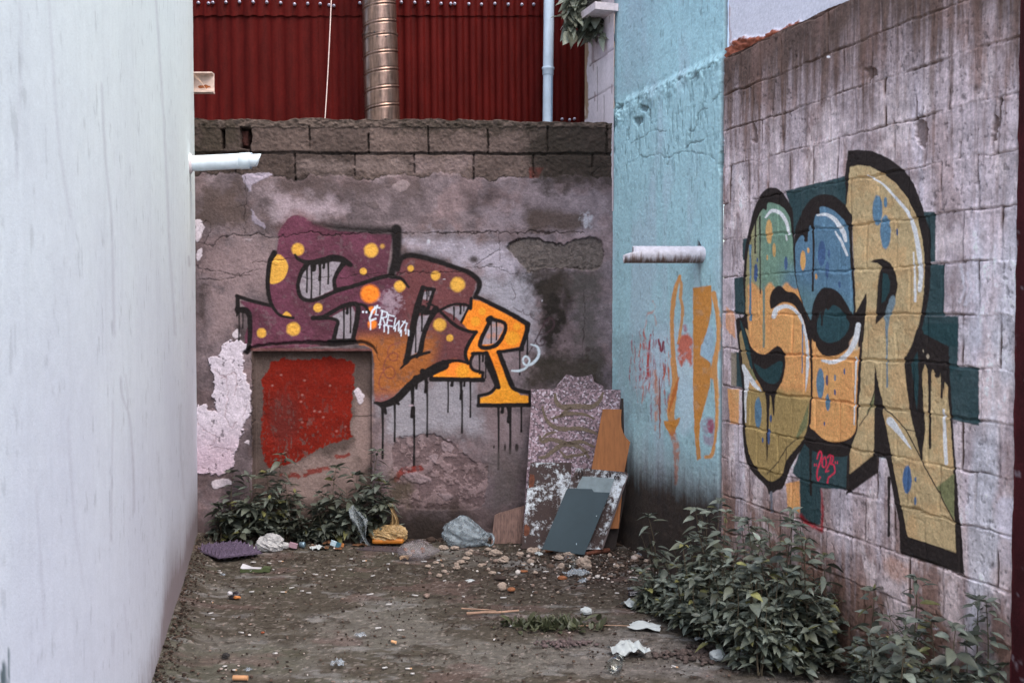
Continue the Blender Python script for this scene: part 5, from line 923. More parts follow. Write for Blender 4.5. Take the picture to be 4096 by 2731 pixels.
def build_stubs():
    mw = flat_mat('white_pvc', (206, 218, 228), .35, 1.1, (12, .85, 1.06), (30, .1, .003)); ml = flat_mat('pvc_bore', (200, 214, 222), .4)
    a = on_left(757, 655); scale = F / a[1]
    d = np.array((1.0, -.03, .045)); d /= np.linalg.norm(d); r = .0495
    root = thing('drain_spout', tuple(a), 'white plastic drain spout with a cut end sticking out of the left wall', 'pipe')
    L = (1003 - 757) / scale
    def cut_tube(nm, a0, a1, rr, slope, wav, n=40):
        th = np.linspace(0, 2 * PI, n, endpoint=False); u = np.cross(np.array((0, 0, 1.0)), d); u /= np.linalg.norm(u); v = np.cross(d, u); V = []; Fs = []
        for (ra) in (rr, rr - .004):
            for t in range(12):
                for k in th:
                    e = a1 + slope * math.cos(k - wav)
                    V.append(d * (a0 + (e - a0) * t / 11) + ra * (math.cos(k) * u + math.sin(k) * v))
        for s in (0, 1):
            for t in range(11):
                for k in range(n):
                    q = (s * 12 * n + t * n + k, s * 12 * n + t * n + (k + 1) % n, s * 12 * n + (t + 1) * n + (k + 1) % n, s * 12 * n + (t + 1) * n + k); Fs.append(q if s == 0 else q[::-1])
        for k in range(n): Fs.append((11 * n + k, 11 * n + (k + 1) % n, 23 * n + (k + 1) % n, 23 * n + k))
        return py_mesh(nm, V, Fs, mw, root, True)
    cut_tube('pipe', -.05, L, r, .012, PI / 2)
    k = MB(); k.tube([d * (L * .83), d * (L * .835), d * (L + .0)], [r, r + .003, r + .003], 40, cap=False); k.build('sleeve', mw, root, True)
    cut_tube('inner_pipe', L * .7, L + .055, r - .009, .02, PI / 2 + .6)
    k = MB(); k.tube([L_NRM * -.02, L_NRM * .012, L_NRM * .02], [r + .02, r + .016, r + .002], 28); k.build('mortar_collar', flat_mat('spout_mortar', (196, 186, 190), .9, bmp=(40, .8, .01)), root, True)
    # channel steel stub
    mc = flat_mat('rusty_white_steel', (214, 190, 178), .7, 1.0, (16, .6, 1.1), (60, .4, .004)); mrst = flat_mat('rust', (150, 86, 48), .9, 1.0, (50, .4, 1.5))
    a = on_left(776, 332); sc = F / a[1]; w, h = 76 / sc, 74 / sc
    root = thing('steel_channel', tuple(a), 'short rusty white steel channel stub sticking out of the left wall', 'bracket')
    k = MB(); k.box((w / 2 - .02, .03, 0), (w + .04, .006, h - .008)); k.build('web', mc, root)
    k = MB(); k.box((w / 2 - .02, 0, h / 2), (w + .04, .066, .009)); k.build('flange', mc, root); k = MB(); k.box((w / 2 - .02, 0, -h / 2), (w + .044, .07, .011)); k.build('flange', mc, root)
    rs = random.Random(3); k = MB()
    for _ in range(0):
        x, z = rs.uniform(.01, w - .015), rs.gauss(-.022, .008); k.tube([(x, .026, z - rs.uniform(.002, .006)), (x + rs.uniform(-.004, .004), .0262, z + rs.uniform(.002, .008))], [.0015, .0025], 6)
    V, fs = [], []
    for j in range(14): a_ = 2 * PI * j / 14; V.append((w * .5 + w * .36 * math.cos(a_) * rs.uniform(.75, 1.1), .0262, -.022 + .014 * math.sin(a_) * rs.uniform(.5, 1.3)))
    py_mesh('rust_stain', V, [tuple(range(14))], mrst, root)
    k = MB()
    for p0, p1 in (((0, -.03, .05), (.1, -.034, -.06)), ((.01, -.03, .055), (.09, -.03, -.055))): k.tube([p0, ((p0[0] + p1[0]) / 2 + .01, -.03, (p0[2] + p1[2]) / 2), p1], .0012, 5)
    k.build('loose_string', flat_mat('string', (190, 160, 140), .9), root)
    # grey spout on the blue wall
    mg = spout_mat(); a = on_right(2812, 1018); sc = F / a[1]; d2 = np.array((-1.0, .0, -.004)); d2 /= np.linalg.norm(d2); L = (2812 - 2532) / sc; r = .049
    root = thing('drain_spout', tuple(a), 'dirty grey drain spout with a half cut end sticking out of the blue wall', 'pipe')
    u = np.array((0, -1.0, 0)); v = np.array((0, 0, 1.0)); n = 40; V = []; Fs = []
    for ra in (r, r - .006):
        for t in range(10):
            for j in range(n):
                th = 2 * PI * j / n; lip = .052 * ss(.35, -.02, math.sin(th)); dent = 1 + .02 * math.sin(3 * th + t * .4)
                V.append(d2 * (-.04 + (L + .04 + lip) * t / 9) + ra * dent * (math.cos(th) * u + math.sin(th) * v))
    for s in (0, 1):
        for t in range(9):
            for j in range(n):
                q = (s * 10 * n + t * n + j, s * 10 * n + t * n + (j + 1) % n, s * 10 * n + (t + 1) * n + (j + 1) % n, s * 10 * n + (t + 1) * n + j); Fs.append(q if s else q[::-1])
    for j in range(n): Fs.append((9 * n + j, 19 * n + j, 19 * n + (j + 1) % n, 9 * n + (j + 1) % n))
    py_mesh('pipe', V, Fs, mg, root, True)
    k = MB(); rs = random.Random(9)
    for j in range(0):
        t = rs.uniform(.05, .97); th = -rs.uniform(.12, .95); p = d2 * (L * t); q = lambda a_: p + (r + .0008) * (math.cos(a_) * u + math.sin(a_) * v); k.tube([q(th), q(th - .15), q(th - .35)], [.002, rs.uniform(.003, .006), .002], 6)
build_stubs()
# ================================================================== BOARDS LEANING IN THE CORNER
K1 = Crop(2000, 1450, 700 / 1372.)
def lean_plane(yb, lean, yaw=0.0):
    n = np.array((math.sin(yaw), -math.cos(yaw), lean)); n /= np.linalg.norm(n); return np.array((.3, yb, 0.0)), n
def slab_mesh(pts, pl, th, off=0.0, holes=()):
    p0, n = pl; W = []
    for q in pts:
        w = on_plane(q[0], q[1], p0 + n * off, n)
        if w[2] < .024:
            up = np.array((0, 0, 1.0)) - n * n[2]; w = w + up * ((.024 - w[2]) / up[2])
        W.append(w)
    k = len(W); V = W + [w - n * th for w in W]
    fs = [tuple(range(k)), tuple(range(2 * k - 1, k - 1, -1))] + [(i, i + k, (i + 1) % k + k, (i + 1) % k) for i in range(k)]
    a = np.cross(W[1] - W[0], W[2] - W[1])
    if sum(np.cross(W[i] - W[0], W[(i + 1) % k] - W[0]) for i in range(1, k)).dot(n) < 0: fs = [f[::-1] for f in fs]
    return V, fs
def board(name, pts, pl, th, mat, label, cat, group='boards leaning in the corner', partname='panel'):
    V, fs = slab_mesh(pts, pl, th); c = np.mean(V, 0); c[2] = 0
    r = thing(name, tuple(c), label, cat, group); localize(py_mesh(partname, V, fs, mat), r); return r
def ribbon(name, pts, w, pl, mat, parent, off=.002, seed=1):
    P = catmull(pts, False, 8); rs = np.random.RandomState(seed); T = np.gradient(P, axis=0); N = np.stack((-T[:, 1], T[:, 0]), 1); N /= np.linalg.norm(N, axis=1)[:, None] + 1e-9
    wl = w * (.35 + .65 * np.sin(np.linspace(.15, PI - .15, len(P)))) * (.8 + .4 * rs.rand(len(P)))
    a, b = P + N * wl[:, None] / 2, P - N * wl[:, None] / 2; V = [on_plane(*q, pl[0] + pl[1] * off, pl[1]) for q in a] + [on_plane(*q, pl[0] + pl[1] * off, pl[1]) for q in b]; k = len(P)
    return localize(py_mesh(name, V, [(i, i + 1, i + 1 + k, i + k) for i in range(k - 1)], mat), parent)
def granite(nm, k=1.0):
    m, nt, b = new_mat(nm); tc = nd(nt, 'ShaderNodeTexCoord'); v = nd(nt, 'ShaderNodeTexVoronoi', Scale=85); nt.links.new(tc.outputs['Object'], v.inputs['Vector'])
    sep = nd(nt, 'ShaderNodeSeparateColor'); nt.links.new(v.outputs['Color'], sep.inputs[0]); cr = nd(nt, 'ShaderNodeValToRGB'); e = cr.color_ramp; e.interpolation = 'CONSTANT'
    cs = ((0, (92, 76, 84)), (.3, (124, 102, 110)), (.55, (146, 124, 134)), (.78, (176, 164, 176)), (.9, (72, 62, 66)))
    for i, (p, c) in enumerate(cs):
        s = e.elements[i] if i < 2 else e.elements.new(p); s.position = p; s.color = (*(lin(c) * k), 1)
    nt.links.new(sep.outputs[0], cr.inputs[0]); c1, _ = noise_mul(nt, cr.outputs[0], 6, .75, 1.2); nt.links.new(c1, b.inputs['Base Color']); b.inputs['Roughness'].default_value = .6; return m
def mottled(nm, sc=1.0, thr=(.45, .60)):
    m, nt, b = new_mat(nm); tc = nd(nt, 'ShaderNodeTexCoord'); n1 = nd(nt, 'ShaderNodeTexNoise', Scale=34 * sc, Detail=7, Roughness=.75); n2 = nd(nt, 'ShaderNodeTexNoise', Scale=5.5, Detail=3)
    nt.links.new(tc.outputs['Object'], n1.inputs['Vector']); nt.links.new(tc.outputs['Object'], n2.inputs['Vector'])
    ad = nd(nt, 'ShaderNodeMath', operation='MULTIPLY_ADD'); nt.links.new(n2.outputs['Fac'], ad.inputs[0]); ad.inputs[1].default_value = .9; nt.links.new(n1.outputs['Fac'], ad.inputs[2])
    mr = nd(nt, 'ShaderNodeMapRange'); mr.inputs['From Min'].default_value = thr[0] + .5; mr.inputs['From Max'].default_value = thr[1] + .5; nt.links.new(ad.outputs[0], mr.inputs['Value'])
    mx = nd(nt, 'ShaderNodeMix', data_type='RGBA'); mx.inputs[6].default_value = (*lin((62, 48, 46)), 1); mx.inputs[7].default_value = (*(lin((206, 214, 222)) * 1.0), 1); nt.links.new(mr.outputs[0], mx.inputs[0])
    c1, _ = noise_mul(nt, mx.outputs[2], 120, .7, 1.25); nt.links.new(c1, b.inputs['Base Color']); b.inputs['Roughness'].default_value = .8; bump(nt, b, 34, .5, .004, src=n1.outputs['Fac']); return m
def build_boards():
    mg = granite('speckled_stone', 1.0); mg2 = granite('speckled_stone_pink', .8)
    pl = lean_plane(7.29, .075)
    board('stone_offcut', K1((425, 210), (450, 175), (480, 140), (520, 92), (545, 97), (600, 112), (660, 108), (722, 92), (738, 150), (770, 165), (805, 180), (820, 215), (900, 215), (900, 900), (425, 900)), pl, .02, mg2, 'pinkish speckled stone offcut with a notched top, standing behind the big stone slab', 'stone slab')
    pl = lean_plane(7.165, .10)
    r = board('stone_slab', K1((243, 208), (945, 212), (945, 260), (900, 1460), (172, 1460), (180, 1330), (245, 330)), pl, .025, mg, 'large speckled grey pink stone slab with dried yellow glue curves', 'stone slab')
    my = flat_mat('dried_glue', (116, 102, 88), .9, .85, (70, .6, 1.15), (60, .8, .006))
    for i, (pts, w) in enumerate((((( 430, 240), (440, 300), (480, 345), (560, 345), (620, 342), (720, 345), (780, 300), (810, 230)), 42), (((330, 340), (360, 440), (420, 500), (500, 520), (620, 515), (720, 540), (760, 560)), 34), (((400, 440), (470, 420), (540, 400), (660, 405), (740, 440)), 28), (((470, 430), (500, 390), (560, 350)), 24), (((310, 570), (330, 620), (400, 600), (520, 630), (640, 620), (740, 660)), 34), (((300, 740), (350, 740), (420, 690), (500, 640), (600, 650), (660, 690), (700, 750)), 38), (((470, 690), (520, 740), (570, 720)), 26), (((560, 760), (570, 730), (640, 720), (700, 690)), 22), (((330, 600), (370, 560), (440, 540)), 22))):
        ribbon('glue_mark', K1(*pts), w * K1.k, pl, my, r, .0025, i)
    mw = flat_mat('wood_grain_tile', (118, 92, 84), .55, 1.0, (7, .4, 1.35), vscale=(12, 1, 2.2)); pl = lean_plane(7.26, .06)
    board('wood_grain_tile', K1((-42, 1195), (0, 1175), (60, 1160), (120, 1140), (200, 1120), (200, 1465), (-70, 1465)), pl, .012, mw, 'brown wood-grain patterned tile with a broken top edge', 'tile')
    pl = lean_plane(7.10, .11); mm = mottled('stained_white_board')
    r = board('stained_board', K1((240, 783), (562, 783), (555, 930), (540, 1462), (168, 1462), (195, 1200), (215, 985)), pl, .02, mm, 'white board blotched with dark mould standing against the stone slab', 'board')
    mk = flat_mat('rotten_board_edge', (104, 62, 46), .9, 1.0, (40, .5, 1.3))
    for q in (((234, 872), (268, 880), (272, 920), (262, 970), (225, 985), (228, 930)), ((205, 1260), (232, 1290), (230, 1340), (205, 1360), (186, 1350), (190, 1290))):
        V, fs = slab_mesh(K1(*q), pl, .004, .004); localize(py_mesh('rotten_patch', V, fs, mk), r)
    # dark backing sheet at the very edge, cut-out wooden board
    md = flat_mat('dark_hardboard', (42, 34, 32), .8, 1.0); pl = lean_plane(7.055, .055)
    board('dark_sheet', K1((948, 280), (968, 282), (974, 560), (1000, 640), (990, 1000), (905, 1462), (800, 1462), (900, 700)), pl, .012, md, 'narrow dark sheet showing at the right edge of the leaning boards', 'board')
    mwd = flat_mat('plywood', (160, 102, 58), .65, .85, (5, .72, 1.15), (30, .15, .003), vscale=(9, 3, 1.6)); pl = lean_plane(7.0, .09)
    board('plywood_offcut', K1((806, 364), (953, 366), (949, 430), (952, 500), (966, 548), (990, 590), (1021, 622), (975, 858), (930, 1300), (700, 1300), (690, 950), (718, 834)), pl, .015, mwd, 'orange brown plywood offcut with a curved notch on its right side', 'board')
    # mouldy tray leaning over to the right
    pl = lean_plane(6.965, .12); mt = mottled('mouldy_tray_face', .9, (.42, .60))
    r = board('mouldy_panel', K1((612, 826), (640, 828), (990, 858), (1005, 872), (1003, 900), (965, 960), (795, 1462), (380, 1462), (545, 952), (596, 836)), pl, .028, mt, 'mould spotted white panel with corner rings, tilted to the right behind the blue sheet', 'panel')
    me = flat_mat('tray_edge', (84, 74, 74), .8); V, fs = slab_mesh(K1((1000, 882), (1006, 890), (806, 1462), (792, 1462)), pl, .03, .005); localize(py_mesh('edge_strip', V, fs, me), r)
    mrg = flat_mat('ring_stain', (40, 32, 32), .9)
    for q, rr in (((632, 866), 17), ((915, 902), 17), ((852, 882), 15), ((612, 892), 14)):
        c0 = on_plane(*K1.p(*q), pl[0] + pl[1] * .003, pl[1]); a = np.array((1.0, 0, 0)); b = np.cross(pl[1], a); R0 = rr * K1.k / (F / 6.97); k = MB(); k.tube([c0 + R0 * (math.cos(t) * a + math.sin(t) * b) for t in np.linspace(0, 2 * PI, 17)], .004, 6, cap=False); localize(k.build('corner_ring', mrg, None), r)
    pl = lean_plane(6.947, .12); mgl = flat_mat('grey_plastic', (122, 136, 142), .35, 1.0, (20, .8, 1.15))
    board('grey_plate', K1((648, 890), (898, 908), (858, 1020), (800, 1015), (738, 1024), (725, 1000), (600, 985), (625, 930)), pl, .006, mgl, 'small broken grey plate lying on the mould spotted panel', 'plate')
    pl = lean_plane(6.92, .13); mb = flat_mat('blue_grey_sheet', (56, 72, 80), .5, .9, (6, .9, 1.1), (40, .15, .002))
    r = board('blue_grey_sheet', K1((533, 984), (722, 990), (730, 1004), (736, 1012), (806, 1016), (862, 1018), (660, 1508), (328, 1462), (520, 1000)), pl, .01, mb, 'blue grey sheet tilted to the right in front of the other leaning boards', 'board')
    ms = flat_mat('scuff', (150, 166, 176), .7)
    for q in (((596, 1415), (602, 1412), (603, 1426), (597, 1428)), ((752, 1198), (760, 1196), (760, 1204), (754, 1206))): V, fs = slab_mesh(K1(*q), pl, .002, .0015); localize(py_mesh('scuff_mark', V, fs, ms), r)
    # rusty bar on the ground
    k = MB(); k.tube([on_ground(*K1.p(x, y), z) for x, y, z in ((668, 1500, .012), (740, 1485, .016), (800, 1474, .015), (862, 1468, .02))], [.014, .016, .018, .014], 8); o = k.build('rusty_bar', flat_mat('rust_bar', (86, 50, 38), .9, 1.1, (40, .5, 1.3), (50, .8, .01))); tag(o, 'short rusty bar lying at the foot of the blue grey sheet', 'metal bar')
build_boards()

# ================================================================== WEEDS
def leaf_batch(bases, dirs, L, W, droop, roll, cols):
    """bases (n,3), dirs (n,3) unit; returns V, Q, C"""
    n = len(bases); t = np.array((0, .12, .34, .62, .85, 1.0)); wv = np.array((.04, .55, 1.0, .78, .34, 0.0)); up = np.array((0, 0, 1.0))
    side = np.cross(dirs, up); side /= np.linalg.norm(side, axis=1)[:, None] + 1e-6; nrm = np.cross(side, dirs)
    cr, sr = np.cos(roll)[:, None], np.sin(roll)[:, None]; s2 = side * cr + nrm * sr; n2 = nrm * cr - side * sr
    V = np.zeros((n, 6, 3, 3))
    for i in range(6):
        mid = bases + dirs * (L * t[i])[:, None] - up * (droop * L * t[i] ** 2)[:, None]; w = (W * L * wv[i] * .5)[:, None]
        V[:, i, 1] = mid; V[:, i, 0] = mid - s2 * w + n2 * w * .28; V[:, i, 2] = mid + s2 * w + n2 * w * .28
    i = np.arange(18).reshape(6, 3); q = np.stack((i[:-1, :-1], i[:-1, 1:], i[1:, 1:], i[1:, :-1]), -1).reshape(-1, 4)
    Q = (q[None] + (np.arange(n) * 18)[:, None, None]).reshape(-1, 4); Cc = np.repeat(cols[:, None], 18, 1).reshape(n, 6, 3, 3).copy(); Cc[:, :, 1] *= 1.25
    return V.reshape(-1, 3), Q, Cc.reshape(-1, 3)
def mat_leaf_make():
    m, nt, b = new_mat('weed_leaf'); a = nd(nt, 'ShaderNodeAttribute', attribute_name='Col'); c, _ = noise_mul(nt, a.outputs['Color'], 60, .8, 1.2); nt.links.new(c, b.inputs['Base Color']); b.inputs['Roughness'].default_value = .42; b.inputs['Specular IOR Level'].default_value = .45
    tr = nd(nt, 'ShaderNodeBsdfTranslucent'); nt.links.new(c, tr.inputs[0]); mx = nd(nt, 'ShaderNodeMixShader'); mx.inputs[0].default_value = .18; nt.links.new(b.outputs[0], mx.inputs[1]); nt.links.new(tr.outputs[0], mx.inputs[2]); nt.links.new(mx.outputs[0], nt.nodes['Material Output'].inputs['Surface']); bump(nt, b, 90, .25, .003); return m
MAT_LEAF = mat_leaf_make(); MAT_STEM = flat_mat('weed_stem', (74, 66, 52), .8, 1.1)
def weed(pos, h, lean, seed, label, group, bushy=1.0, leaf=.075, dense=1.0, tone=1.0, name='weed'):
    rs = np.random.RandomState(seed); root = thing(name, tuple(pos), label, 'weed', group); lean = np.array((lean[0], lean[1], 0.0))
    P = np.array([lean * (t ** 1.4) * h + np.array((0, 0, t * h)) + np.array((math.sin(t * 5 + seed), math.cos(t * 4 + seed), 0)) * .012 for t in np.linspace(0, 1, 9)])
    k = MB(); k.tube(P, list(np.linspace(.0045, .0016, 9)), 6); Bs, Ds, Ls = [], [], []; az = rs.uniform(0, 6)
    def leafs(path, n, l0, l1, t0):
        nonlocal az
        for j in range(n):
            t = t0 + (1 - t0) * (j + rs.uniform(0, .6)) / n; q = t * (len(path) - 1); i = min(int(q), len(path) - 2); b = path[i] + (path[i + 1] - path[i]) * (q - i)
            az += 2.4 + rs.uniform(-.5, .5); el = rs.uniform(-.25, .45) + .5 * max(0, t - .8)
            d = np.array((math.cos(az) * math.cos(el), math.sin(az) * math.cos(el), math.sin(el))); pet = rs.uniform(.008, .022); Bs.append(b + d * pet); Ds.append(d); Ls.append((l0 + (l1 - l0) * t) * rs.uniform(.5, 1.35))
    leafs(P, int(h * 52 * dense) + 5, leaf * 1.15, leaf * .85, .10)
    for j in range(6):                                           # the rosette at the tip
        a = j * 1.05 + rs.uniform(-.2, .2); el = rs.uniform(.1, .7); Bs.append(P[-1]); Ds.append(np.array((math.cos(a) * math.cos(el), math.sin(a) * math.cos(el), math.sin(el)))); Ls.append(leaf * rs.uniform(.6, .95))
    for j in range(int(7 * bushy)):
        t = rs.uniform(.05, .62); i = int(t * 8); b = P[i]; a = rs.uniform(0, 2 * PI); bl = h * rs.uniform(.25, .5) * (1.1 - t); d = np.array((math.cos(a), math.sin(a), rs.uniform(.45, 1.0))); d /= np.linalg.norm(d)
        bp = np.array([b + d * bl * u - np.array((0, 0, .12 * bl * u * u)) for u in np.linspace(0, 1, 5)]); k.tube(bp, list(np.linspace(.003, .0012, 5)), 5); leafs(bp, int(4 + bl * 38 * dense), leaf * 1.0, leaf * .65, .2)
        for q in range(4): aa = q * 1.6 + a; Bs.append(bp[-1]); Ds.append(np.array((math.cos(aa) * .85, math.sin(aa) * .85, .5))); Ls.append(leaf * rs.uniform(.5, .75))
    for j in range(rs.randint(1, 4)):                            # dead bare stalks
        a = rs.uniform(0, 2 * PI); q = np.array((math.cos(a), math.sin(a), 0)); hh = h * rs.uniform(.5, .95); k.tube([q * .01, q * hh * .12 + np.array((0, 0, hh * .55)), q * hh * rs.uniform(.15, .35) + np.array((0, 0, hh))], [.0028, .002, .001], 5)
    wf = rs.uniform(.72, 1.2); tone = tone * rs.uniform(.8, 1.25)
    n = len(Bs); D = np.array(Ds); D /= np.linalg.norm(D, axis=1)[:, None]
    g = rs.rand(n, 1); base = lin((74, 77, 64)) * (1 - g) + lin((100, 108, 100)) * g; yl = (rs.rand(n, 1) < .045); base = np.where(yl, lin((104, 104, 66)), base); base = base * rs.uniform(.6, 1.35, (n, 1)) * tone
    V, Q, Cc = leaf_batch(np.array(Bs), D, np.array(Ls), wf * rs.uniform(.36, .60, n), rs.uniform(.05, .6, n), rs.uniform(-.7, .7, n), base)
    keep = V[:, 2] + pos[2] < .004; V[keep, 2] = .004 - pos[2]
    k.build('stem', MAT_STEM, root); np_mesh('foliage', V, Q, Cc, MAT_LEAF, root, True); return root
def on_wall_foot(s, d): return R_0 + R_DIR * s + R_NRM * d
def build_weeds():
    g1 = 'weeds along the foot of the block wall'
    lone = on_ground(2628, 2400)
    weed(lone, .47, (-.10, 0), 11, 'lone upright weed standing apart, left of the dense clump by the block wall', g1, .5, .085, .8)
    main = ((1.88, .24, .56, (.0, .0)), (1.74, .10, .58, (0, .02)), (2.08, .12, .50, (.05, 0)), (2.42, .1, .66, (.02, 0)), (2.27, .1, .58, (-.02, 0)), (1.66, .34, .30, (-.1, 0)), (1.62, .46, .2, (-.16, 0)))
    labs = ('tallest weed of the dense clump beside the blue wall corner', 'tall thin weed rising right at the joint of blue wall and block wall', 'tall weed under the red edged teal patch of the mural', 'tall weed near the right end of the dense clump, against the blocks', 'weed standing just left of the right end of the dense clump', 'weed at the left side of the dense clump by the blue wall', 'low spreading weed at the far left edge of the dense clump')
    for i, (q, lb) in enumerate(zip(main, labs)): weed(on_wall_foot(q[0], q[1]), q[2], q[3], 20 + i, lb, g1, 1.2)
    rs = np.random.RandomState(4)
    fill = [(1.72, .3, .34), (1.8, .4, .27), (1.86, .36, .38), (1.95, .3, .46), (2.02, .4, .36), (2.1, .28, .46), (2.16, .4, .38), (2.2, .22, .5), (2.28, .36, .42), (2.32, .22, .5), (2.38, .4, .40), (2.45, .3, .46), (2.48, .18, .52), (2.54, .4, .40), (2.58, .26, .48), (2.64, .36, .42), (2.68, .2, .48), (2.72, .36, .36), (2.74, .24, .36), (1.56, .4, .16), (1.68, .5, .15), (1.84, .5, .16), (2.0, .5, .2), (2.2, .5, .24), (2.4, .5, .28), (2.6, .48, .3), (2.7, .46, .3), (2.52, .08, .5), (2.7, .08, .46)]
    for i, (s, d, h) in enumerate(fill): weed(on_wall_foot(s + rs.uniform(-.03, .03), d * .92), h * rs.uniform(1.05, 1.3), (rs.uniform(-.15, .05), rs.uniform(-.2, .1)), 60 + i, 'leafy weed inside the dense green clump against the block wall', g1, 1.5, .075, 1.05, 1.18)
    lo = ((3.02, .05, .42, (-.02, 0), 'thin weed between the dense clump and the bottom right corner'), (3.36, .12, .56, (.02, 0), 'weed in the bottom right corner with the highest tip'), (3.62, .06, .54, (.05, 0), 'weed at the bottom right corner beside the dark red wall end'), (3.3, .26, .34, (0, 0), 'leafy weed at the bottom edge in the right corner'), (3.5, .26, .44, (.02, 0), 'bushy weed at the bottom edge, left of the dark red wall end'), (3.7, .2, .46, (0, 0), 'weed nearest the camera in the bottom right corner'), (3.14, .14, .24, (.05, 0), 'short weed at the foot of the thin weed by the bottom edge'), (3.58, .34, .40, (0, 0), 'broad weed cut by the bottom edge below the big letter R'), (3.72, .08, .56, (0, 0), 'tallest weed right against the dark red wall end at the bottom'), (3.46, .1, .42, (0, 0), 'weed standing close to the blocks at the right end of the bottom corner plants'))
    for i, (s, d, h, l, lb) in enumerate(lo): weed(on_wall_foot(s, d), h, l, 110 + i, lb, g1, 1.7, .075, 1.15)
    g2 = 'weeds at the foot of the end wall'
    bk = ((930, 2190, 1915, 'weed in the left corner below the white limewash'), (1095, 2180, 1835, 'tall weed in front of the red painted square'), (1000, 2195, 1990, 'low bushy weed at the left end of the end wall'), (1050, 2195, 1960, 'bushy weed left of the tall weed under the red square'), (1150, 2190, 1990, 'bushy weed right of the tall weed under the red square'), (870, 2195, 2070, 'smallest weed in the left corner behind the egg tray'),
          (1330, 2180, 1885, 'weed below the right part of the red painted square'), (1475, 2175, 1815, 'tallest weed at the end wall, by the doorway edge'), (1400, 2185, 1960, 'bushy weed beside the hanging clear bag'), (1530, 2180, 1960, 'weed standing behind the yellow bag'), (1290, 2190, 2020, 'low weed left of the hanging clear bag'), (1215, 2195, 2040, 'low weed in the gap between the two weed clumps'))
    for i, (bx, by, ty, lb) in enumerate(bk):
        p = on_ground(bx, by); p[1] = 7.34 if i in (0, 1, 6, 7) else 7.30; p[0] = (bx - CX) / F * p[1]; p[2] = .02; h = (by - ty) / (F / p[1]) * 1.02; weed(p, h * (1.0, 1.0, 1.3, 1.2, 1.2, 1.2, 1.0, 1.0, 1.2, 1.2, .9, .6)[i], (rs.uniform(-.08, .08), -.05), 140 + i, lb, g2, 1.5, .095, 1.1, .72)
build_weeds()
def build_grass():
    c = on_ground(2200, 2505); rs = np.random.RandomState(8); root = thing('grass_tuft', tuple(c), 'low tuft of grass and tiny leaves growing out of the bare ground', 'grass tuft'); n = 420
    xy = np.stack((rs.normal(0, .10, n), rs.normal(0, .045, n), np.zeros(n)), 1); a = rs.uniform(0, 2 * PI, n); el = rs.uniform(.2, 1.3, n); d = np.stack((np.cos(a) * np.cos(el), np.sin(a) * np.cos(el), np.sin(el)), 1); L = rs.uniform(.03, .08, n); L[:14] = rs.uniform(.10, .15, 14); el[:14] = 1.2
    W = np.where(rs.rand(n) < .5, .12, .4); cols = lin((70, 74, 54)) * rs.uniform(.6, 1.2, (n, 1)); V, Q, Cc = leaf_batch(xy, d, L, W, rs.uniform(0, .4, n), rs.uniform(-.4, .4, n), cols); V[:, 2] = np.maximum(V[:, 2], .002); np_mesh('blades', V, Q, Cc, MAT_LEAF, root, True)
build_grass()
# potted creeper hanging over the ledge
def build_creeper():
    p = on_right(*T2.p(1770, 40)) + R_NRM * .13; p[1] -= .0; root = thing('hanging_plant', tuple(p), 'grey green large-leaved plant hanging over the window ledge', 'plant'); rs = np.random.RandomState(12); k = MB(); Bs, Ds, Ls = [], [], []
    for j in range(22):
        tx, ty = rs.uniform(1455, 1790), rs.uniform(150, 340) - (0 if j % 3 else 150); tx += 60 * (ty > 260); e = on_y(*T2.p(tx, ty), p[1] + rs.uniform(-.12, .08)) - p; q = [np.array((0, 0, .1)), e * .4 + np.array((0, 0, .12)), e * .8 + np.array((0, 0, .03)), e]; path = catmull(q, False, 4); k.tube(path, .0035, 5)
        for t in range(2, len(path)):
            a = rs.uniform(0, 2 * PI); d = np.array((math.cos(a) * .7, -abs(math.sin(a)) * .6, rs.uniform(-.9, .1))); Bs.append(path[t]); Ds.append(d / np.linalg.norm(d)); Ls.append(rs.uniform(.09, .15))
    n = len(Bs); g = rs.rand(n, 1); cols = (lin((92, 92, 78)) * (1 - g) + lin((150, 156, 140)) * g) * .8; V, Q, Cc = leaf_batch(np.array(Bs), np.array(Ds), np.array(Ls), rs.uniform(.5, .7, n), rs.uniform(.1, .5, n), rs.uniform(-1, 1, n), cols); k.build('stems', MAT_STEM, root); np_mesh('foliage', V, Q, Cc, MAT_LEAF, root, True)
build_creeper()
# ================================================================== LITTER
H1 = Crop(700, 1900, 1000 / 1887.); H2 = Crop(1500, 1950, 1000 / 2008.); H3 = Crop(1300, 1950, 750 / 2352.); H4 = Crop(740, 2050, 660 / 2352.); H5 = Crop(2400, 2000, 1100 / 2352.)
import bmesh
_ico = {}
def ico(n):
    if n not in _ico:
        bm = bmesh.new(); bmesh.ops.create_icosphere(bm, subdivisions=n, radius=1.0); _ico[n] = (np.array([v.co[:] for v in bm.verts]), [tuple(v.index for v in f.verts) for f in bm.faces]); bm.free()
    return _ico[n]
def n3(V, f, s): return (vn(V[:, 0] * f + V[:, 2] * f * .73, V[:, 1] * f - V[:, 2] * f * .61, s) + vn(V[:, 1] * f * .9 + 7, V[:, 2] * f + V[:, 0] * f * .4, s + 1)) / 2
def ridged(V, f, s, o=3):
    t = 0; a = 1; w = 0
    for i in range(o): t = t + a * (1 - abs(2 * n3(V, f * 2 ** i, s + 7 * i) - 1)); w += a; a *= .5
    return t / w
def pix_ground(sx, sy, z=0.0):
    p = on_ground(sx, sy, z); return p, F / p[1]
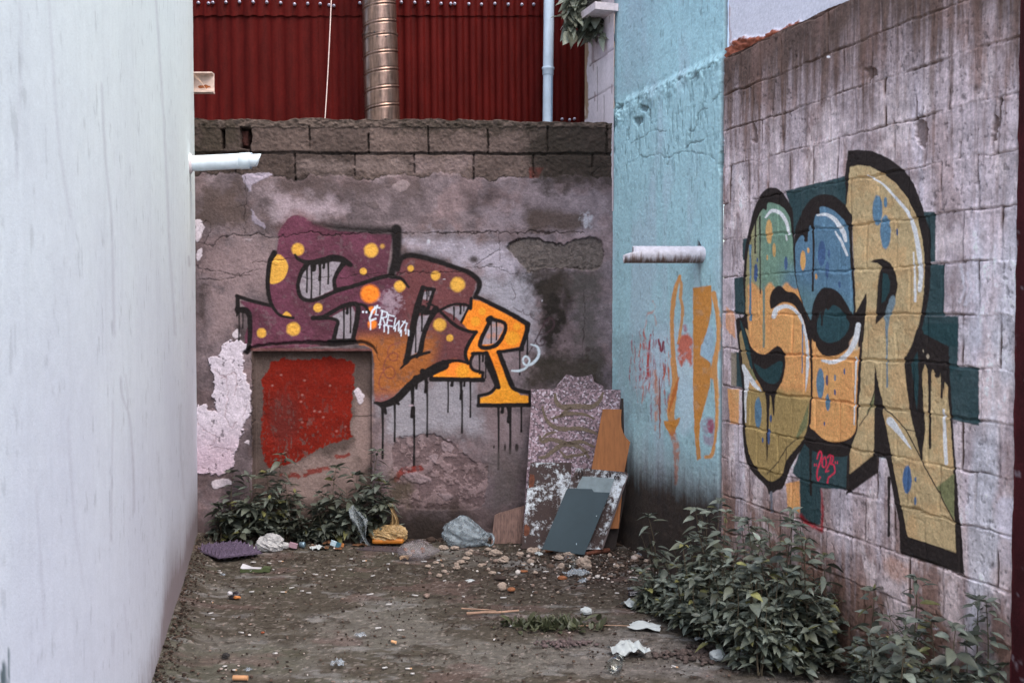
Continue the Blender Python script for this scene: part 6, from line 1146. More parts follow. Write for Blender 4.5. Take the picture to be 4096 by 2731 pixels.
def blob_mesh(size, seed, crumple=.3, freq=2.2, sub=4, flat=.55, shape=None, tilt=0):
    V, fs = ico(sub); V = V.copy(); r = 1 - crumple + crumple * 1.5 * ridged(V, freq, seed) - crumple * .4 * n3(V, freq * 3, seed + 50); V = V * r[:, None]
    if shape is not None: V = shape(V)
    V = V * np.array(size); V[:, 2] += size[2] * flat; V[:, 2] = np.where(V[:, 2] < 0, V[:, 2] * .02, V[:, 2]); return V, fs
def blob(name, sx, sy, w, h, depth, seed, mat, label, cat, group=None, smooth=False, rot=0, **kw):
    p, sc = pix_ground(sx, sy); size = (w / sc / 2, depth / 2, h / sc / 1.6); V, fs = blob_mesh(size, seed, **kw)
    if rot: c, s = math.cos(rot), math.sin(rot); V = V @ np.array(((c, s, 0), (-s, c, 0), (0, 0, 1)))
    o = py_mesh(name, V, fs, mat, None, smooth); o.location = tuple(p + np.array((0, depth * .4, .002))); return tag(o, label, cat, group)
def sheet_paper(name, sx, sy, w, h, depth, seed, mat, label, cat, group=None, amp=.5, rot=0, n=15):
    p, sc = pix_ground(sx, sy); rs = np.random.RandomState(seed); u = np.linspace(-1, 1, n); U, Vv = np.meshgrid(u, u); ang = rs.uniform(0, PI, 5); z = sum(abs(((U * math.cos(a) + Vv * math.sin(a)) * rs.uniform(1, 2) + rs.uniform(-1, 1)) % 1.2 - .6) for a in ang) / 5
    z = (z - z.min()) / (z.max() - z.min()); z = z * (.35 + .65 * np.exp(-(U * 1.2) ** 2 - Vv ** 2)); jag = 1 + .16 * (vn(np.arctan2(Vv, U) * 2.2 + seed, U * 0, seed) - .5) * 2
    X = U * w / sc / 2 * jag + .15 * z * w / sc / 2; Y = Vv * depth / 2 * jag; Z = z * h / sc * .95 + .003
    c, s = math.cos(rot), math.sin(rot); P = np.stack((X * c - Y * s, X * s + Y * c, Z), -1).reshape(-1, 3); o = np_mesh(name, P, grid_quads(n, n), None, mat); o.location = tuple(p + np.array((0, depth * .35, 0))); return tag(o, label, cat, group)
def build_litter():
    # ---- bags
    film = film_mat('clear_grey_film', (140, 152, 160), .5); p, sc = pix_ground(1862, 2190)
    r = thing('plastic_bag', tuple(p + np.array((0, .06, 0))), 'puffed clear grey plastic bag lying open toward the leaning boards', 'plastic bag')
    V, fs = blob_mesh((.155, .085, .12), 31, .34, 1.8, 5, .72, lambda V: np.stack((V[:, 0], V[:, 1], V[:, 2] * (1.0 - .42 * ss(-.3, 1.0, V[:, 0])) - .25 * ss(0, 1, V[:, 0])), 1)); py_mesh('bag_body', V, fs, film, r, True)
    a = np.linspace(0, 2 * PI, 26); k = MB(); k.tube([(.145 + .045 * math.cos(t), -.03 + .02 * math.sin(2 * t), .055 + .042 * math.sin(t) - .012 * math.cos(t)) for t in a], [.007 + .004 * math.sin(3 * t) for t in a], 7, cap=False); k.build('bag_mouth', film, r)
    yf = film_mat('yellow_film', (190, 158, 110), .8, .3, .8); p, sc = pix_ground(1552, 2180); p = p + np.array((0, .03, .012))
    r = thing('plastic_bag', tuple(p), 'knotted yellow plastic bag holding a food tray, on the dark flat tile', 'plastic bag')
    V, fs = blob_mesh((.128, .065, .078), 35, .36, 3.4, 5, .7, lambda V: np.stack((V[:, 0], V[:, 1], V[:, 2] * (.85 + .25 * V[:, 0])), 1)); py_mesh('bag_body', V, fs, yf, r, False)
    nu, nt_ = 15, 16; U, T = np.meshgrid(np.linspace(0, 1, nu), np.linspace(0, 1, nt_)); wd = np.interp(T, (0, .25, .55, .75, 1), (.105, .062, .05, .026, .034)); cx = np.interp(T, (0, .4, .7, 1), (.035, .045, .035, .012)); fold = (.022 * np.sin(U * 15 + T * 3) + .02 * (fbm(U * 6, T * 5, 36, 3) - .5)) * (1.1 - .6 * T)
    P = np.stack((cx + (U - .5) * wd, fold, .085 + T * .165 + .014 * np.sin(U * 7 + 1) * T), -1).reshape(-1, 3); np_mesh('bag_neck', P, grid_quads(nt_, nu), None, yf, r)
    k = MB(); k.box((0, 0, .018), (.215, .115, .034)); o = k.build('tray', flat_mat('amber_tray', (176, 108, 36), .4, .9), r); b = o.modifiers.new('b', 'BEVEL'); b.width = .014; b.segments = 3
    cf = film_mat('clear_film', (150, 142, 146), .26, .12, 1.0); p, sc = pix_ground(1672, 2240)
    r = thing('plastic_bag', tuple(p + np.array((0, .03, 0))), 'clear plastic bag with bread crusts inside, tied at its lower left', 'plastic bag')
    V, fs = blob_mesh((.135, .07, .075), 41, .18, 1.4, 4, .72, lambda V: np.stack((V[:, 0], V[:, 1], V[:, 2] * (1 - .6 * ss(.1, 1, V[:, 0]))), 1)); py_mesh('bag_body', V, fs, cf, r, True)
    k = MB(); q = H3.p(985, 905); pp = on_ground(*q) - (p + np.array((0, .05, 0)))
    for j in range(16): a = j * .4; k.tube([pp + np.array((.05, .03, .03)), pp + np.array((.004 + .026 * math.sin(j * 1.9), -.015, .012 + .018 * abs(math.cos(j * 1.3))))], [.004, .006], 5)
    k.build('tied_end', flat_mat('frayed_bag_end', (150, 126, 104), .7), r)
    mb = flat_mat('bread', (160, 144, 132), .9, .9, (45, .7, 1.2), (60, .8, .01)); mcr = flat_mat('bread_crust', (138, 88, 58), .8, .9, (30, .6, 1.2))
    for (x, y, w, h, s) in ((1100, 830, 60, 50, 3), (1220, 820, 70, 70, 4), (1010, 800, 60, 40, 5)): q = H3.p(x, y); blob('bread_crust', q[0], q[1], w * H3.k, h * H3.k, .03, s, mcr, 'brown bread crust seen through the clear tied bag', 'bread', 'bread crusts inside the clear bag', sub=3)
    wf = film_mat('white_film', (206, 206, 208), .95, .5, .66); blob('plastic_bag', 1075, 2206, 112, 66, .15, 51, wf, 'crumpled white plastic bag in front of the left weeds', 'plastic bag', crumple=.42, freq=2.0, sub=5); blob('plastic_bag', 1128, 2196, 58, 26, .07, 53, wf, 'small white plastic scrap trailing right of the crumpled white bag', 'plastic bag', crumple=.4, sub=3)
    # clear bag draped in the weeds
    hf = film_mat('pale_film', (170, 180, 186), .42, .25, .85); p, sc = pix_ground(1450, 2178); n = 26; u = np.linspace(0, 1, n); U, T = np.meshgrid(u, u); cx = np.interp(T, (0, .3, .6, .8, 1), (.03, .0, -.01, -.02, -.05)); wd = np.interp(T, (0, .25, .5, .75, 1), (.07, .05, .075, .11, .06)); fold = .03 * np.sin(U * 9 + T * 5) + .03 * (fbm(U * 5, T * 6, 61, 3) - .5)
    P = np.stack((cx + (U - .5) * wd * 1.1, -.06 + fold, .01 + T * .245 + .02 * np.sin(U * 5)), -1).reshape(-1, 3); o = np_mesh('plastic_bag', P, grid_quads(n, n), None, hf); o.location = tuple(p + np.array((0, .02, 0))); tag(o, 'clear plastic bag hanging in the weeds left of the yellow bag', 'plastic bag')
    # ---- egg tray
    me = flat_mat('egg_tray_pulp', (86, 74, 94), .95, .9, (60, .75, 1.2), (120, .6, .004)); c = on_ground(915, 2222); n = 91; u = np.linspace(-.15, .15, n); X, Y = np.meshgrid(u, u); pt = .3 / 6
    w = np.cos(2 * PI * X / pt) * np.cos(2 * PI * Y / pt); Z = .042 + .036 * np.sign(w) * abs(w) ** 1.2; edge = np.maximum(abs(X), abs(Y)) > .146; Z = np.where(edge, .034, Z)
    P = np.stack((X, Y, Z), -1).reshape(-1, 3); r = thing('egg_tray', tuple(c), 'purple moulded pulp egg tray lying in the left corner', 'egg tray'); o = np_mesh('cup_sheet', P, grid_quads(n, n), None, me, r, True); md = o.modifiers.new('thick', 'SOLIDIFY'); md.thickness = .003
    k = MB()
    for s in (-1, 1): k.box((0, s * .153, .0275), (.312, .007, .006)); k.box((s * .153, 0, .0275), (.007, .299, .006))
    k.build('rim', me, r); r.rotation_euler = (0, math.radians(3), math.radians(43))
    # ---- small packets
    mgn = flat_mat('green_card', (66, 76, 48), .6, 1.0); mwp = flat_mat('white_paper', (208, 206, 212), .8, .7, (30, .85, 1.05)); p, sc = pix_ground(*H4.p(985, 850))
    r = thing('cardboard_box', tuple(p + np.array((0, .02, 0))), 'flattened dark green carton with white paper sticking out, lying near the egg tray', 'carton'); k = MB(); k.box((-.015, 0, .011), (.142, .05, .02)); k.build('body', mgn, r); k = MB(); k.box((.075, 0, .016), (.045, .048, .026), 0, Matrix.Rotation(.12, 3, 'Y')); k.build('flap', mgn, r)
    py_mesh('liner', [(-.085, -.022, .028), (-.07, -.02, .022), (-.02, -.022, .023), (.04, -.02, .022), (-.08, .02, .046), (-.06, .02, .040), (-.02, .018, .026), (.04, .018, .023)], [(0, 1, 5, 4), (1, 2, 6, 5), (2, 3, 7, 6)], mwp, r)
    k = MB(); k.tube([(-.025, -.0257, .013), (-.021, -.0257, .009), (-.014, -.0257, .016)], .0012, 5); k.build('printed_tick', mwp, r)
    mbk = flat_mat('dark_foil', (40, 36, 42), .35, 1.0); morg = flat_mat('orange_card', (170, 108, 58), .7, .9)
    p, sc = pix_ground(940, 2392); r = thing('crumpled_packet', tuple(p), 'crumpled black, white and orange packet on the bare ground left of centre', 'packet'); V, fs = blob_mesh((.032, .025, .024), 71, .45, 2.5, 3, .6); py_mesh('packet', V, fs, mbk, r); V, fs = blob_mesh((.017, .014, .012), 72, .4, 2, 2, .5); py_mesh('white_flap', V + np.array((-.025, -.012, .025)), fs, mwp, r); V, fs = blob_mesh((.022, .012, .010), 73, .4, 2, 2, .5); py_mesh('orange_flap', V + np.array((.018, -.022, .006)), fs, morg, r)
    mtl = flat_mat('slate_tile', (70, 62, 66), .6, 1.0, (14, .85, 1.15)); p0 = [on_ground(*H3.p(*q)) for q in ((400, 770), (980, 818), (1010, 745), (560, 722))]; k = len(p0); V = [np.array((q[0], q[1], .022)) for q in p0] + [np.array((q[0], q[1], .004)) for q in p0]; o = py_mesh('flat_tile', V, [(0, 1, 2, 3)] + [(i, i + 4, (i + 1) % 4 + 4, (i + 1) % 4) for i in range(4)], mtl); tag(o, 'dark grey flat tile on the ground under the yellow bag', 'tile')
    p, sc = pix_ground(1345, 2192); r = thing('cigarette_packet', tuple(p + np.array((0, .01, .008))), 'blue and white cigarette packet tipped over below the weeds', 'cigarette packet'); R = Matrix.Rotation(.38, 3, 'Y') @ Matrix.Rotation(.2, 3, 'Z'); k = MB(); k.box((-.02, 0, .024), (.04, .024, .03), 0, R); k.build('lid', flat_mat('white_blue_print', (176, 200, 214), .5, 1.0, (90, .7, 1.1)), r); k = MB(); k.box((.012, .0, .012), (.034, .0238, .0296), 0, R); k.build('body', flat_mat('teal_card', (54, 96, 112), .5, 1.0), r); k = MB(); k.box((.04, 0, .012), (.018, .02, .02), 0, R); k.build('torn_flap', morg, r)
    mp = flat_mat('pink_card', (150, 122, 134), .7, 1.0); p, sc = pix_ground(1172, 2196); k = MB(); k.box((0, .012, .024), (.055, .03, .03), 0, Matrix.Rotation(.25, 3, 'Y')); o = k.build('small_carton', mp); o.location = tuple(p); tag(o, 'small pinkish carton lying between the weed clumps', 'carton')
    k = MB(); p, sc = pix_ground(1207, 2192); k.tube([(-.018, .012, .022), (-.016, .012, .022), (.018, .006, .022), (.02, .006, .022)], [.016, .02, .021, .017], 16); o = k.build('drink_can', flat_mat('dull_blue_metal', (112, 134, 148), .35, 1.0, metal=.5), None, True); o.location = tuple(p); tag(o, 'small dented blue grey can lying beside the pinkish carton', 'can')
    lf = flat_mat('dry_leaf', (98, 66, 42), .8, 1.0, (30, .6, 1.2)); g = 'brown dry leaves below the weeds'
    for (x, y, w, h, s) in ((1310, 2180, 44, 24, 1), (1255, 2196, 40, 22, 2), (1440, 2184, 60, 12, 3), (1352, 2200, 30, 12, 4), (1300, 2196, 26, 12, 5)): sheet_paper('dry_leaf', x, y, w, h, .05, s + 80, lf, 'curled brown dry leaf on the ground below the weeds', 'dry leaf', g, n=9)
    mtis = flat_mat('tissue', (200, 208, 210), .9, .62, (20, .92, 1.04)); g = 'white paper tissues on the ground'
    for (x, y, w, h, d, s, lb) in ((1265, 2200, 56, 30, .06, 1, 'white crumpled tissue among the litter left of the cigarette packet'), (1000, 2212, 66, 36, .08, 2, 'white torn paper between the egg tray and the white bag'), (2538, 2432, 84, 36, .10, 3, 'white tissue with folded corner lying left of the dense weeds'), (2588, 2520, 122, 36, .10, 4, 'wide white tissue with two lobes, in the middle of the right hand tissues'), (2524, 2632, 134, 92, .13, 5, 'largest crumpled white tissue, nearest the glass jar'), (2872, 2645, 64, 42, .07, 6, 'white balled tissue on the brown rubble by the weeds'), (2796, 2562, 30, 20, .04, 7, 'tiny folded white paper above the brown rubble'), (2985, 2640, 50, 44, .06, 8, 'creamy tissue scrap touching the foot of the dense weeds'), (2345, 2458, 48, 28, .05, 9, 'small white ball of paper right of the grass tuft'), (1880, 2326, 34, 8, .04, 10, 'flat white paper scrap left of the bread halves'), (2158, 2222, 40, 18, .04, 12, 'white foam scrap in front of the blue grey sheet')): (blob('tissue', x, y, w, h, d, s + 90, mtis, lb, 'tissue', g, crumple=.5, freq=1.8, sub=3) if s in (6, 9, 8) else sheet_paper('tissue', x, y, w, h, d, s + 90, mtis, lb, 'tissue', g, rot=s * .7))
    ff = film_mat('wrapper_film', (176, 186, 196), .4, .15, .8); g = 'clear plastic scraps on the ground'
    for (x, y, w, h, d, s, lb) in ((2668, 2346, 66, 40, .09, 1, 'clear plastic wrapper behind the low weeds, left piece'), (2728, 2352, 76, 46, .10, 2, 'clear plastic wrapper behind the low weeds, right piece'), (2690, 2376, 70, 24, .07, 3, 'flat clear plastic scrap under the two wrappers'), (2310, 2304, 110, 34, .10, 4, 'shiny clear plastic scrap in front of the clear cup'), (2330, 2330, 46, 24, .05, 5, 'small white plastic scrap right of the bread pieces near the clear cup'), (1440, 2548, 44, 24, .05, 6, 'small clear plastic scrap on bare ground left of the sticks'), (1345, 2668, 54, 40, .06, 7, 'clear plastic scrap near the bottom edge'), (990, 2686, 26, 16, .03, 8, 'silver foil scrap near the bottom left'), (890, 2362 - 60, 30, 10, .03, 9, 'pale plastic scrap beside the egg tray'), (790, 2248, 34, 14, .04, 10, 'small coloured plastic scrap against the left wall by the egg tray'), (2528, 2360, 40, 18, .04, 11, 'clear plastic scrap above the small black packet'), (2560, 2215, 110, 6, .04, 12, 'flat pale plastic strip right of the rusty bar')): sheet_paper('plastic_scrap', x, y, w, h, d, s + 120, ff, lb, 'plastic scrap', g, rot=s * .9)
    # ---- clear cup and glass jar
    gl, nt, b = new_mat('clear_glass'); b.inputs['Base Color'].default_value = (.9, .93, .92, 1); b.inputs['Roughness'].default_value = .05; tr = nd(nt, 'ShaderNodeBsdfTransparent'); tr.inputs[0].default_value = (.93, .95, .94, 1); lw = nd(nt, 'ShaderNodeLayerWeight', Blend=.35); gg = nd(nt, 'ShaderNodeBsdfGlossy', Roughness=.06); mx = nd(nt, 'ShaderNodeMixShader'); nt.links.new(lw.outputs['Facing'], mx.inputs[0]); nt.links.new(tr.outputs[0], mx.inputs[1]); nt.links.new(gg.outputs[0], mx.inputs[2]); nt.links.new(mx.outputs[0], nt.nodes['Material Output'].inputs['Surface'])
    p, sc = pix_ground(2465, 2700); r = thing('glass_jar', tuple(p + np.array((0, .05, .036))), 'small empty glass jar lying on its side near the largest tissue', 'jar'); k = MB(); k.tube([(0, -.03, 0), (0, -.028, 0), (0, .02, 0), (.004, .032, 0), (.006, .05, 0)], [.026, .034, .034, .03, .026], 32); k.build('body', gl, r, True); k = MB(); k.tube([(.0345 * math.cos(t), -.03, .0345 * math.sin(t)) for t in np.linspace(0, 2 * PI, 33)], .0032, 8, cap=False); k.build('base_rim', gl, r, True); r.rotation_euler = (0, 0, -.25)
    k = MB(); k.tube([(.028 * math.cos(t) + .005, .05, .028 * math.sin(t)) for t in np.linspace(0, 2 * PI, 33)], .003, 8, cap=False); k.build('mouth_rim', gl, r, True)
    p, sc = pix_ground(2282, 2278); o = MB(); o.tube([(0, -.03, .04), (0, -.028, .04), (0, .03, .036), (0, .035, .036)], [.03, .036, .042, .043], 28); o = o.build('plastic_cup', gl, None, True); o.location = tuple(p + np.array((0, .03, .002))); tag(o, 'clear plastic cup lying on its side among bread pieces', 'cup')
    # ---- bread, sticks, packets
    blob('bread_roll', 2008, 2362, 40, 32, .05, 151, mb, 'torn bread roll with pale crumb, beside a crust on bare ground', 'bread', sub=3); blob('bread_crust', 2045, 2366, 34, 16, .035, 152, mcr, 'smooth brown crust lying right of the torn bread roll', 'bread', crumple=.12, sub=3, smooth=True)
    mst = flat_mat('dry_stick', (150, 122, 104), .85, 1.0, (30, .7, 1.2)); 
    for pts, rr, lb in (((((1866, 2452), (1935, 2447), (1990, 2448), (2076, 2440)), .0075, 'thicker dry stick lying in the middle of the bare ground'), (((1846, 2432), (1905, 2435), (1948, 2437), (1985, 2442)), .004, 'thin dry stick lying behind the thicker stick'), (((2310, 2502), (2400, 2499), (2480, 2500), (2530, 2503)), .003, 'long thin twig running from the grass tuft to the tissues'), (((2555, 2208), (2600, 2202)), .004, 'short white stick lying right of the rusty bar'))):
        k = MB(); k.tube([on_ground(*q, z=rr + .004) for q in pts], [rr, rr * .85, rr * .9, rr * .6][:len(pts)], 7); o = k.build('stick', mst); tag(o, lb, 'stick', 'dry sticks on the ground')
    p, sc = pix_ground(2535, 2385); k = MB(); k.box((0, .02, .014), (.058, .022, .026), 0, Matrix.Rotation(-.12, 3, 'Y')); o = k.build('black_packet', mbk); o.location = tuple(p); tag(o, 'small black packet with white lettering left of the low weeds', 'packet'); bv = o.modifiers.new('b', 'BEVEL'); bv.width = .005
    k = MB(); rs = random.Random(5)
    for row in range(3):
        x = -.02
        while x < .02: w_ = rs.uniform(.003, .008); k.box((x + w_ / 2, .0085, .021 - row * .007 + x * .12), (w_, .001, .0022)); x += w_ + .002
    t_ = k.build('lettering', flat_mat('white_print', (190, 190, 196), .7), o)
    blob('brown_lump', 2606, 2376, 40, 26, .05, 161, flat_mat('brown_crust', (120, 92, 76), .9), 'light brown lump behind the small black packet', 'lump', sub=3)
    k = MB(); p, sc = pix_ground(960, 2722); k.tube([(-.033, .01, .011), (.033, .006, .011)], .011, 16); o = k.build('cork_tube', flat_mat('tan_cork', (180, 134, 96), .8, .9)); o.location = tuple(p); tag(o, 'tan cork coloured tube at the bottom edge left of centre', 'tube'); k = MB(); p, sc = pix_ground(1576, 2572); k.tube([(-.012, .01, .007), (.010, -.004, .006)], .007, 10); o = k.build('cork_tube', flat_mat('tan_stub', (206, 160, 118), .8, 1.0)); o.location = tuple(p); tag(o, 'short tan stub lying left of the grass tuft', 'tube')
    blob('black_lump', 900, 2632, 32, 18, .03, 171, flat_mat('black_rubber', (24, 22, 22), .7), 'small black crumpled lump near the bottom left', 'lump', crumple=.5, sub=3); blob('red_scrap', *H2.p(1420, 640), 12, 10, .02, 172, flat_mat('red_plastic', (150, 36, 34), .5), 'tiny red scrap among the pale lumps before the boards', 'scrap', sub=2); blob('orange_scrap', *H1.p(660, 1195), 17, 7, .015, 173, flat_mat('orange_plastic', (140, 74, 48), .7, .9), 'tiny orange scrap on bare ground at the left', 'scrap', sub=2)
    blob('bread_crust', *H2.p(1505, 742), 40, 16, .04, 174, mcr, 'brown crust in front of the clear cup', 'bread', sub=3); blob('bread_crust', *H2.p(1395, 522), 40, 16, .04, 175, mcr, 'brown crust at the foot of the blue grey sheet', 'bread', sub=3); blob('bread_crust', *H2.p(1190, 682), 40, 9, .03, 176, mcr, 'thin brown crust on the dark damp ground', 'bread', sub=3)
    blob('dark_bark', *H2.p(1005, 748), 55, 17, .05, 177, flat_mat('bark', (44, 34, 30), .9), 'dark strip of bark behind the torn bread roll', 'bark', sub=3)
    # ---- pale bread lumps near the boards
    g = 'pale bread lumps scattered before the leaning boards'; lb = 'pale lump of stale bread scattered on the dirt before the leaning boards'
    for i, (x, y, w, h) in enumerate(((548, 500, 75, 30), (640, 498, 70, 22), (750, 545, 60, 25), (770, 518, 40, 18), (965, 548, 85, 42), (1005, 540, 40, 22), (1165, 552, 60, 30), (1250, 608, 60, 28), (1035, 605, 80, 45), (1000, 600, 40, 22), (688, 608, 65, 20), (655, 632, 40, 26), (655, 655, 60, 20), (845, 640, 40, 26), (555, 685, 46, 20), (515, 718, 45, 22), (488, 612, 46, 16), (540, 635, 26, 16), (730, 580, 60, 20), (940, 700, 60, 22), (1260, 530, 80, 38), (1300, 515, 60, 26), (1480, 582, 75, 30), (1555, 552, 90, 36), (1680, 635, 110, 60), (1640, 620, 60, 40), (1500, 652, 60, 36), (1700, 572, 40, 22), (1495, 545, 70, 20), (1710, 652, 60, 36), (910, 668, 30, 22), (870, 625, 40, 12), (425, 640, 46, 16), (255, 618, 34, 16), (1195, 620, 40, 10), (1290, 692, 40, 14), (1470, 850, 24, 14), (1940, 642, 46, 20), (1990, 638, 30, 16), (1885, 555, 34, 22), (2150, 690, 60, 20), (2100, 560, 50, 20), (2180, 600, 40, 20), (905, 510, 50, 22), (1365, 520, 40, 16))):
        q = H2.p(x, y); blob('bread_lump', q[0], q[1], w * H2.k * 1.05, h * H2.k * 1.15, w * H2.k * .00125, 200 + i, mb, lb, 'bread', g, sub=3, crumple=.75, freq=2.3)
    # ---- cigarette ends and white chips
    mbt, nt, b = new_mat('cigarette_paper'); tc = nd(nt, 'ShaderNodeTexCoord'); sx_ = nd(nt, 'ShaderNodeSeparateXYZ'); nt.links.new(tc.outputs['Object'], sx_.inputs[0]); cr = nd(nt, 'ShaderNodeValToRGB'); cr.color_ramp.interpolation = 'CONSTANT'; cr.color_ramp.elements[0].color = (*lin((176, 140, 108)), 1); cr.color_ramp.elements[1].position = .5; cr.color_ramp.elements[1].color = (.5, .48, .47, 1); mr = nd(nt, 'ShaderNodeMapRange'); mr.inputs['From Min'].default_value = -.02; mr.inputs['From Max'].default_value = .008; nt.links.new(sx_.outputs[0], mr.inputs['Value']); nt.links.new(mr.outputs[0], cr.inputs[0]); nt.links.new(cr.outputs[0], b.inputs['Base Color'])
    k = MB(); k.tube([(-.016, 0, 0), (.015, 0, 0)], .0038, 10); proto = k.build('cigarette_end', mbt, None, True); mw2 = flat_mat('cigarette_white', (200, 198, 198), .8, .75); k = MB(); k.tube([(-.014, 0, 0), (.016, 0, 0)], .0038, 10); proto2 = k.build('cigarette_end', mw2, None, True)
    spots = [(H1, q) for q in ((800, 648), (590, 655), (330, 720), (340, 735), (742, 710), (977, 733), (1058, 747), (1140, 755), (1195, 712), (1325, 710), (1430, 645), (1330, 630), (1610, 668), (1610, 708), (1645, 590), (1495, 757), (580, 878), (280, 957), (270, 1040), (286, 1082), (500, 1185), (75, 1232), (755, 1342), (375, 1440), (450, 1468), (1010, 886), (820, 880), (880, 848), (1470, 897), (1610, 972), (1535, 1150), (1695, 1167), (1585, 1450), (135, 945), (710, 662), (1865, 650), (960, 872))] + [(H2, q) for q in ((710, 872), (1030, 880), (995, 683), (1370, 672), (515, 580), (400, 590), (1190, 618), (110, 935), (25, 1125), (960, 1215), (80, 1443), (270, 1450), (1280, 835), (320, 862), (1110, 1105), (760, 755), (560, 745), (300, 1490), (1945, 845))] + [(H5, q) for q in ((750, 1048), (670, 1040), (640, 1420), (300, 660))]
    rs = random.Random(21); first = [True, True]
    for cr_, q in spots:
        p = on_ground(*cr_.p(*q), z=.006); j = 0 if rs.random() < .22 else 1; src = (proto, proto2)[j]
        if first[j]: o = src; first[j] = False
        else: o = src.copy(); COL.objects.link(o)
        o.location = tuple(p); o.rotation_euler = (0, rs.uniform(-.1, .1), rs.choice((0, PI)) + rs.gauss(0, .55)); o.scale = (rs.uniform(.55, 1.3), rs.uniform(.8, 1.1), .95); tag(o, 'small cigarette end lying flat on the bare dirt ground', 'cigarette end', 'cigarette ends scattered over the ground')
    # ---- rubble, crumbs and grit: nobody could count these
    def grit(name, n, pick, size, cols, label, cat, seed):
        rs = np.random.RandomState(seed); nm_left = True; V0, f0 = ico(1); f0 = np.array(f0); Vs, Fs, Cs = [], [], []
        for i in range(n):
            x, y = pick(rs); s = size(rs); v = V0 * (s * rs.uniform(.6, 1.4), s * rs.uniform(.6, 1.2), s * rs.uniform(.35, .8)) * (1 + .35 * (rs.rand(len(V0), 1) - .5)); a = rs.uniform(0, 6); v = v @ np.array(((math.cos(a), math.sin(a), 0), (-math.sin(a), math.cos(a), 0), (0, 0, 1))); Fs.append(f0 + len(V0) * i); dl = (x + .516 + LS * y) / math.hypot(LS, 1); Vs.append(v + (x, y, s * .22 + float(gz(y)) + (.05 * float(ss(.32, 0, dl)) ** 2 if nm_left else 0))); Cs.append(np.tile(cols(rs), (len(V0), 1)))
        o = np_mesh(name, np.vstack(Vs), np.vstack(Fs), np.vstack(Cs), attr_mat(name + '_mix', .95), None); tag(o, label, cat, None, 'stuff')
    def anywhere(rs):
        while True:
            y = 7.38 - 3.2 * rs.rand() ** 1.3; x = rs.uniform(-.45 - LS * y, .66 + RS * (YB - y))
            return x, y
    pal = [lin(c) * 1.0 for c in ((50, 40, 34), (62, 50, 44), (84, 70, 62), (44, 36, 32), (120, 104, 96), (160, 148, 142), (190, 184, 180))]
    grit('ground_grit', 6500, anywhere, lambda rs: min(rs.gamma(1.5, .0017) + .0012, .009), lambda rs: pal[rs.choice(7, p=(.27, .27, .22, .13, .08, .02, .01))] * rs.uniform(.8, 1.2), 'dark crumbs and grit all over the ground', 'grit', 301)
    c1 = on_ground(2560, 2250)
    grit('leaf_crumbs', 1500, lambda rs: (rs.normal(.55, .42), min(7.3, rs.normal(6.75, .3))), lambda rs: rs.gamma(1.8, .003) + .002, lambda rs: pal[rs.choice(7, p=(.26, .22, .14, .12, .1, .1, .06))] * rs.uniform(.8, 1.2), 'dark crumbs and pale flecks thick on the damp ground before the boards', 'crumbs', 302)
    def edge_pick(rs):
        x = rs.uniform(-2.1, .6); return x, 7.40 - abs(rs.normal(0, .05))
    grit('wall_foot_dirt', 900, edge_pick, lambda rs: rs.gamma(1.8, .004) + .003, lambda rs: pal[rs.choice(5)] * rs.uniform(.7, 1.1), 'loose dirt along the foot of the end wall', 'dirt', 303)
    def left_pick(rs):
        y = rs.uniform(3.5, 7.35); d = abs(rs.normal(0, .05)) + .01; p = L_0 + L_DIR * (YB - y) * math.hypot(LS, 1) + L_NRM * d; return p[0], p[1]
    grit('left_wall_foot_dirt', 1100, left_pick, lambda rs: min(rs.gamma(1.6, .0022) + .0015, .010), lambda rs: pal[rs.choice(4)] * rs.uniform(.7, 1.1), 'loose soil and crumbs gathered along the foot of the whitewashed wall', 'dirt', 306)
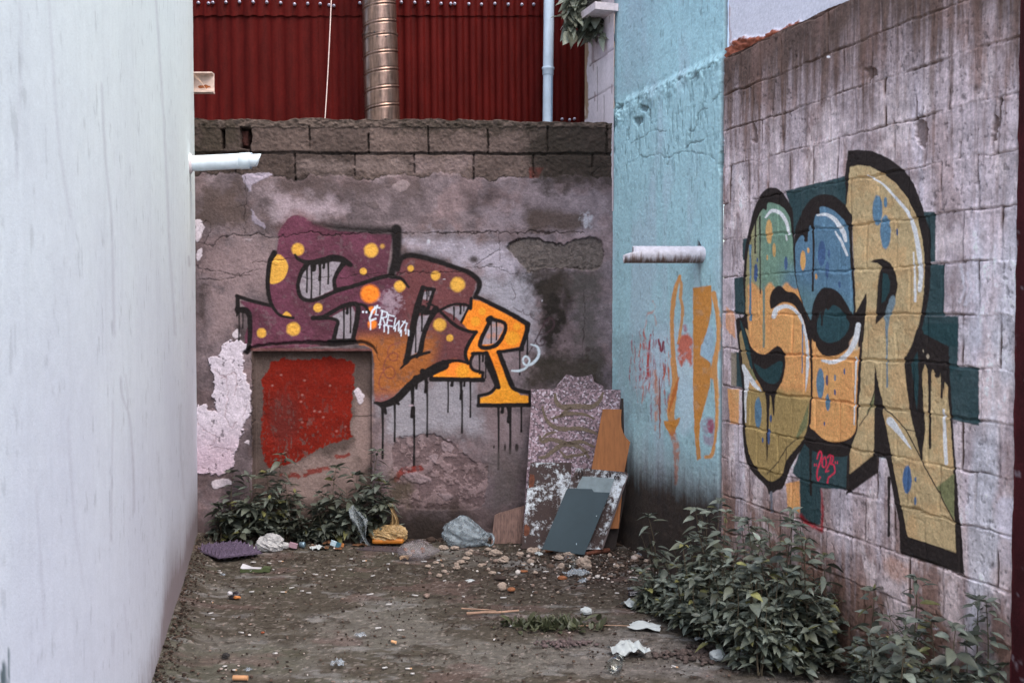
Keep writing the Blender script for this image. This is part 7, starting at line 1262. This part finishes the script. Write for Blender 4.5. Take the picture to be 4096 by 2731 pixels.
    a = on_ground(2270, 2572); grit('rubble_heap', 130, lambda rs: (a[0] + rs.normal(0, .065), a[1] + rs.normal(0, .025)), lambda rs: rs.uniform(.004, .014), lambda rs: lin((88, 76, 76)) * rs.uniform(.6, 1.4), 'small heap of broken purplish rubble in front of the grass tuft', 'rubble', 304)
    b_ = on_ground(2860, 2620); grit('rubble_heap', 330, lambda rs: (b_[0] + rs.normal(0, .12), b_[1] + rs.normal(0, .055)), lambda rs: rs.uniform(.006, .02), lambda rs: lin((76, 66, 63)) * rs.uniform(.5, 1.4), 'brown rubble heap between the large tissue and the dense weeds', 'rubble', 305)
build_litter()
# ================================================================== LIGHT, SKY, CAMERA
w = bpy.data.worlds.new('World'); scn.world = w; w.use_nodes = True; nt = w.node_tree; bg = nt.nodes['Background']
sky = nt.nodes.new('ShaderNodeTexSky'); sky.sky_type = 'NISHITA'; sky.sun_disc = False
SUN_EL, SUN_AZ = math.radians(56), math.radians(148)
sky.sun_elevation = SUN_EL; sky.sun_rotation = SUN_AZ; sky.dust_density = 3; sky.air_density = 1.0; sky.ozone_density = 1.0
nt.links.new(sky.outputs[0], bg.inputs[0]); bg.inputs[1].default_value = .13
ld = bpy.data.lights.new('overcast_sun', 'SUN'); ld.energy = 1.3; ld.angle = math.radians(60); ld.color = (1, .95, .9)
lo = bpy.data.objects.new('overcast_sun', ld); COL.objects.link(lo)
sd = Vector((math.sin(SUN_AZ) * math.cos(SUN_EL), math.cos(SUN_AZ) * math.cos(SUN_EL), math.sin(SUN_EL)))
lo.rotation_euler = sd.to_track_quat('Z', 'Y').to_euler(); lo.location = (0, 0, 12)
cd = bpy.data.cameras.new('camera'); cam = bpy.data.objects.new('camera', cd); COL.objects.link(cam); scn.camera = cam
cd.sensor_width = 36; cd.lens = F / 4096 * 36; cd.clip_end = 500; cd.clip_start = .05
cam.location = (0, 0, H); cam.rotation_euler = (PI / 2 - PITCH, 0, 0)
cd.dof.use_dof = True; cd.dof.focus_distance = 7.0; cd.dof.aperture_fstop = 8.0
vs_ = scn.view_settings; scn.display_settings.display_device = 'sRGB'; vs_.view_transform = 'Standard'; vs_.look = 'None'; vs_.gamma = 1; vs_.exposure = EXPOSURE
scn.cycles.use_denoising = True
